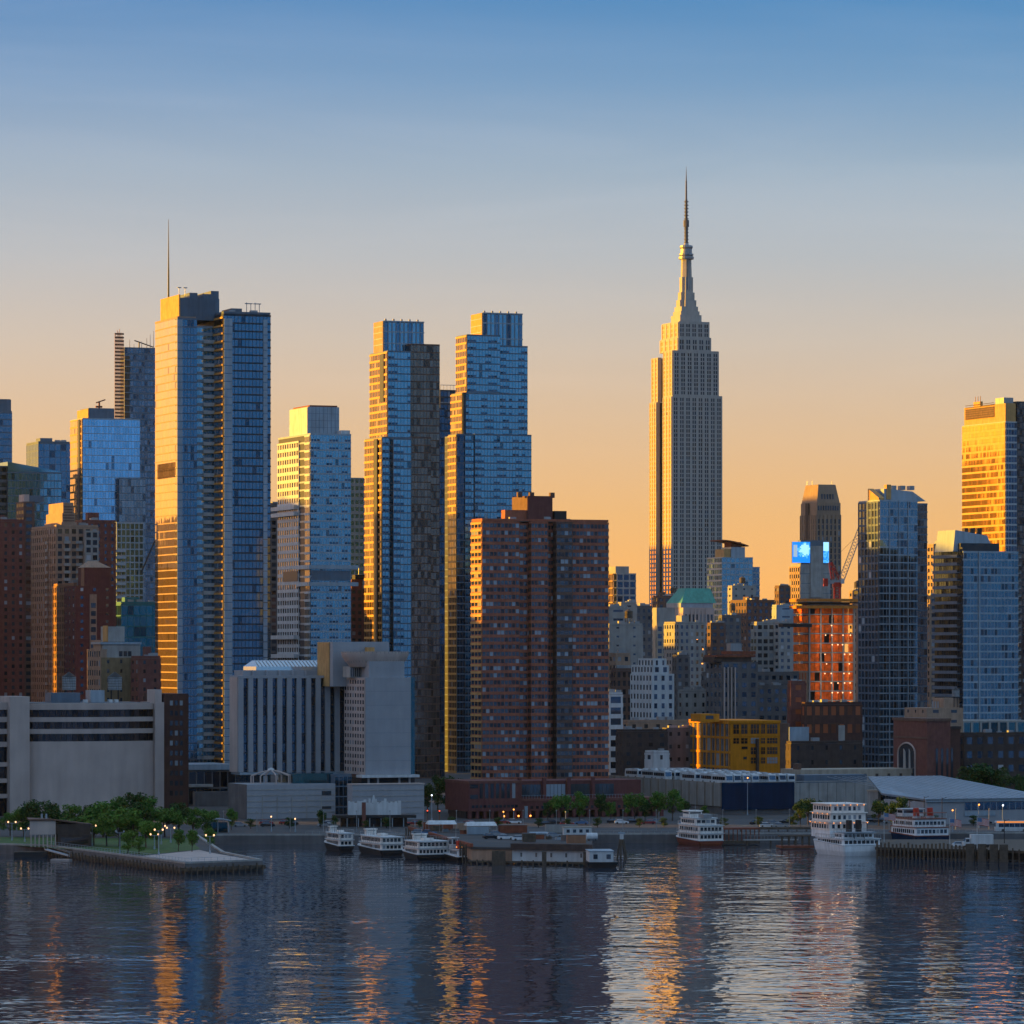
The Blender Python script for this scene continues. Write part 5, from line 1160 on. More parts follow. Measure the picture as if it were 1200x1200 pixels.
# --- dark brick works at right of the yellow building
b = block('brick_building', 'slim dark brick stair tower right of the yellow building', 'building', 924, 927, 944, 801, 1600, W_BRICK, G_ORW, 4.4, 5, .6, 3.6, 'window', depth=3); b.done()
b = block('brick_building', 'broad dark brick works with orange-lit windows under the orange tower', 'building', 940, 943.5, 1010, 826, 1590, W_DARKR, G_ORW, 6.5, 3.2, .5, 1.4, 'window', depth=3); b.done()
b = block('brick_building', 'low dark gabled brick works behind the depot, right of the yellow building', 'building', 922, 927, 1010, 872, 1500, W_DARK, G_WIN, 5.5, 6, .7, 4.6, 'window', depth=4); b.done()
def boards():
    b = B('billboard', 'blank pale blue billboard on a roof right of the yellow building', 'billboard', 925, 1505, z0=WZ(874, 1505))
    x1 = b.x(948); b.mb('panel', W_BLUEM).box(0, 0, 1.0, x1, .4, b.z(852))
    for i in range(4): MB().box(.5 + i * x1 / 4, .45, 0, .75 + i * x1 / 4, 1.2, b.z(855)).build('post', W_BLACK, b.o)
    b.done()
    c = B('billboard', 'narrow pale blank billboard strip on the dark brick works', 'billboard', 983, 1560, z0=WZ(874, 1560))
    c.mb('panel', W_CONC).box(0, 0, 1, c.x(990), .4, c.z(850)); MB().box(.5, .45, 0, .9, 1, c.z(852)).build('post', W_BLACK, c.o); c.done()
boards()
# --- brick power house with an arch
def arch_house():
    b = B('brick_power_house', 'tall red brick hall with a whitened arched window at right waterfront', 'building', 1086, 1450)
    y1 = b.y(1047); h = b.z(843); W = W_BRICK; x2 = b.x(1126.5); h2 = b.z(853)
    b.mb('wall', W).box(0, 0, 0, 9, y1, h); b.mb('cornice', W_BRICK2).box(-.3, -.3, h - .7, 9.2, y1 + .3, h + .3); b.mb('cornice', W_BRICK2).box(-.2, -.12, b.z(866), 0, y1, b.z(864))
    ya, yb = b.y(1053), b.y(1073); zs, zt = b.z(884), b.z(871.5); c = (ya + yb) / 2; r = (ya - yb) / 2; arc = [(c + r * math.cos(t), zs + (zt - zs) * math.sin(t)) for t in [math.pi * i / 14 for i in range(15)]]
    m = MB(); m.poly([(-.06, yb, 0)] + [(-.06, ya, 0)][:0] + [(-.06, p, z) for p, z in reversed(arc)] + [(-.06, ya, 0)]); m.f[0] = tuple(reversed(m.f[0])); m.build('arched_window', G_WIN, b.o)
    for (p, q) in zip(arc[:-1], arc[1:]): MB().tube((-.2, p[0], p[1]), (-.2, q[0], q[1]), .3, 5).build('arch_stone', W_CONCP, b.o)
    f = MB()
    f.tube((-.2, ya, 0), (-.2, ya, zs), .3, 5).build('jamb', W_CONCP, b.o); MB().tube((-.2, yb, 0), (-.2, yb, zs), .3, 5).build('jamb', W_CONCP, b.o)
    for t0, wd in ((.25, 2.2), (-.35, 1.5)): MB().loft([[(-.3, c + r * t0 - wd, 0), (-.3, c + r * t0 + wd * .4, 0), (-.12, c + r * t0 + wd * .4, 0), (-.12, c + r * t0 - wd, 0)], [(-.3, c + r * t0 - wd * .35, zt - 3), (-.3, c + r * t0 + wd * .3, zt - 2), (-.12, c + r * t0 + wd * .3, zt - 2), (-.12, c + r * t0 - wd * .35, zt - 3)]]).build('faded_panel', W_CONC, b.o)
    b.mb('rear_hall', W_DARKR).box(9.05, .6, 0, x2, y1 * .5, h2); b.mb('front_bay', W_BRICK).box(0, -.25, 0, 2.4, -.02, h - 3); b.mb('cornice', W_DARK).box(9.3, .3, h2 - .5, x2 + .2, y1 * .5, h2 + .5)
    for k in range(4): MB().box(3.4 + k * 2.0, .42 if k > 2 else -.1, 6, 4.2 + k * 2.0, .5 if k > 2 else -.02, h2 - 7).build('slot_window', G_WIN, b.o)
    b.done()
    c = B('brick_building', 'beige brick loft with rooftop tank behind the brick power house', 'building', 1086, 1540)
    x1 = c.x(1128.5); h = c.z(830); c.grid(0, 0, x1, 18, 0, h, 3.6, W_TAN, G_WIN, 6, .7, 5, .03, .04, 'window', faces='FL'); c.mb('lift_house', W_TAN).box(c.x(1106, 3), 3, h, c.x(1124, 3), 12, c.z(818, 0, 3))
    for px in (1096, 1099, 1102): MB().tube((c.x(px), 2, h), (c.x(px), 2, h + 2.4), .3).build('vent', W_STEEL, c.o)
    c.done()
arch_house()
water_tank(1120, 1548, 806, 817.5, 9, 'small wooden water tank on the beige loft behind the brick power house')
block('brick_building', 'long low dark brick warehouse behind the trees at far right', 'warehouse', 1122, 1130, 1215, 862, 1470, W_DARK, G_WINB, 4.4, 4, .5, 2, 'window', depth=5).done()
# ================================================================== depot with coaches parked on its roof
def gd(y, z=GZ): return (CH - z) * F / (y - HY)            # distance of a point at height z seen at row y
def depot():
    b = B('bus_depot', 'long low depot with fluted concrete flank, navy front and coaches parked on its roof', 'depot', 846, 1400)
    x1, x2 = b.x(930.5), b.x(1027); y1 = b.y(712); h = b.z(917.5)
    b.mb('core', W_CONCD).box(.3, .3, 0, x2 - .2, y1 - .2, h - .9); b.mb('roof_deck', W_ASPH).box(.2, .2, h - .89, x2 - .1, y1 - .1, h - .8)
    n = 15; bw = y1 / n
    for i in range(n): MB().box(-.35, i * bw + .35, 2.6, .29, (i + 1) * bw - .35, h).build('fluted_panel', W_CONCT, b.o)
    for i in range(n):
        for k in range(5): b.mb('flute', W_CONC).box(-.47, i * bw + .8 + k * (bw - 1.6) / 5, 2.6, -.36, i * bw + 1.2 + k * (bw - 1.6) / 5, h - .2)
    b.mb('cladding', W_NAVY).box(0, -.3, 1.5, x1, .28, h)
    b.mb('end_wall', W_CONC).box(x1 + .02, -.2, 0, x2, .28, h - .3); b.mb('coping', W_CONC).box(-.5, -.45, h + .02, x2 + .2, .2, h + .3)
    for k in range(9): b.mb('panel_joint', W_CONCD).box(x1 + 2 + k * (x2 - x1) / 9, -.26, 0, x1 + 2.12 + k * (x2 - x1) / 9, -.21, h - .3)
    ya = 3; b.mb('roof_house', W_MULL).box(x1 + 5, ya, h - .8, b.x(1016, ya), ya + 6, h + 2.2)
    b.done(); return b, h - .8, y1, x1, x2
W_CONCT = wall('tan_precast', (.25, .21, .18), var=.12, sc=.4)
dep, dz, dy, dx1, dx2 = depot()
def coach_proto():
    t = thing('coach', 'white coach parked in the rows on the depot roof', 'bus', (0, 0, 0), 0, 'coaches parked in rows on the depot roof')
    m = MB(); Lb, Wb, Hb = 11.5, 2.5, 3.3
    m.extr([(0, .45), (.15, .3), (Lb - .2, .3), (Lb, .5), (Lb - .05, 1.6), (Lb - .45, Hb - .15), (Lb - .8, Hb), (.3, Hb), (.05, Hb - .25)], -Wb / 2, Wb / 2); m.build('body', W_WHITE, t)
    for s in (-1, 1):
        g = MB()
        for i in range(6): g.poly([(.9 + i * 1.6, s * (Wb / 2 + .02), 1.5), (2.4 + i * 1.6, s * (Wb / 2 + .02), 1.5), (2.4 + i * 1.6, s * (Wb / 2 + .02), 2.6), (.9 + i * 1.6, s * (Wb / 2 + .02), 2.6)][::-s])
        g.build('side_window', G_NAVY, t)
    MB().loft([[(Lb - .07, -1.1, 1.5), (Lb - .07, 1.1, 1.5), (Lb - .02, 1.1, 1.5), (Lb - .02, -1.1, 1.5)], [(Lb - .45, -1.1, 2.9), (Lb - .45, 1.1, 2.9), (Lb - .35, 1.1, 2.9), (Lb - .35, -1.1, 2.9)]]).build('windscreen', G_NAVY, t)
    MB().poly([(-.02, 1.0, 1.6), (-.02, -1.0, 1.6), (.03, -1.0, 2.7), (.03, 1.0, 2.7)]).build('rear_window', G_NAVY, t)
    wm = MB().tube((0, -.14, 0), (0, .14, 0), .5, 12).mesh('wheel', W_BLACK)
    for x in (2.2, 8.6):
        for s in (-1, 1): link('wheel', wm, t, (x, s * 1.18, .5))
    MB().box(4, -.8, Hb + .01, 6.4, .8, Hb + .22).build('roof_unit', W_STEEL, t)
    return t
cp = coach_proto(); rr = random.Random(11); first = True
for r in range(7):
    for i in range(9):
        yl = 3.5 + r * (dy - 22) / 6.2; xl = 4 + i * 3.25 + (1 if r % 2 else 0)
        if xl > dx1 + 3 - r * .4 or rr.random() < .12: continue
        wx, wy = dep.cx + xl * dep.c - yl * dep.s, dep.cy + xl * dep.s + yl * dep.c
        o = cp if first else dup(cp); first = False
        o.location = (wx, wy, GZ + dz + .02); o.rotation_euler = (0, 0, YAW + R(90 if rr.random() < .5 else -90) + R(rr.uniform(-2, 2)))
        if o.rotation_euler[2] < 0: o.location = (wx - 11.5 * dep.s, wy + 11.5 * dep.c, GZ + dz + .02)

def terminal():
    b = B('terminal_hall', 'low grey waterfront hall under a wide blue-grey metal roof at far right', 'terminal', 1086, 1316)
    x1 = b.x(1235); h = b.z(938); yb = 78; zb = CH - (910 - HY) / F * (b.cy + 78) - b.z0
    b.mb('wall', W_CONCG).box(0, 0, 0, x1, 30, h - .5)
    b.mb('window_band', G_NAVY).box(b.x(1130), -.12, b.z(950), b.x(1230), -.02, b.z(941)); b.mb('sign_panel', W_BLUEM).box(b.x(1130), -.3, b.z(957), b.x(1166), -.14, b.z(951.5))
    for i in range(14): b.mb('mullion', W_BLUEM).box(b.x(1130) + i * 2.2, -.2, b.z(950), b.x(1130) + i * 2.2 + .16, -.13, b.z(941))
    b.mb('fascia', W_BLUEM).box(-.5, -.6, h - .49, x1, -.02, h + .4)
    xl = b.x(1017, yb); xm_ = b.x(1040, 30); m = MB(); r0 = [(-.5, -.6, h + .42), (x1, -.6, h + .42), (x1, yb, zb), (xl, yb, zb), (xm_, 34, h + 1.2)]
    m.loft([[(p[0], p[1], p[2] - .6) for p in r0], r0]); m.build('metal_roof', W_ROOFB, b.o)
    for i in range(1, 16):
        q = i * x1 / 16; b.mb('standing_seam', W_BLUEM).loft([[(q, -.6, h + .43), (q + .15, -.6, h + .43), (q + .15, yb, zb + .01), (q, yb, zb + .01)], [(q, -.6, h + .55), (q + .15, -.6, h + .55), (q + .15, yb, zb + .12), (q, yb, zb + .12)]])
    b.mb('low_wall', W_CONCG).box(xm_ + 2, 20, 0, -.1, 32, h - 1.4)
    b.done()
    c = B('concrete_parapet_building', 'long low beige parapet wall with vents above the metal roof at right', 'building', 938, 1445)
    x1 = c.x(1110); h = c.z(902); c.mb('wall', W_BEIGE).box(0, 0, 0, x1, 16, h)
    for i in range(7): MB().box(c.x(1012 + i * 14), -.2, h - 3.2, c.x(1015 + i * 14), -.02, h - 1.6).build('vent', W_DARK, c.o)
    c.mb('roof_unit', W_BRICK2).box(c.x(938), 2, h, c.x(942), 6, h + 2); c.done()
W_ROOFB = wall('blue_grey_roof_metal', (.22, .28, .35), rough=.35, var=.08, sc=.15, metal=.3)
terminal()
def shed_small():
    b = B('low_shed', 'small beige flat shed beside the depot end wall', 'shed', 1029, 1392); h = b.z(928); b.mb('wall', W_CONC).box(0, 0, 0, b.x(1056), 8, h); b.mb('roof', W_BEIGE).box(-.3, -.3, h, b.x(1056) + .3, 8, h + .5)
    for k in range(3): MB().box(1 + k * 2, -.1, 5, 2.4 + k * 2, -.01, h - 1).build('window', G_WIN, b.o)
    b.done()
shed_small()

# ================================================================== piers
def pilings(t, pts, n, z0=-2, z1=2.2, r=.22, name='pile'):
    me = MB().tube((0, 0, z0), (0, 0, z1), r, 7).mesh(name, W_WOOD)
    for k in range(len(pts) - 1):
        a, c = Vector(pts[k]), Vector(pts[k + 1])
        for i in range(n[k]): q = a + (c - a) * (i + .5) / n[k]; link(name, me, t, (q.x, q.y, rr.uniform(-.3, .4)))
def pier_centre():
    Z = 4.4; pts = [(-10.8, 1122), (20.5, 1112), (24, 1239), (-30, 1236)]
    t = thing('pier', 'broad timber pier with parked cars and shed wall jutting out in the centre', 'pier', (0, 0, 0))
    MB().prism(pts, Z - .6, Z).build('deck', W_ASPH, t)
    MB().prism([(-11, 1121.8), (-10.2, 1121.6), (-29.6, 1235), (-30.2, 1235)], Z + .01, Z + .9).build('kerb_wall', W_RUST, t)
    MB().prism([(-10.6, 1122.3), (0, 1118.9), (0, 1130), (-12, 1134)], .9, Z - .61).build('shed_wall', W_TAN, t)
    MB().prism([(.05, 1118.9), (20.3, 1112.5), (22, 1124), (2, 1130)], .9, Z - .62).build('shed_wall', W_WHITE, t)
    MB().prism([(-.4, 1117.9), (20.9, 1111.2), (21.5, 1116.5), (.2, 1123)], Z - .55, Z + 1.1).build('shed_roof', W_DARK, t)
    for i in range(5):
        q = Vector((2.2 + i * 3.9, 1118.2 - i * 1.24)); MB().box(q.x, q.y - .12, 2.0, q.x + 1.1, q.y + .1, 3.1).build('window', W_CONCD, t)
    MB().prism([(-11.5, 1119.8), (21, 1109.4), (21.2, 1112), (-11, 1122.6)], .5, .9).build('fender_walkway', W_WOOD, t)
    pilings(t, [(-11.4, 1119.6), (21, 1109.2)], [22], z1=.9); pilings(t, [(-11.8, 1122), (-31, 1234)], [24], z1=4.8)
    for (x, y, s) in ((-3.5, 1117.8, 1.8), (8.4, 1113.4, .6), (19.5, 1110.4, 1.0)): MB().box(x - s, y - 1, -.5, x + s, y, 3.6).build('fender_cluster', W_WOOD, t)
    # site cabin and tarpaulins at deck level
    return Z
PZ = pier_centre()
def tent(px, py, D, w, label):
    t = thing('marquee', label, 'tent', (WX(px, D), D, PZ + .02), R(12)); k = w / F * D
    MB().loft([[(-k/2, -2.5, 2.3), (k/2, -2.5, 2.3), (k/2, 2.5, 2.3), (-k/2, 2.5, 2.3)], [(-k/2 + .3, -.6, 3.3), (k/2 - .3, -.6, 3.3), (k/2 - .3, .6, 3.3), (-k/2 + .3, .6, 3.3)]]).build('roof', W_WHITE, t)
    for x in (-k/2 + .1, 0, k/2 - .1):
        for y in (-2.4, 2.4): MB().tube((x, y, 0), (x, y, 2.31), .06, 5).build('post', W_STEEL, t)
tent(517, 969, 1215, 34, 'long white marquee roof at the inland left corner of the centre pier')
tent(563, 974, 1205, 36, 'long white marquee roof in the middle of the centre pier')
def pier_cabin():
    t = thing('site_cabin', 'white pier cabin with small windows near the tip of the centre pier', 'cabin', (WX(661, 1185), 1185, PZ + .01), R(8))
    MB().box(0, 0, 0, 7.8, 2.6, 2.5).build('body', W_WHITE, t); MB().box(-.2, -.2, 2.51, 8, 2.8, 2.7).build('roof', W_BEIGE, t)
    for i in range(4): MB().box(.7 + i * 1.8, -.06, 1.1, 1.6 + i * 1.8, -.01, 2).build('window', G_WIN, t)
    u = thing('storage_tank', 'white cylindrical tank lying beside the pier cabin', 'tank', (WX(687, 1160), 1160, PZ + .01), R(10))
    MB().tube((0, 0, 1.1), (3, 0, 1.1), 1.0, 14).build('barrel', W_WHITE, u)
    for x in (.5, 2.4): MB().box(x, -.7, 0, x + .25, .7, .5).build('cradle', W_BLACK, u)
    v = thing('pipe_stack', 'pale blue pipes lying on the centre pier before the brick podium', 'pipes', (WX(621, 1195), 1195, PZ + .01), R(6))
    for i in range(3): MB().tube((0, i * .9, .45), (5.0, i * .9, .45), .43, 12).build('pipe', W_BLUEM, v)
pier_cabin()
def barge(px, D, ln, bm, label, cab=True):
    t = thing('work_barge', label, 'barge', (WX(px, D), D, 0), R(4))
    m = MB(); m.loft([[(-ln/2 + .5, -bm/2 + .4, -.5), (ln/2 - .8, -bm/2 + .4, -.5), (ln/2 - .8, bm/2 - .4, -.5), (-ln/2 + .5, bm/2 - .4, -.5)], [(-ln/2, -bm/2, 1.5), (ln/2, -bm/2, 1.5), (ln/2, bm/2, 1.5), (-ln/2, bm/2, 1.5)]]); m.build('hull', W_BLACK, t)
    if cab:
        MB().box(-ln/2 + .6, -bm/2 + .6, 1.51, ln/2 - 1.2, bm/2 - .6, 4.2).build('cabin', W_WHITE, t); MB().box(-ln/2 + .4, -bm/2 + .4, 4.21, ln/2 - 1, bm/2 - .4, 4.4).build('roof', W_BLUEM, t)
        for x in (-ln/2 + 1.6, ln/2 - 3): MB().box(x, -bm/2 + .5, 2.3, x + 1.1, -bm/2 + .59, 3.5).build('window', G_WIN, t)
barge(704, 1105, 8, 12, 'dark hulled barge with a white cabin at the tip of the centre pier')
def pier_park():
    t = thing('boardwalk', 'timber boardwalk edging the park pier at lower left', 'boardwalk', (0, 0, 0))
    a = [(-127, 1168), (-82, 1070), (-63.5, 1086)]
    for (p, q) in zip(a[:-1], a[1:]):
        d = Vector((q[0] - p[0], q[1] - p[1])).normalized(); n = Vector((d.y, -d.x)) * 1.3
        MB().prism([(p[0] + n.x, p[1] + n.y), (q[0] + n.x, q[1] + n.y), q, p], .6, 1.5).build('walkway', W_WOOD, t)
    pilings(t, [(-127.5, 1165.5), (-82.5, 1067.8), (-62.6, 1084.6)], [40, 14], z1=1.9)
    r = MB()
    for (p, q, k) in ((a[0], a[1], 46), (a[1], a[2], 12)):
        p, q = Vector(p), Vector(q)
        for i in range(k): c = p + (q - p) * i / k; r.tube((c.x, c.y, GZ + .3), (c.x, c.y, GZ + 1.4), .05, 4)
        r.tube((*p, GZ + 1.4), (*q, GZ + 1.4), .05, 4).tube((*p, GZ + .9), (*q, GZ + .9), .03, 4)
    r.build('railing', W_BLUEM, t)
pier_park()
def boathouse():
    D = 1163; t = thing('boathouse', 'boathouse with pale gable end, open posts and long sloping dark roof on park pier', 'boathouse', (WX(35, D), D, GZ), R(10))
    MB().box(0, 0, 3.4, 7.0, .5, 7.3).build('end_wall', W_CONCP, t); MB().box(.4, .6, 3.4, 16.5, 8, 6.2).build('upper_storey', W_DARK, t)
    MB().loft([[(-.3, -.4, 7.2), (7.2, -.4, 7.2), (17.2, 1, 5.6), (17.2, 8.5, 5.6), (-.3, 8.5, 7.4)], [(-.3, -.4, 7.6), (7.2, -.4, 7.6), (17.2, 1, 6.0), (17.2, 8.5, 6.0), (-.3, 8.5, 7.8)]]).build('roof', W_BRICK2, t)
    for i in range(7): MB().box(.2 + i * 1.1, .2, 0, .5 + i * 1.1, .5, 3.39).build('post', W_CONCP, t)
    MB().box(7.6, .4, 0, 16.8, 8, 3.39).build('lower_wall', W_DARK, t); MB().box(8.4, .28, .9, 16, .38, 2.5).build('window', G_BRONZE, t)
    for x in (3.5, 4.7): MB().tube((x, 4, 7.4), (x, 4, 8.9), .28, 8).build('vent', W_BLUEM, t)
    g = thing('gangway', 'sloping gangway from the boathouse down to a float', 'gangway', (WX(52, 1152), 1152, 0), R(-35))
    MB().loft([[(0, 0, 2.2), (0, 1.4, 2.2), (0, 1.4, 2.5), (0, 0, 2.5)], [(9, 0, .6), (9, 1.4, .6), (9, 1.4, .9), (9, 0, .9)]]).build('ramp', W_BLUEM, g)
    for y in (0, 1.4): MB().tube((0, y, 3.4), (9, y, 1.8), .05, 4).tube((0, y, 2.4), (0, y, 3.4), .05, 4).tube((9, y, .8), (9, y, 1.8), .05, 4).build('handrail', W_BLUEM, g)
    f = thing('floating_dock', 'black floating dock tied up beside the boathouse', 'dock', (WX(18, 1160), 1157, 0), R(8)); MB().box(0, 0, -.4, 9, 3, 1.3).build('float', W_BLACK, f); MB().box(.1, .1, 1.31, 8.9, 2.9, 1.45).build('deck', W_WOOD, f)
    d = thing('floating_dock', 'pale flat float at the foot of the gangway', 'dock', (WX(60, 1140), 1138, 0), R(-20)); MB().box(0, 0, -.3, 5.5, 2, .35).build('float', W_CONC, d); MB().box(.1, .1, .36, 5.4, 1.9, .45).build('deck', W_CONCP, d)
boathouse()
def ticket():
    b = B('ticket_pavilion', 'ticket pavilion with white skyline cut-out sign above a dark canopy', 'pavilion', 408, 1300, yaw=R(6))
    x1 = b.x(470); z0, z1 = b.z(955), b.z(941); r_ = random.Random(2)
    prof = [(0, z0), (x1, z0)]; q = x1
    while q > .6:
        wd = r_.uniform(.25, .9); hh = z1 + r_.uniform(-.2, 1.1) * (1.2 if .3 < q / x1 < .8 else .6); prof += [(q, hh), (max(0, q - wd), hh)]; q -= wd
    b.mb('sign', W_WHITE).extr(prof, 0, .3); cx = b.x(438)
    MB().loft([[(cx - .7, 0, z1), (cx + .7, 0, z1), (cx + .7, .3, z1), (cx - .7, .3, z1)], [(cx - .15, .1, z1 + 2.4), (cx + .15, .1, z1 + 2.4), (cx + .15, .2, z1 + 2.4), (cx - .15, .2, z1 + 2.4)]]).build('sign_spire', W_WHITE, b.o)
    b.mb('canopy', W_BLACK).box(-4.5, -2, b.z(958.5), x1 + 4.5, 6, z0 - .02); b.mb('booth', W_DARK).box(-2, 2, 0, x1 + 2, 6, b.z(958.6))
    for i in range(8): MB().box(-4 + i * (x1 + 8) / 7, -1.6, 0, -3.75 + i * (x1 + 8) / 7, -1.4, b.z(958.6)).build('post', W_BLUEM, b.o)
    for i in range(6): MB().box(-1 + i * x1 / 6, 1.9, .9, .6 + i * x1 / 6, 1.98, 2.3).build('window', G_WIN, b.o)
    b.mb('chimney', W_BRICK).box(b.x(423.5), -2.6, 0, b.x(428), -2.1, b.z(940)); b.done()
ticket()
def shelter():
    D = 1258; t = thing('bus_shelter', 'glass shelter with curved pale roof at the quay left of the grey podium', 'shelter', (WX(239, D), D, GZ), R(8)); w = 32 / F * D
    pr = [(w * i / 8, 3.3 + .6 * math.sin(math.pi * i / 8)) for i in range(9)]
    MB().extr([(x - 0, z) for x, z in pr] + [(x, z + .25) for x, z in reversed(pr)], -1, 3).build('roof', W_BLUEM, t)
    for x in (.6, w / 2, w - .8): MB().box(x, 0, 0, x + .2, .2, 3.4).build('post', W_BLUEM, t)
    MB().box(1, 1.5, 0, w - 1, 1.6, 3).build('glass_wall', G_TEAL, t)
shelter()
def pier_right():
    Z = 3.0; t = thing('pier', 'dark timber pile pier with a parked box truck at far right', 'pier', (0, 0, 0))
    pts = [(98, 1152), (140, 1128), (175, 1128), (175, 1200), (104, 1200)]
    MB().prism(pts, Z - .7, Z).build('deck', W_WOOD, t)
    MB().prism([(99, 1154), (138, 1132), (138, 1150), (101, 1166)], .4, Z - .71).build('bracing', W_BLACK, t)
    pilings(t, [(98, 1151.5), (124, 1136.5)], [26], z1=4.2, r=.28); pilings(t, [(124, 1136.5), (140, 1127.5)], [10], z1=3.4); pilings(t, [(140, 1127.4), (175, 1127.4)], [26], z1=3.3)
    for (x, y) in ((122, 1137), (125, 1135.3), (128, 1133.8), (130.5, 1132.5), (137, 1128.5)): MB().box(x - 1.1, y - .8, -.5, x + 1.1, y + .1, 4.6).build('fender_cluster', W_WOOD, t)
    u = thing('gangway_dock', 'rusty roofed gangway landing between the two ferries at right', 'dock', (WX(848, 1232), 1232, 0), R(14))
    MB().box(0, 0, .3, 11, 5, 1.2).build('deck', W_WOOD, u); MB().box(-.2, -.2, 4.4, 11, 5, 4.9).build('roof', W_RUST, u)
    for i in range(9): MB().box(.2 + i * 1.3, .1, 1.21, .45 + i * 1.3, .35, 4.39).build('post', W_RUST, u)
    v = thing('gangway', 'long pale gangway running right from the roofed landing', 'gangway', (WX(872, 1228), 1228, 0), R(9))
    MB().box(0, 0, 1.4, 16, 1.6, 1.75).build('deck', W_CONC, v); m = MB()
    for i in range(17): m.tube((i, 0, 1.75), (i, 0, 2.8), .05, 4)
    m.tube((0, 0, 2.8), (16, 0, 2.8), .06, 4); m.build('handrail', W_STEEL, v)
    for x in (1, 8, 15): MB().tube((x, .8, -1), (x, .8, 1.39), .3, 7).build('pile', W_WOOD, v)
    w_ = thing('dock', 'low timber dock with a rusty float left of the big white ferry', 'dock', (WX(916, 1206), 1206, 0), R(12))
    MB().box(0, 0, .2, 9.5, 6, .9).build('deck', W_RUST, w_)
    for i in range(5): MB().box(.5 + i * 2, 2, .91, 1.0 + i * 2, 2.5, 3.4).build('post', W_WOOD, w_)
    MB().box(0, 1.6, 3.41, 9, 4, 3.8).build('upper_deck', W_WOOD, w_)
    x_ = thing('dock', 'raised timber walkway along the shore behind the docks at right', 'walkway', (WX(864, 1262), 1262, 0), R(3))
    MB().box(0, 0, 3.2, 24, 4, 3.9).build('deck', W_WOOD, x_); MB().box(0, -.1, 4.4, 24, 0, 4.6).build('handrail', W_BEIGE, x_)
    for i in range(9): MB().tube((1 + i * 2.8, .3, -1), (1 + i * 2.8, .3, 3.19), .25, 6).build('pile', W_WOOD, x_)
pier_right()
def dolphin():
    t = thing('mooring_dolphin', 'dark cluster of leaning piles with a white light on top, right of the barge', 'dolphin', (WX(728.5, 1150), 1150, 0))
    for i in range(7):
        a = i * 2 * math.pi / 7; MB().tube((1.6 * math.cos(a), 1.6 * math.sin(a), -2), (.5 * math.cos(a), .5 * math.sin(a), 5.2), .24, 7).build('pile', W_WOOD, t)
    MB().box(-.5, -.5, 5.2, .5, .5, 6.6).build('light_box', W_WHITE, t); MB().box(-.9, -.3, 6.61, .9, .3, 7.1).build('lantern', W_BLUEM, t)
dolphin()

# ================================================================== boats
def ferry(label, xl, xm, xr, wl, decks, hullc, hullh=1.6, sheer=1.2, extras=None, roofc=None, wg=None, name='ferry', ylen=None):
    D = CH * F / (wl - HY); b = B(name, label, 'boat', xm, D, z0=0)
    bm = b.x(xr); ln = ylen or max(b.y(xl), 14)
    def outline(ins, y0, y1, z, nb=5):
        c = bm / 2; h = bm / 2 - ins; L0 = y1 - y0; p = [(c - h + .4, y0), (c + h - .4, y0), (c + h, y0 + .5)]
        for i in range(nb + 1): t = i / nb; p.append((c + h * (1 - t ** 2.2 * .85), y0 + L0 * (.82 + .18 * t)))
        for i in range(nb, -1, -1): t = i / nb; p.append((c - h * (1 - t ** 2.2 * .85), y0 + L0 * (.82 + .18 * t)))
        p.append((c - h, y0 + .5)); return [(x, y, z) for x, y in p]
    sh = lambda pts: [(x, y, z + sheer * max(0, (y / ln - .45) / .55) ** 2) for x, y, z in pts]
    m = MB(); m.loft([outline(.9, .5, ln * .93, -.6), outline(.25, .05, ln * .97, hullh * .45), sh(outline(0, 0, ln, hullh))]); m.build('hull', hullc, b.o)
    MB().loft([sh(outline(-.08, -.08, ln + .08, hullh)), sh(outline(-.08, -.08, ln + .08, hullh + .18))]).build('rubbing_strake', roofc or W_WHITE, b.o)
    for k, (z0, z1, ins, ya, yb, wz0, wz1, bay, wm) in enumerate(decks):
        ya, yb = ya * ln, yb * ln
        MB().loft([outline(ins, ya, yb, z0), outline(ins, ya, yb, z1 - .2)]).build('deckhouse', wm, b.o)
        MB().loft([outline(ins - .3, ya - .3, yb + .3, z1 - .19), outline(ins - .3, ya - .3, yb + .3, z1)]).build('deck', roofc or W_WHITE, b.o)
        if wz1 > wz0:
            g = wg or G_WIN
            n = max(2, int((yb - ya) * .8 / bay))
            for s in (0, 1):
                q = MB(); x = ins - .05 if s == 0 else bm - ins + .05
                for i in range(n):
                    y0 = ya + .9 + i * ((yb - ya) * .8 - .9) / n; y1 = y0 + ((yb - ya) * .8 - .9) / n - .35
                    pp = [(x, y1, wz0), (x, y0, wz0), (x, y0, wz1), (x, y1, wz1)]; q.poly(pp if s == 0 else pp[::-1])
                q.build('window_band', g, b.o)
            q = MB(); nn = max(2, int((bm - 2 * ins) / bay))
            for i in range(nn):
                x0 = ins + .5 + i * (bm - 2 * ins - 1) / nn; x1 = x0 + (bm - 2 * ins - 1) / nn - .3
                q.poly([(x0, ya - .05, wz0), (x1, ya - .05, wz0), (x1, ya - .05, wz1), (x0, ya - .05, wz1)])
            q.build('window_band', g, b.o)
        r = MB(); top = [p for p in outline(ins - .2, ya - .2, yb + .2, z1)]
        for i, p in enumerate(top):
            c = top[(i + 1) % len(top)]; d = Vector(c) - Vector(p); kk = max(1, int(d.length / 1.6))
            for j in range(kk): v = Vector(p) + d * j / kk; r.tube(v, v + Vector((0, 0, .95)), .04, 4)
            r.tube(Vector(p) + Vector((0, 0, .95)), Vector(c) + Vector((0, 0, .95)), .04, 4)
        if k < len(decks) or True: r.build('railing', W_STEEL, b.o)
    if extras: extras(b, bm, ln)
    b.done(); return b
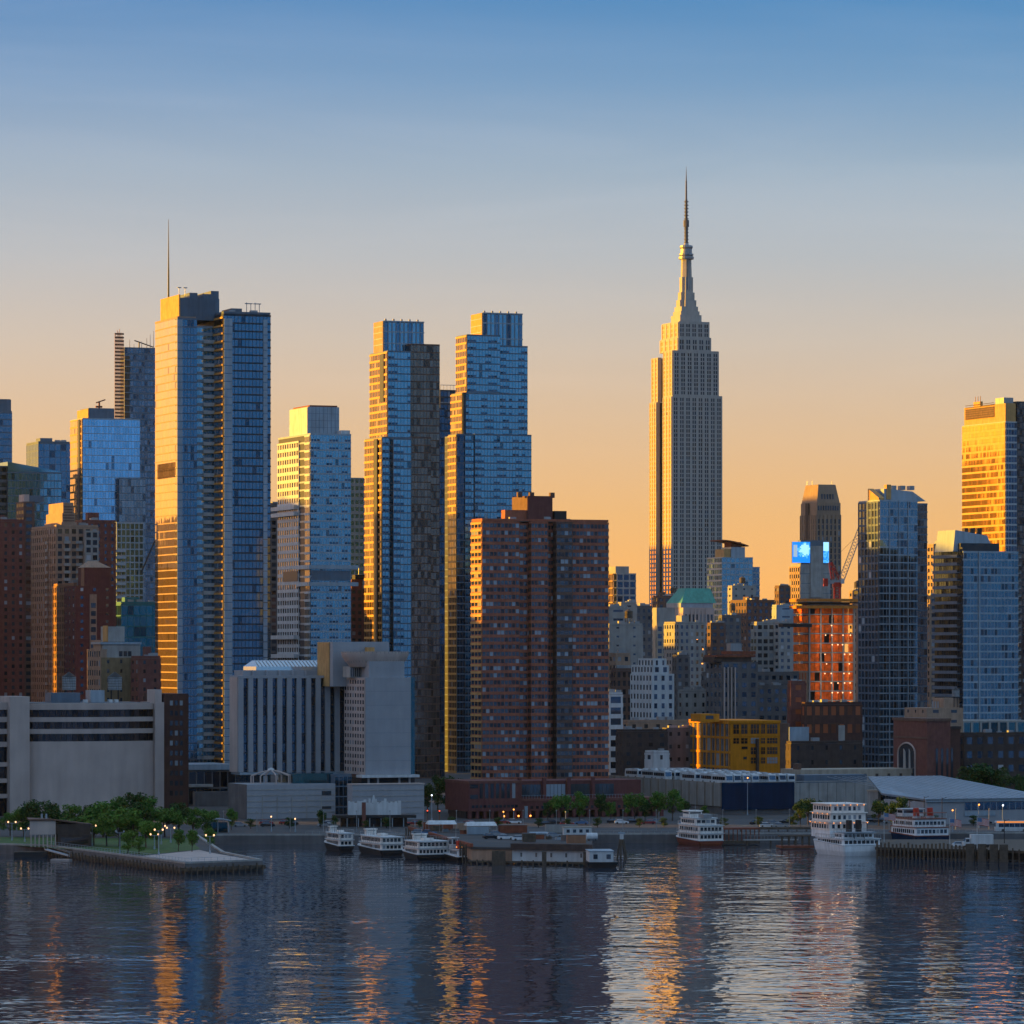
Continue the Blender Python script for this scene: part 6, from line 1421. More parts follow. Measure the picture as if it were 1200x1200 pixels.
def pilothouse(b, x0, y0, z0, x1, y1, z1, mat):
    MB().box(x0, y0, z0, x1, y1, z1).build('pilothouse', mat, b.o); MB().box(x0 - .3, y0 - .3, z1, x1 + .3, y1 + .3, z1 + .2).build('pilothouse_roof', mat, b.o)
    MB().box(x0 - .04, y0 + .3, z0 + 1, x0 - .01, y1 - .3, z1 - .3).build('window', G_WIN, b.o); MB().box(x0 + .3, y0 - .04, z0 + 1, x1 - .3, y0 - .01, z1 - .3).build('window', G_WIN, b.o)
def mast(b, x, y, z0, z1):
    m = MB(); m.tube((x, y, z0), (x, y, z1), .1, 6, .05).tube((x - .9, y, z0 + (z1 - z0) * .7), (x + .9, y, z0 + (z1 - z0) * .7), .05, 4); m.build('mast', W_STEEL, b.o)
W_BOATW = wall('white_boat_paint', (.72, .74, .76), rough=.45, var=.05)
W_CREAM = wall('cream_paint', (.74, .68, .63), rough=.5, var=.06)
W_HULLR = wall('oxide_red_hull', (.20, .05, .03), rough=.5, var=.15)
def ex_sight(b, bm, ln): pilothouse(b, bm * .3, ln * .78, 5.1, bm * .7, ln * .86, 6.5, W_CREAM); mast(b, bm / 2, ln * .7, 5.1, 8); MB().box(bm * .35, ln * .3, 5.15, bm * .65, ln * .45, 5.8).build('vent_house', W_CREAM, b.o)
sd_ = [(1.5, 3.3, .25, .02, .95, 1.9, 2.8, 1.1, W_CREAM), (3.3, 5.1, .3, .02, .9, 3.8, 4.7, 1.2, W_CREAM)]
ferry('white two-deck sightseeing boat, leftmost of the three moored left of the centre pier', 377, 397, 416, 998, sd_, W_BLACK, 1.5, extras=ex_sight, name='sightseeing_boat')
ferry('white two-deck sightseeing boat, middle one of the three left of the centre pier', 414.5, 446, 474.5, 1003, sd_, W_BLACK, 1.5, extras=ex_sight, name='sightseeing_boat')
ferry('white two-deck sightseeing boat touching the left edge of the centre pier', 472.5, 489, 528, 1008.5, sd_, W_BLACK, 1.5, extras=ex_sight, name='sightseeing_boat')
def ex_tug(b, bm, ln):
    pilothouse(b, bm * .25, ln * .45, 3.4, bm * .75, ln * .65, 6.0, W_WHITE); mast(b, bm / 2, ln * .4, 5, 9); MB().tube((bm / 2, ln * .3, 3), (bm / 2, ln * .3, 5.4), .45, 10).build('funnel', W_RED, b.o)
    for x in (.8, bm - .8): MB().lathe([(.05, -.15), (.18, 0), (.05, .15)], (x, ln * .2, 3.8), 6).build('lamp', E_AMBER, b.o)
ferry('small tugboat with lamps wedged between sightseeing boat and centre pier', 529, 536, 549.5, 1010, [(1.3, 3.2, .9, .15, .7, 1.9, 2.7, 1, W_WHITE)], W_BLACK, 1.2, extras=ex_tug, name='tugboat', ylen=14)
def ex_b4(b, bm, ln): pilothouse(b, bm * .2, ln * .55, 7.9, bm * .7, ln * .78, 9.6, W_CREAM); mast(b, bm / 2, ln * .6, 8, 12); MB().box(bm * .3, ln * .1, 7.95, bm * .6, ln * .3, 9).build('vent_house', W_STEEL, b.o)
ferry('three-deck white ferry with red lower hull alone right of the centre pier', 787.5, 819, 849, 991.5, [(1.5, 3.6, .1, .01, .95, 2.1, 3.1, 1.3, W_CREAM), (3.6, 5.9, .1, .01, .9, 4.3, 5.3, 1.3, W_CREAM), (5.9, 7.9, .6, .2, .85, 6.4, 7.3, 1.5, W_CREAM)], W_HULLR, 1.4, extras=ex_b4)
def ex_b5(b, bm, ln):
    # tall white river-boat superstructure behind the stern decks
    z = 6.6; MB().box(.4, ln * .41, 4.72, bm - .4, ln * .94, 6.58).build('deckhouse', W_BOATW, b.o)
    for (dz_, w0) in ((0, .35), (2.5, .65), (4.9, 1.0)):
        MB().box(w0, ln * .42, z + dz_, bm - w0, ln * .95, z + dz_ + 2.2).build('deckhouse', W_CREAM, b.o); MB().box(w0 - .5, ln * .40, z + dz_ + 2.21, bm - w0 + .5, ln * .97, z + dz_ + 2.45).build('deck', W_CREAM, b.o)
        g = MB()
        for i in range(6): x = w0 + .8 + i * (bm - 2 * w0 - 1.4) / 6; g.poly([(x, ln * .42 - .05, z + dz_ + .6), (x + .8, ln * .42 - .05, z + dz_ + .6), (x + .8, ln * .42 - .05, z + dz_ + 1.7), (x, ln * .42 - .05, z + dz_ + 1.7)])
        for i in range(7): y = ln * .45 + i * ln * .07; g.poly([(w0 - .05, y + 1, z + dz_ + .6), (w0 - .05, y, z + dz_ + .6), (w0 - .05, y, z + dz_ + 1.7), (w0 - .05, y + 1, z + dz_ + 1.7)])
        g.build('window_band', G_WIN, b.o)
    me = MB().lathe([(.03, -.12), (.14, 0), (.03, .12)], (0, 0, 0), 6).mesh('string_light', E_AMBER)
    for i in range(12): link('string_light', me, b.o, (.4 + i * (bm - .8) / 11, ln * .40 - .2, z + 2.1 if i % 2 else z + 7.0))
    for i in range(8): link('string_light', me, b.o, (-.1, ln * (.44 + i * .07), z + (2.1 if i % 2 else 4.6)))
    for x in (bm * .38, bm * .62): MB().box(x - .5, ln * .22, 6.2, x + .5, ln * .3, 9.6).build('funnel', W_BLACK, b.o)
    for x in (bm * .3, bm * .55): m = MB(); m.tube((x, -.1, 3.6), (x + 1, ln * .14, 6.2), .15, 5); m.build('stair', W_BLACK, b.o)
    mast(b, bm * .5, ln * .5, 13, 17); MB().box(1.2, ln * .05, 6.25, bm - 1.2, ln * .3, 6.4).build('awning', W_BLUEM, b.o)
ferry('largest white ferry with square stern, tall tiered decks and strings of lights', 947, 988, 1034.5, 1003.5, [(2.9, 4.7, .3, .03, .93, 3.3, 4.2, 1.4, W_BOATW), (4.7, 6.2, 1.2, .12, .4, 5.1, 5.8, 1.2, W_BOATW)], W_BOATW, 2.8, sheer=1.6, extras=ex_b5)
def ex_b6(b, bm, ln):
    pilothouse(b, bm * .2, ln * .62, 7.7, bm * .8, ln * .8, 9.8, W_WHITE); mast(b, bm / 2, ln * .6, 9.8, 13)
    for x in (bm * .3, bm * .7): m = MB(); m.tube((x, ln * .3, 7.4), (x - .2, ln * .3, 10.4), 1.0, 12, .85); m.build('funnel', W_RED, b.o); MB().tube((x, ln * .3, 7.41), (x, ln * .3, 8.0), 1.2, 12).build('funnel_base', W_WHITE, b.o)
    MB().box(.6, ln * .05, 9.0, bm - .6, ln * .2, 9.15).build('awning', W_RUST, b.o)
    for x in (.8, bm - .8): MB().tube((x, ln * .06, 7.6), (x, ln * .06, 9), .08, 5).build('post', W_WHITE, b.o)
ferry('white ferry with twin red funnels behind the right pile pier', 1036, 1073, 1114, 990, [(2.6, 5.0, .2, .02, .93, 3.2, 4.3, 1.3, W_BOATW), (5.0, 7.4, .3, .1, .88, 5.6, 6.6, 1.3, W_BOATW)], W_NAVY, 2.4, extras=ex_b6, roofc=W_RUST)
# ================================================================== trees
def leafmat(name, col):
    m, nt, b = newmat(name); n = nt.nodes; l = nt.links
    g = n.new('ShaderNodeNewGeometry'); r = n.new('ShaderNodeValToRGB'); l.new(g.outputs['Random Per Island'], r.inputs[0])
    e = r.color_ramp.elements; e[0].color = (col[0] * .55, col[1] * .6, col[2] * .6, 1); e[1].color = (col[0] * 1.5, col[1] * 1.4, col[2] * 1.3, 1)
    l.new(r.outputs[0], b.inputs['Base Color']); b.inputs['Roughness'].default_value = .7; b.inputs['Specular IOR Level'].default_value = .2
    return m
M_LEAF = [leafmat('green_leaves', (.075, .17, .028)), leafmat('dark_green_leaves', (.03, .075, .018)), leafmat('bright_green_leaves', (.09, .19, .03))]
W_BARK = wall('bark', (.06, .045, .035), var=.3, sc=2)
def tree_proto(seed, shape):
    r = random.Random(seed); H = 10.; t = []
    tr = MB(); tr.tube((0, 0, -.2), (.1, 0, H * .32), .22, 7, .15)
    crown = MB(); cl = []
    nc = 15 if shape != 2 else 9
    for i in range(nc):
        a = r.uniform(0, 2 * math.pi); q = math.sqrt(r.random()); zz = r.uniform(.30, .92); wd = (3.6 if shape == 0 else 2.6 if shape == 1 else 2.2) * (1 - abs(zz - .52) * 1.3)
        cl.append((wd * q * math.cos(a), wd * q * math.sin(a), zz * H, r.uniform(.9, 1.7)))
    for (x, y, z, s) in cl:
        p = (.1, 0, H * r.uniform(.2, .34)); tr.tube(p, (x * .8, y * .8, z), .08, 5, .03)
        for k in range(int(115 * s)):
            d = Vector((r.gauss(0, 1), r.gauss(0, 1), r.gauss(0, .8))).normalized() * s * r.random() ** .35
            c = Vector((x, y, z)) + d; u = Vector((r.gauss(0, 1), r.gauss(0, 1), r.gauss(0, 1))).normalized(); v = u.orthogonal().normalized(); w_ = u.cross(v); g = r.uniform(.16, .34)
            crown.poly([c + v * g, c + w_ * g * .7, c - v * g, c - w_ * g * .7])
    return tr.mesh('trunk', W_BARK), [(lambda me: me)(crown.mesh('crown', m)) for m in M_LEAF]
PROTO = [tree_proto(s, k) for s, k in ((1, 0), (2, 0), (3, 1), (4, 1), (5, 2))]
ORD = ['first', 'second', 'third', 'fourth', 'fifth', 'sixth', 'seventh', 'eighth', 'ninth', 'tenth', 'eleventh', 'twelfth', 'thirteenth', 'fourteenth', 'fifteenth', 'sixteenth', 'seventeenth', 'eighteenth']
rt = random.Random(21)
def tree(px, D, hpx, label, kind=None, col=0, group=None, z=GZ, wide=1.):
    k = rt.randrange(2) if kind is None else kind
    h = hpx / F * D; s = h / 10.2
    t = thing('tree', label, 'tree', (WX(px, D), D, z), rt.uniform(0, 6.28), group)
    a = link('trunk', PROTO[k][0], t); c = link('crown', PROTO[k][1][col], t); t.scale = (s * wide, s * wide, s)
    return t
for i, (px, D, h) in enumerate([(12, 1235, 28), (28, 1228, 34), (46, 1222, 42), (64, 1230, 36), (84, 1236, 34), (103, 1230, 36), (121, 1226, 38), (140, 1228, 42), (157, 1222, 50), (175, 1222, 46), (193, 1228, 40), (210, 1232, 36), (226, 1236, 34), (241, 1240, 30)]):
    tree(px, D, h * (.95 + .3 * rt.random()), f'green park tree, {ORD[i]} from the left in the back row below the pale curved building', col=(0, 0, 1)[i % 3], group='trees in the back row of the park pier', wide=1.1 + .4 * rt.random(), kind=(0, 2, 1, 3)[i % 4])
for i, (px, D, h) in enumerate([(78, 1190, 26), (94, 1182, 30), (110, 1176, 30), (125, 1170, 36), (140, 1168, 42), (156, 1166, 40), (171, 1160, 32), (184, 1158, 28)]):
    tree(px, D, h * 1.12, f'bushy green park tree, {ORD[i]} from the left in the front row right of the boathouse', col=(2, 0, 2)[i % 3], group='trees in the front row of the park pier', wide=1.1 + .4 * rt.random(), kind=(0, 2, 1, 3)[i % 4])
for i, (px, D, h) in enumerate([(150, 1128, 26), (163, 1124, 20)]): tree(px, D, h, ('low round bushy tree at the lawn edge of the park pier', 'smallest round bush tree beside the lawn lamp on the park pier')[i], kind=4, col=2, wide=1.6)
for i, (px, D, h) in enumerate([(209, 1140, 26), (225, 1136, 26), (246, 1142, 27)]): tree(px, D, h, f'slim trunked young tree, {ORD[i]} from the left on the paved end of the park pier', kind=3, col=0, group='young trees on the paved end of the park pier', wide=1.1)
for i, (px, D, h) in enumerate([(252, 1272, 24), (271, 1276, 26), (376, 1290, 22), (392, 1296, 14)]): tree(px, D, h, ('green tree left of the curved glass shelter', 'green tree right behind the curved glass shelter', 'dark slim tree before the grey podium glazing', 'low dark shrub tree beside the ticket pavilion')[i], kind=2, col=(0, 0, 1, 1)[i])
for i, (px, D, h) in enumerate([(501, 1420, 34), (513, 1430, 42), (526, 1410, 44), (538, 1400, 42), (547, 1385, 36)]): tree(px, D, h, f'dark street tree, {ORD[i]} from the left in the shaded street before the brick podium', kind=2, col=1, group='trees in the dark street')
for i, (px, h) in enumerate([(642, 20), (657, 30), (679, 30), (703, 28), (716, 20), (744, 32), (756, 22), (770, 30), (788, 33), (804, 21), (826, 14)]): tree(px, 1348 if i < 9 else 1362, h * 1.15, f'rounded green street tree, {ORD[i]} from the left along the brick podium', col=(1, 0, 0)[i % 3], group='street trees along the brick podium', kind=i % 4, wide=1.05)
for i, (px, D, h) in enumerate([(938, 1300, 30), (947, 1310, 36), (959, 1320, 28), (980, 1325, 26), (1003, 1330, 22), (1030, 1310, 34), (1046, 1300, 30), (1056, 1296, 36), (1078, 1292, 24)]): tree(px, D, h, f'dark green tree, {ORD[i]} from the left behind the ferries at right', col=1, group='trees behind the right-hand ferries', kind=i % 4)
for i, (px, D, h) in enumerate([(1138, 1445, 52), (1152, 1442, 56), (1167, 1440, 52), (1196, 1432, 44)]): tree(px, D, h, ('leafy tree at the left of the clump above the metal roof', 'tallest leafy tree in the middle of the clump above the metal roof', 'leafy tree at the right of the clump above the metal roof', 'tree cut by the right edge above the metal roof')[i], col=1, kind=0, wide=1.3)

# ================================================================== lamps, vehicles, flags
lamp_me = {}
def lamp(px, D, hpx, label, heads=2, mat=None, grp=None):
    h = hpx / F * D; t = thing('street_lamp', label, 'street lamp', (WX(px, D), D, GZ), 0, grp)
    MB().tube((0, 0, 0), (0, 0, h - .3), .13, 6, .09).tube((0, 0, 0), (0, 0, .8), .24, 8).build('pole', W_BLUEM, t)
    MB().tube((-1.05, 0, h - .45), (1.05, 0, h - .45), .06, 5).build('arm', W_BLUEM, t) if heads == 2 else MB().tube((0, 0, h - .4), (0, -.9, h - .1), .06, 5).build('arm', W_BLUEM, t)
    g = MB().lathe([(.1, -.26), (.24, -.08), (.24, .1), (.08, .25)], (0, 0, 0), 10).mesh('lamp_head', mat or E_WARM)
    for x in ((-1.05, 1.05) if heads == 2 else (0,)): link('lamp_head', g, t, (x, 0 if heads == 2 else -.9, h - .1))
for i, (px, D, h) in enumerate([(14, 1205, 22), (29, 1196, 16), (108, 1172, 24), (140.5, 1127, 26), (181, 1150, 18), (186, 1118, 30), (189, 1180, 22), (200, 1190, 18), (246, 1125, 22)]):
    lamp(px, D, h, f'blue-grey twin globe park lamp, {ORD[i]} from the left on the park pier', grp='twin globe lamps on the park pier', mat=E_WARM if i not in (3,) else W_BLUEM)
for i, (px, D, h, m) in enumerate([(318, 1265, 18, E_WARM), (346, 1262, 16, E_WARM), (506, 1350, 30, E_WHITE), (590, 1340, 12, E_AMBER), (602, 1345, 14, E_AMBER), (663, 1300, 18, W_STEEL), (754, 1520, 26, E_AMBER), (761, 1500, 28, E_AMBER), (876, 1395, 44, E_AMBER), (1147, 1290, 28, E_AMBER), (1175, 1285, 28, E_WHITE), (1116, 1262, 26, E_AMBER)]):
    lamp(px, D, h, ('single lamp by the grey podium wall, left of the entrance', 'single lamp beside the podium entrance canopy', 'white glowing street lamp at the mouth of the dark street', 'amber lamp left on the road before the brick podium', 'amber lamp nearest the blue banner on the road', 'unlit lamp pole on the road behind the pier pipes', 'amber street lamp left of the white box shed', 'taller amber street lamp beside the white box shed', 'tall amber lamp against the yellow building', 'tall amber lamp before the terminal hall windows', 'white lamp before the terminal hall windows at far right', 'amber lamp between twin-funnel ferry and terminal hall')[i], 1, m)
def car(px, D, rz, label, paint, z=GZ, grp=None, sc=1.):
    t = thing('parked_car', label, 'car', (WX(px, D), D, z + .01), rz, grp); Lc, Wc = 4.5, 1.8
    lower = [(0, .32), (.1, .25), (Lc - .1, .25), (Lc, .35), (Lc - .02, .7), (Lc - .25, .82), (Lc - 1.25, .92), (.35, .95), (.05, .85)]
    MB().extr(lower, -Wc / 2, Wc / 2).build('body', paint, t)
    c = MB(); c.loft([[(.3, -.85, .955), (Lc - 1.2, -.85, .925), (Lc - 1.2, .85, .925), (.3, .85, .955)], [(.85, -.68, 1.42), (Lc - 2.0, -.68, 1.42), (Lc - 2.0, .68, 1.42), (.85, .68, 1.42)]]); c.build('windows', G_WIN, t)
    MB().box(.8, -.69, 1.425, Lc - 1.95, .69, 1.48).build('roof', paint, t)
    wm = MB().tube((0, -.11, 0), (0, .11, 0), .32, 10).mesh('wheel', W_BLACK)
    for x in (.85, Lc - .85):
        for s in (-1, 1): link('wheel', wm, t, (x, s * .8, .32))
    for s in (-1, 1): MB().box(Lc - .03, s * .6 - .18, .55, Lc + .01, s * .6 + .18, .7).build('headlight', W_WHITE, t)
PA = {'white': wall('white_car_paint', (.6, .62, .65), rough=.25, var=.02), 'silver': wall('silver_car_paint', (.34, .36, .39), rough=.25, metal=.5, var=.02), 'black': wall('black_car_paint', (.02, .02, .025), rough=.2, var=.02), 'blue': wall('blue_car_paint', (.08, .16, .3), rough=.25, var=.02), 'red': wall('red_car_paint', (.25, .03, .03), rough=.3, var=.02)}
for (px, D, rz, c, lb) in [(482, 1200, 8, 'silver', 'silver car parked at the left edge of the centre pier'), (493, 1196, 10, 'blue', 'pale blue car beside the silver one at the left edge of the centre pier'), (566, 1170, 14, 'black', 'dark car parked left of two white cars on the centre pier'), (583, 1166, 10, 'white', 'white car parked just right of the dark car on the centre pier'), (600, 1160, 8, 'white', 'white car nearest the tip among those on the centre pier'), (573, 1188, 12, 'silver', 'silver car parked behind the dark car on the centre pier'), (640, 1180, 6, 'silver', 'silver car left of the white pier cabin')]:
    car(px, D, R(rz), lb, PA[c], z=PZ)
for (px, D, c, lb) in [(305, 1300, 'black', 'black car on the road before the grey podium'), (372, 1303, 'silver', 'silver car on the road left of the ticket pavilion'), (500, 1312, 'white', 'white car on the road right of the ticket pavilion'), (545, 1312, 'red', 'dark red car on the road before the dark street'), (640, 1318, 'black', 'black car on the road before the brick podium'), (720, 1322, 'white', 'white car on the road before the podium trees'), (762, 1326, 'silver', 'silver car on the road below the fluted depot'), (890, 1296, 'white', 'white car parked above the raised timber walkway'), (906, 1294, 'silver', 'silver car parked right of the white one above the walkway')]:
    car(px, D, R(1), lb, PA[c])
def box_truck(px, D, rz, label, z):
    t = thing('box_truck', label, 'truck', (WX(px, D), D, z), rz)
    MB().box(2.1, -1.2, .85, 8.2, 1.2, 3.5).build('cargo_box', W_WHITE, t); MB().box(.3, -.5, .5, 8.1, .5, .84).build('chassis', W_BLACK, t)
    MB().extr([(0, .5), (1.95, .5), (1.95, 2.5), (.9, 2.5), (.35, 1.6), (0, 1.45)], -1.1, 1.1).build('cab', W_WHITE, t); MB().loft([[(.32, -1, 1.62), (.32, 1, 1.62), (.28, 1, 1.62), (.28, -1, 1.62)], [(.86, -1, 2.42), (.86, 1, 2.42), (.82, 1, 2.42), (.82, -1, 2.42)]]).build('windscreen', G_WIN, t)
    for s in (-1, 1): MB().box(.75, s * 1.11, 1.5, 1.7, s * 1.13, 2.3).build('window', G_WIN, t)
    wm = MB().tube((0, -.15, 0), (0, .15, 0), .48, 12).mesh('wheel', W_BLACK)
    for x in (1.0, 6.6):
        for s in (-1, 1): link('wheel', wm, t, (x, s * 1.0, .48))
box_truck(1128, 1150, R(4), 'white box truck parked on the right pile pier', 3.01)
car(1116, 1152, R(5), 'low white sports car parked left of the box truck', PA['white'], z=3.0)
def flag(px, D, hpx, label, z):
    h = hpx / F * D; t = thing('flagpole', label, 'flag', (WX(px, D), D, z)); MB().tube((0, 0, 0), (0, 0, h), .1, 6, .05).lathe([(.02, h), (.14, h + .12), (.02, h + .25)], (0, 0, 0), 8).build('pole', W_WHITE, t)
    L_, H_ = 3.2, 1.9
    def pt(u, v): return (u * L_, .25 * math.sin(u * 6) * u, h - .1 - v * H_ - u * u * .5)
    for i in range(7):
        for nm, m, a, c in (('red_stripe', W_RED, 2 * i, 2 * i + 1), ('white_stripe', W_WHITE, 2 * i + 1, 2 * i + 2)):
            if c > 13: continue
            q = MB(); u0 = .4 if a < 7 else 0
            for k in range(6): u, u1 = u0 + (1 - u0) * k / 6, u0 + (1 - u0) * (k + 1) / 6; q.poly([pt(u, c / 13), pt(u1, c / 13), pt(u1, a / 13), pt(u, a / 13)])
            q.build(nm, m, t)
    q = MB()
    for k in range(4): u, u1 = .4 * k / 4, .4 * (k + 1) / 4; q.poly([pt(u, 7 / 13), pt(u1, 7 / 13), pt(u1, 0), pt(u, 0)])
    q.build('canton', PA['blue'], t)
for (px, D, hp, lb, z) in [(1036, 1185, 34, 'flag on a pole rising left of the twin-funnel ferry', 3), (1113, 1170, 30, 'flag on a pole at the stern of the twin-funnel ferry', 3), (1145, 1145, 36, 'flag on the pole behind the box truck at right', 3)]: flag(px, D, hp, lb, z)
E_DISP = emit('orange_display', (1, .3, .05), 0.28)
def bus_right():
    t = dup(cp, None, (WX(1166, 1262), 1262, GZ), R(4), 'blue and white city bus with orange display at far right behind the pier'); del t['group']
    m = MB(); m.box(.3, -1.3, 2.75, 11, -1.27, 3.2); m.build('display_strip', E_DISP, t)
bus_right()
def pole_row():
    for i, (px, D, h) in enumerate([(1016, 1250, 20), (1066, 1282, 34), (1083, 1284, 38), (1104, 1290, 36), (1177, 1175, 30)]):
        t = thing('pole', ('short steel pole behind the largest ferry', 'dark pole behind the pilothouse of the twin-funnel ferry', 'taller dark pole between the red funnels', 'dark double pole left of the terminal hall front', 'pale pole standing at the right end of the pile pier')[i], 'pole', (WX(px, D), D, GZ)); hh = h / F * D
        MB().tube((0, 0, 0), (0, 0, hh), .14, 6, .09).build('shaft', W_BLACK, t); MB().tube((0, 0, hh - .4), (1.4, 0, hh), .08, 5).build('arm', W_BLACK, t)
pole_row()
for i, (px, D) in enumerate([(501, 1330), (515, 1328)]):
    t = thing('traffic_signal', ('red traffic signal nearest the ticket pavilion', 'red traffic signal at the mouth of the dark street')[i], 'traffic light', (WX(px, D), D, GZ))
    MB().tube((0, 0, 0), (0, 0, 3), .1, 6).build('pole', W_BLACK, t); MB().box(-.25, -.2, 3.01, .25, .2, 4.1).build('housing', W_BLACK, t); MB().lathe([(.16, 0), (.12, .05)], (0, 0, 0), 10).build('red_light', emit('red_signal', (1, .06, .02), 2.27), t, loc=(0, -.22, 3.85)).rotation_euler = (R(90), 0, 0)
# clutter on the centre pier
for i in range(16):
    px = 500 + i * 11; D = 1225 - i * 4.5 + rt.uniform(-4, 4); s = rt.uniform(.7, 1.6)
    if 555 < px < 615: continue
    t = thing('storage_crate', f'storage crate on the centre pier, {ORD[i]} spot from its inland left corner', 'crate', (WX(px, D), D, PZ + .01), rt.uniform(0, 1)); c = (W_RUST, W_WOOD, W_BLUEM, W_CONCD)[i % 4]
    MB().box(-s, -s * .7, 0, s, s * .7, s).build('box', c, t); MB().box(-s - .05, -s * .7 - .05, s + .01, s + .05, s * .7 + .05, s + .1).build('lid', W_WOOD, t)

for i, (px, D, L_, c) in enumerate([(497, 1228, 9, W_RUST), (532, 1222, 10, W_TAN), (585, 1206, 8, W_RUST), (640, 1208, 9, W_CONC), (548, 1196, 6, W_BLUEM), (665, 1140, 5, W_TERRA2), (613, 1150, 3.5, W_WOOD)]):
    t = thing('shipping_container', ('rust-red container at the inland left corner of the centre pier', 'long tan container behind the left marquee on the centre pier', 'rusty container behind the parked cars on the centre pier', 'grey container behind the pale blue pipes', 'short pale blue container between the two marquees', 'terracotta container near the tip of the centre pier', 'short wooden container in front of the parked cars')[i], 'container', (WX(px, D), D, PZ + .01), R(8))
    MB().box(0, 0, .12, L_, 2.2, 2.3).build('body', c, t); m = MB()
    for k in range(int(L_ / .6)): m.box(.2 + k * .6, -.06, .2, .45 + k * .6, -.01, 2.2)
    m.build('corrugation', c, t); MB().box(-.03, -.05, 2.31, L_ + .03, 2.25, 2.42).build('roof', W_ROOF, t)

# traffic, poles and planting along the riverside road
rv = random.Random(77)
for i in range(34):
    px = 250 + i * 27 + rv.uniform(-8, 8); lane = rv.choice((0, 1, 2)); D = 1300 + lane * 8 + (px - 250) * .022
    if 330 < px < 345: continue
    c = ('black', 'white', 'silver', 'blue', 'red')[rv.randrange(5)]
    car(px, D, R(1 if lane != 1 else 181), {'black': 'black', 'white': 'white', 'silver': 'silver', 'blue': 'dark blue', 'red': 'dark red'}[c] + ' car in the traffic on the riverside road', PA[c], grp=c + ' cars in the traffic on the riverside road')
pole0 = None
for i in range(24):
    px = 262 + i * 39; D = 1262 + (px - 262) * .02
    if pole0 is None:
        pole0 = thing('lamp_post', 'slim unlit lamp post in the row along the quay edge', 'lamp post', (WX(px, D), D, GZ), 0, 'unlit lamp posts along the quay edge')
        MB().tube((0, 0, 0), (0, 0, 6.2), .11, 6, .07).build('pole', W_STEEL, pole0); MB().box(-.1, -1.4, 6.1, .1, 0, 6.3).build('arm', W_STEEL, pole0); MB().box(-.2, -1.8, 6.0, .2, -1.1, 6.2).build('lamp_head', W_CONC, pole0)
    else: dup(pole0, None, (WX(px, D), D, GZ))
q = thing('quay_railing', 'steel railing along the quay edge from the park pier to the right piers', 'railing', (-60, 1240.5, GZ), math.atan2(22, 300)); rl = MB()
for i in range(150): rl.tube((i * 2, 0, 0), (i * 2, 0, 1.1), .05, 4)
rl.tube((0, 0, 1.1), (298, 0, 1.1), .05, 4).tube((0, 0, .6), (298, 0, .6), .04, 4).build('rail', W_STEEL, q)
for i in range(22):
    px = 300 + i * 40 + rv.uniform(-12, 12); D = 1285 + (px - 262) * .024
    t = tree(px, D, rv.uniform(8, 14), 'low round shrub in the planting strip beside the riverside road', kind=4, col=1, group='shrubs beside the riverside road', wide=2.0)
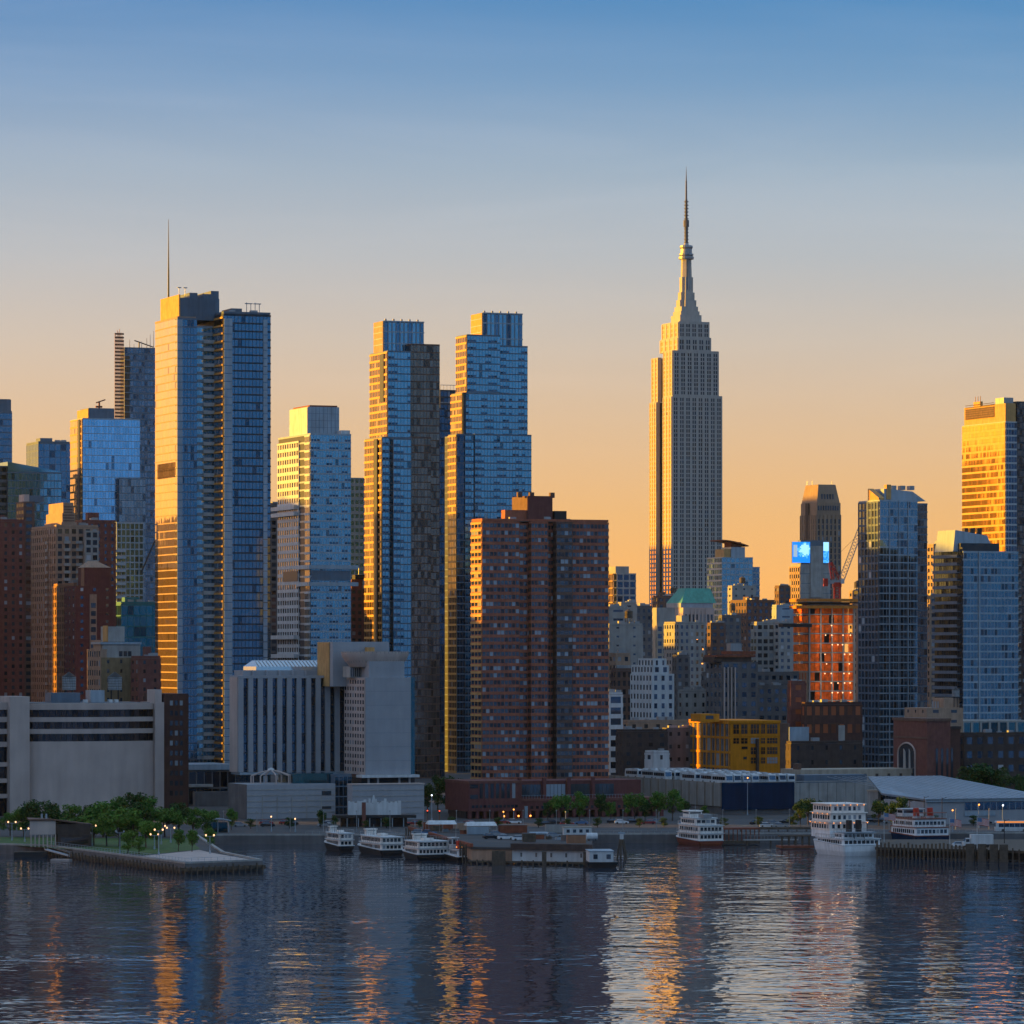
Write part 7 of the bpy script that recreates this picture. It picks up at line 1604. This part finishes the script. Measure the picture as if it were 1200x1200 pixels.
# ================================================================== unseen blocks added beyond the left edge to keep low sun off the waterfront
SHADE_BLOCKS = [  # x of near corner, D, width, height, wall, label
 (-225, 1590, 34, 108, W_TAN, 'added tan shading tower just beyond the left edge, tallest by the waterfront'),
 (-262, 1700, 40, 96, W_BRICK, 'added red brick shading tower beyond the left edge behind the tan one'),
 (-262, 1400, 60, 62, W_CONC, 'added grey shading block beyond the left edge beside the pale curved building'),
 (-300, 1290, 52, 66, W_BRICK2, 'added brown brick shading block on the waterfront beyond the left edge'),
 (-372, 1270, 60, 74, W_TAN, 'added long tan waterfront shading block beyond the left edge'),
 (-452, 1262, 66, 80, W_CONC, 'added grey waterfront shading slab beyond the left edge'),
 (-540, 1262, 74, 86, W_BRICK, 'added red brick waterfront shading slab beyond the left edge'),
 (-640, 1268, 84, 94, W_BEIGE, 'added beige waterfront shading slab far beyond the left edge'),
 (-760, 1285, 100, 102, W_CONC, 'added wide grey shading slab far beyond the left edge'),
 (-890, 1300, 110, 110, W_BRICK2, 'added brown shading slab farthest beyond the left edge'),
 (-400, 1400, 90, 82, W_BRICK2, 'added second row brown shading block beyond the left edge'),
 (-520, 1470, 100, 88, W_TAN, 'added second row tan shading block beyond the left edge'),
 (-300, 1850, 60, 76, W_CONC, 'added grey shading mid-rise beyond the left edge on the third avenue'),
 (-330, 2010, 70, 82, W_BRICK2, 'added brown shading mid-rise beyond the left edge on the third avenue'),
 (-360, 2160, 80, 86, W_TAN, 'added tan shading mid-rise beyond the left edge on the fourth avenue'),
 (-395, 2330, 80, 96, W_CONC, 'added grey shading mid-rise beyond the left edge on the fourth avenue'),
 (-430, 2520, 90, 110, W_BRICK2, 'added brown shading block beyond the left edge deep in midtown'),
 (-460, 2760, 90, 160, W_CONC, 'added grey shading tower beyond the left edge deep in midtown'),
 (-480, 2960, 90, 205, W_BEIGE, 'added beige shading tower beyond the left edge deep in midtown'),
 (-520, 3180, 90, 190, W_CONC, 'added grey shading slab beyond the left edge deep in midtown'),
 (-560, 3440, 110, 182, W_TAN, 'added tan shading slab beyond the left edge far in midtown'),

 (-270, 1482, 46, 80, W_BRICK, 'added red brick shading mid-rise beyond the left edge on the second avenue'),
 (-262, 1664, 44, 106, W_CONC, 'added grey shading slab beyond the left edge beside the maroon tower'),
 (-290, 1752, 44, 92, W_TAN, 'added tan shading slab beyond the left edge behind the maroon tower'),
 (-520, 1815, 60, 143, W_CONC, 'added tall grey shading tower beyond the left edge on the third avenue'),
 (-520, 1752, 60, 140, W_BRICK2, 'added tall brown shading tower beyond the left edge on the third avenue'),
 (-1030, 1244, 120, 112, W_TAN, 'added tan waterfront shading slab more than a mile beyond the left edge'),
 (-1160, 1250, 120, 122, W_CONC, 'added grey waterfront shading tower more than a mile beyond the left edge'),
 (-1290, 1256, 120, 132, W_BRICK, 'added red waterfront shading tower more than a mile beyond the left edge'),
 (-1430, 1262, 130, 140, W_BEIGE, 'added beige waterfront shading tower more than a mile beyond the left edge'),
 (-1570, 1270, 130, 150, W_BRICK2, 'added brown waterfront shading tower more than a mile beyond the left edge'),
]
for (x, D, wd, h, W, lb) in SHADE_BLOCKS:
    px = 600 + x / D * F
    b = B('shade_block', lb, 'building', px, D)
    b.grid(0, 0, wd, wd * .8, 0, h, 3.6, W, G_WIN, 3.2, .45, 1.2, .15, .1, 'band', faces='FL'); b.roofkit(0, 0, wd, wd * .8, h + .12, W, 3); b.done()

# ================================================================== the hazy morning air
def haze():
    m = bpy.data.materials.new('haze'); m.use_nodes = True; nt = m.node_tree; nt.nodes.clear()
    v = nt.nodes.new('ShaderNodeVolumePrincipled'); o = nt.nodes.new('ShaderNodeOutputMaterial'); nt.links.new(v.outputs[0], o.inputs['Volume'])
    v.inputs['Color'].default_value = (.66, .82, 1, 1); v.inputs['Density'].default_value = HAZE; v.inputs['Anisotropy'].default_value = .1
    h = MB().box(-4700, -500, -4, 4700, 8000, 480).build('haze', m); tag(h, kind='stuff')
HAZE = 5e-6
haze()
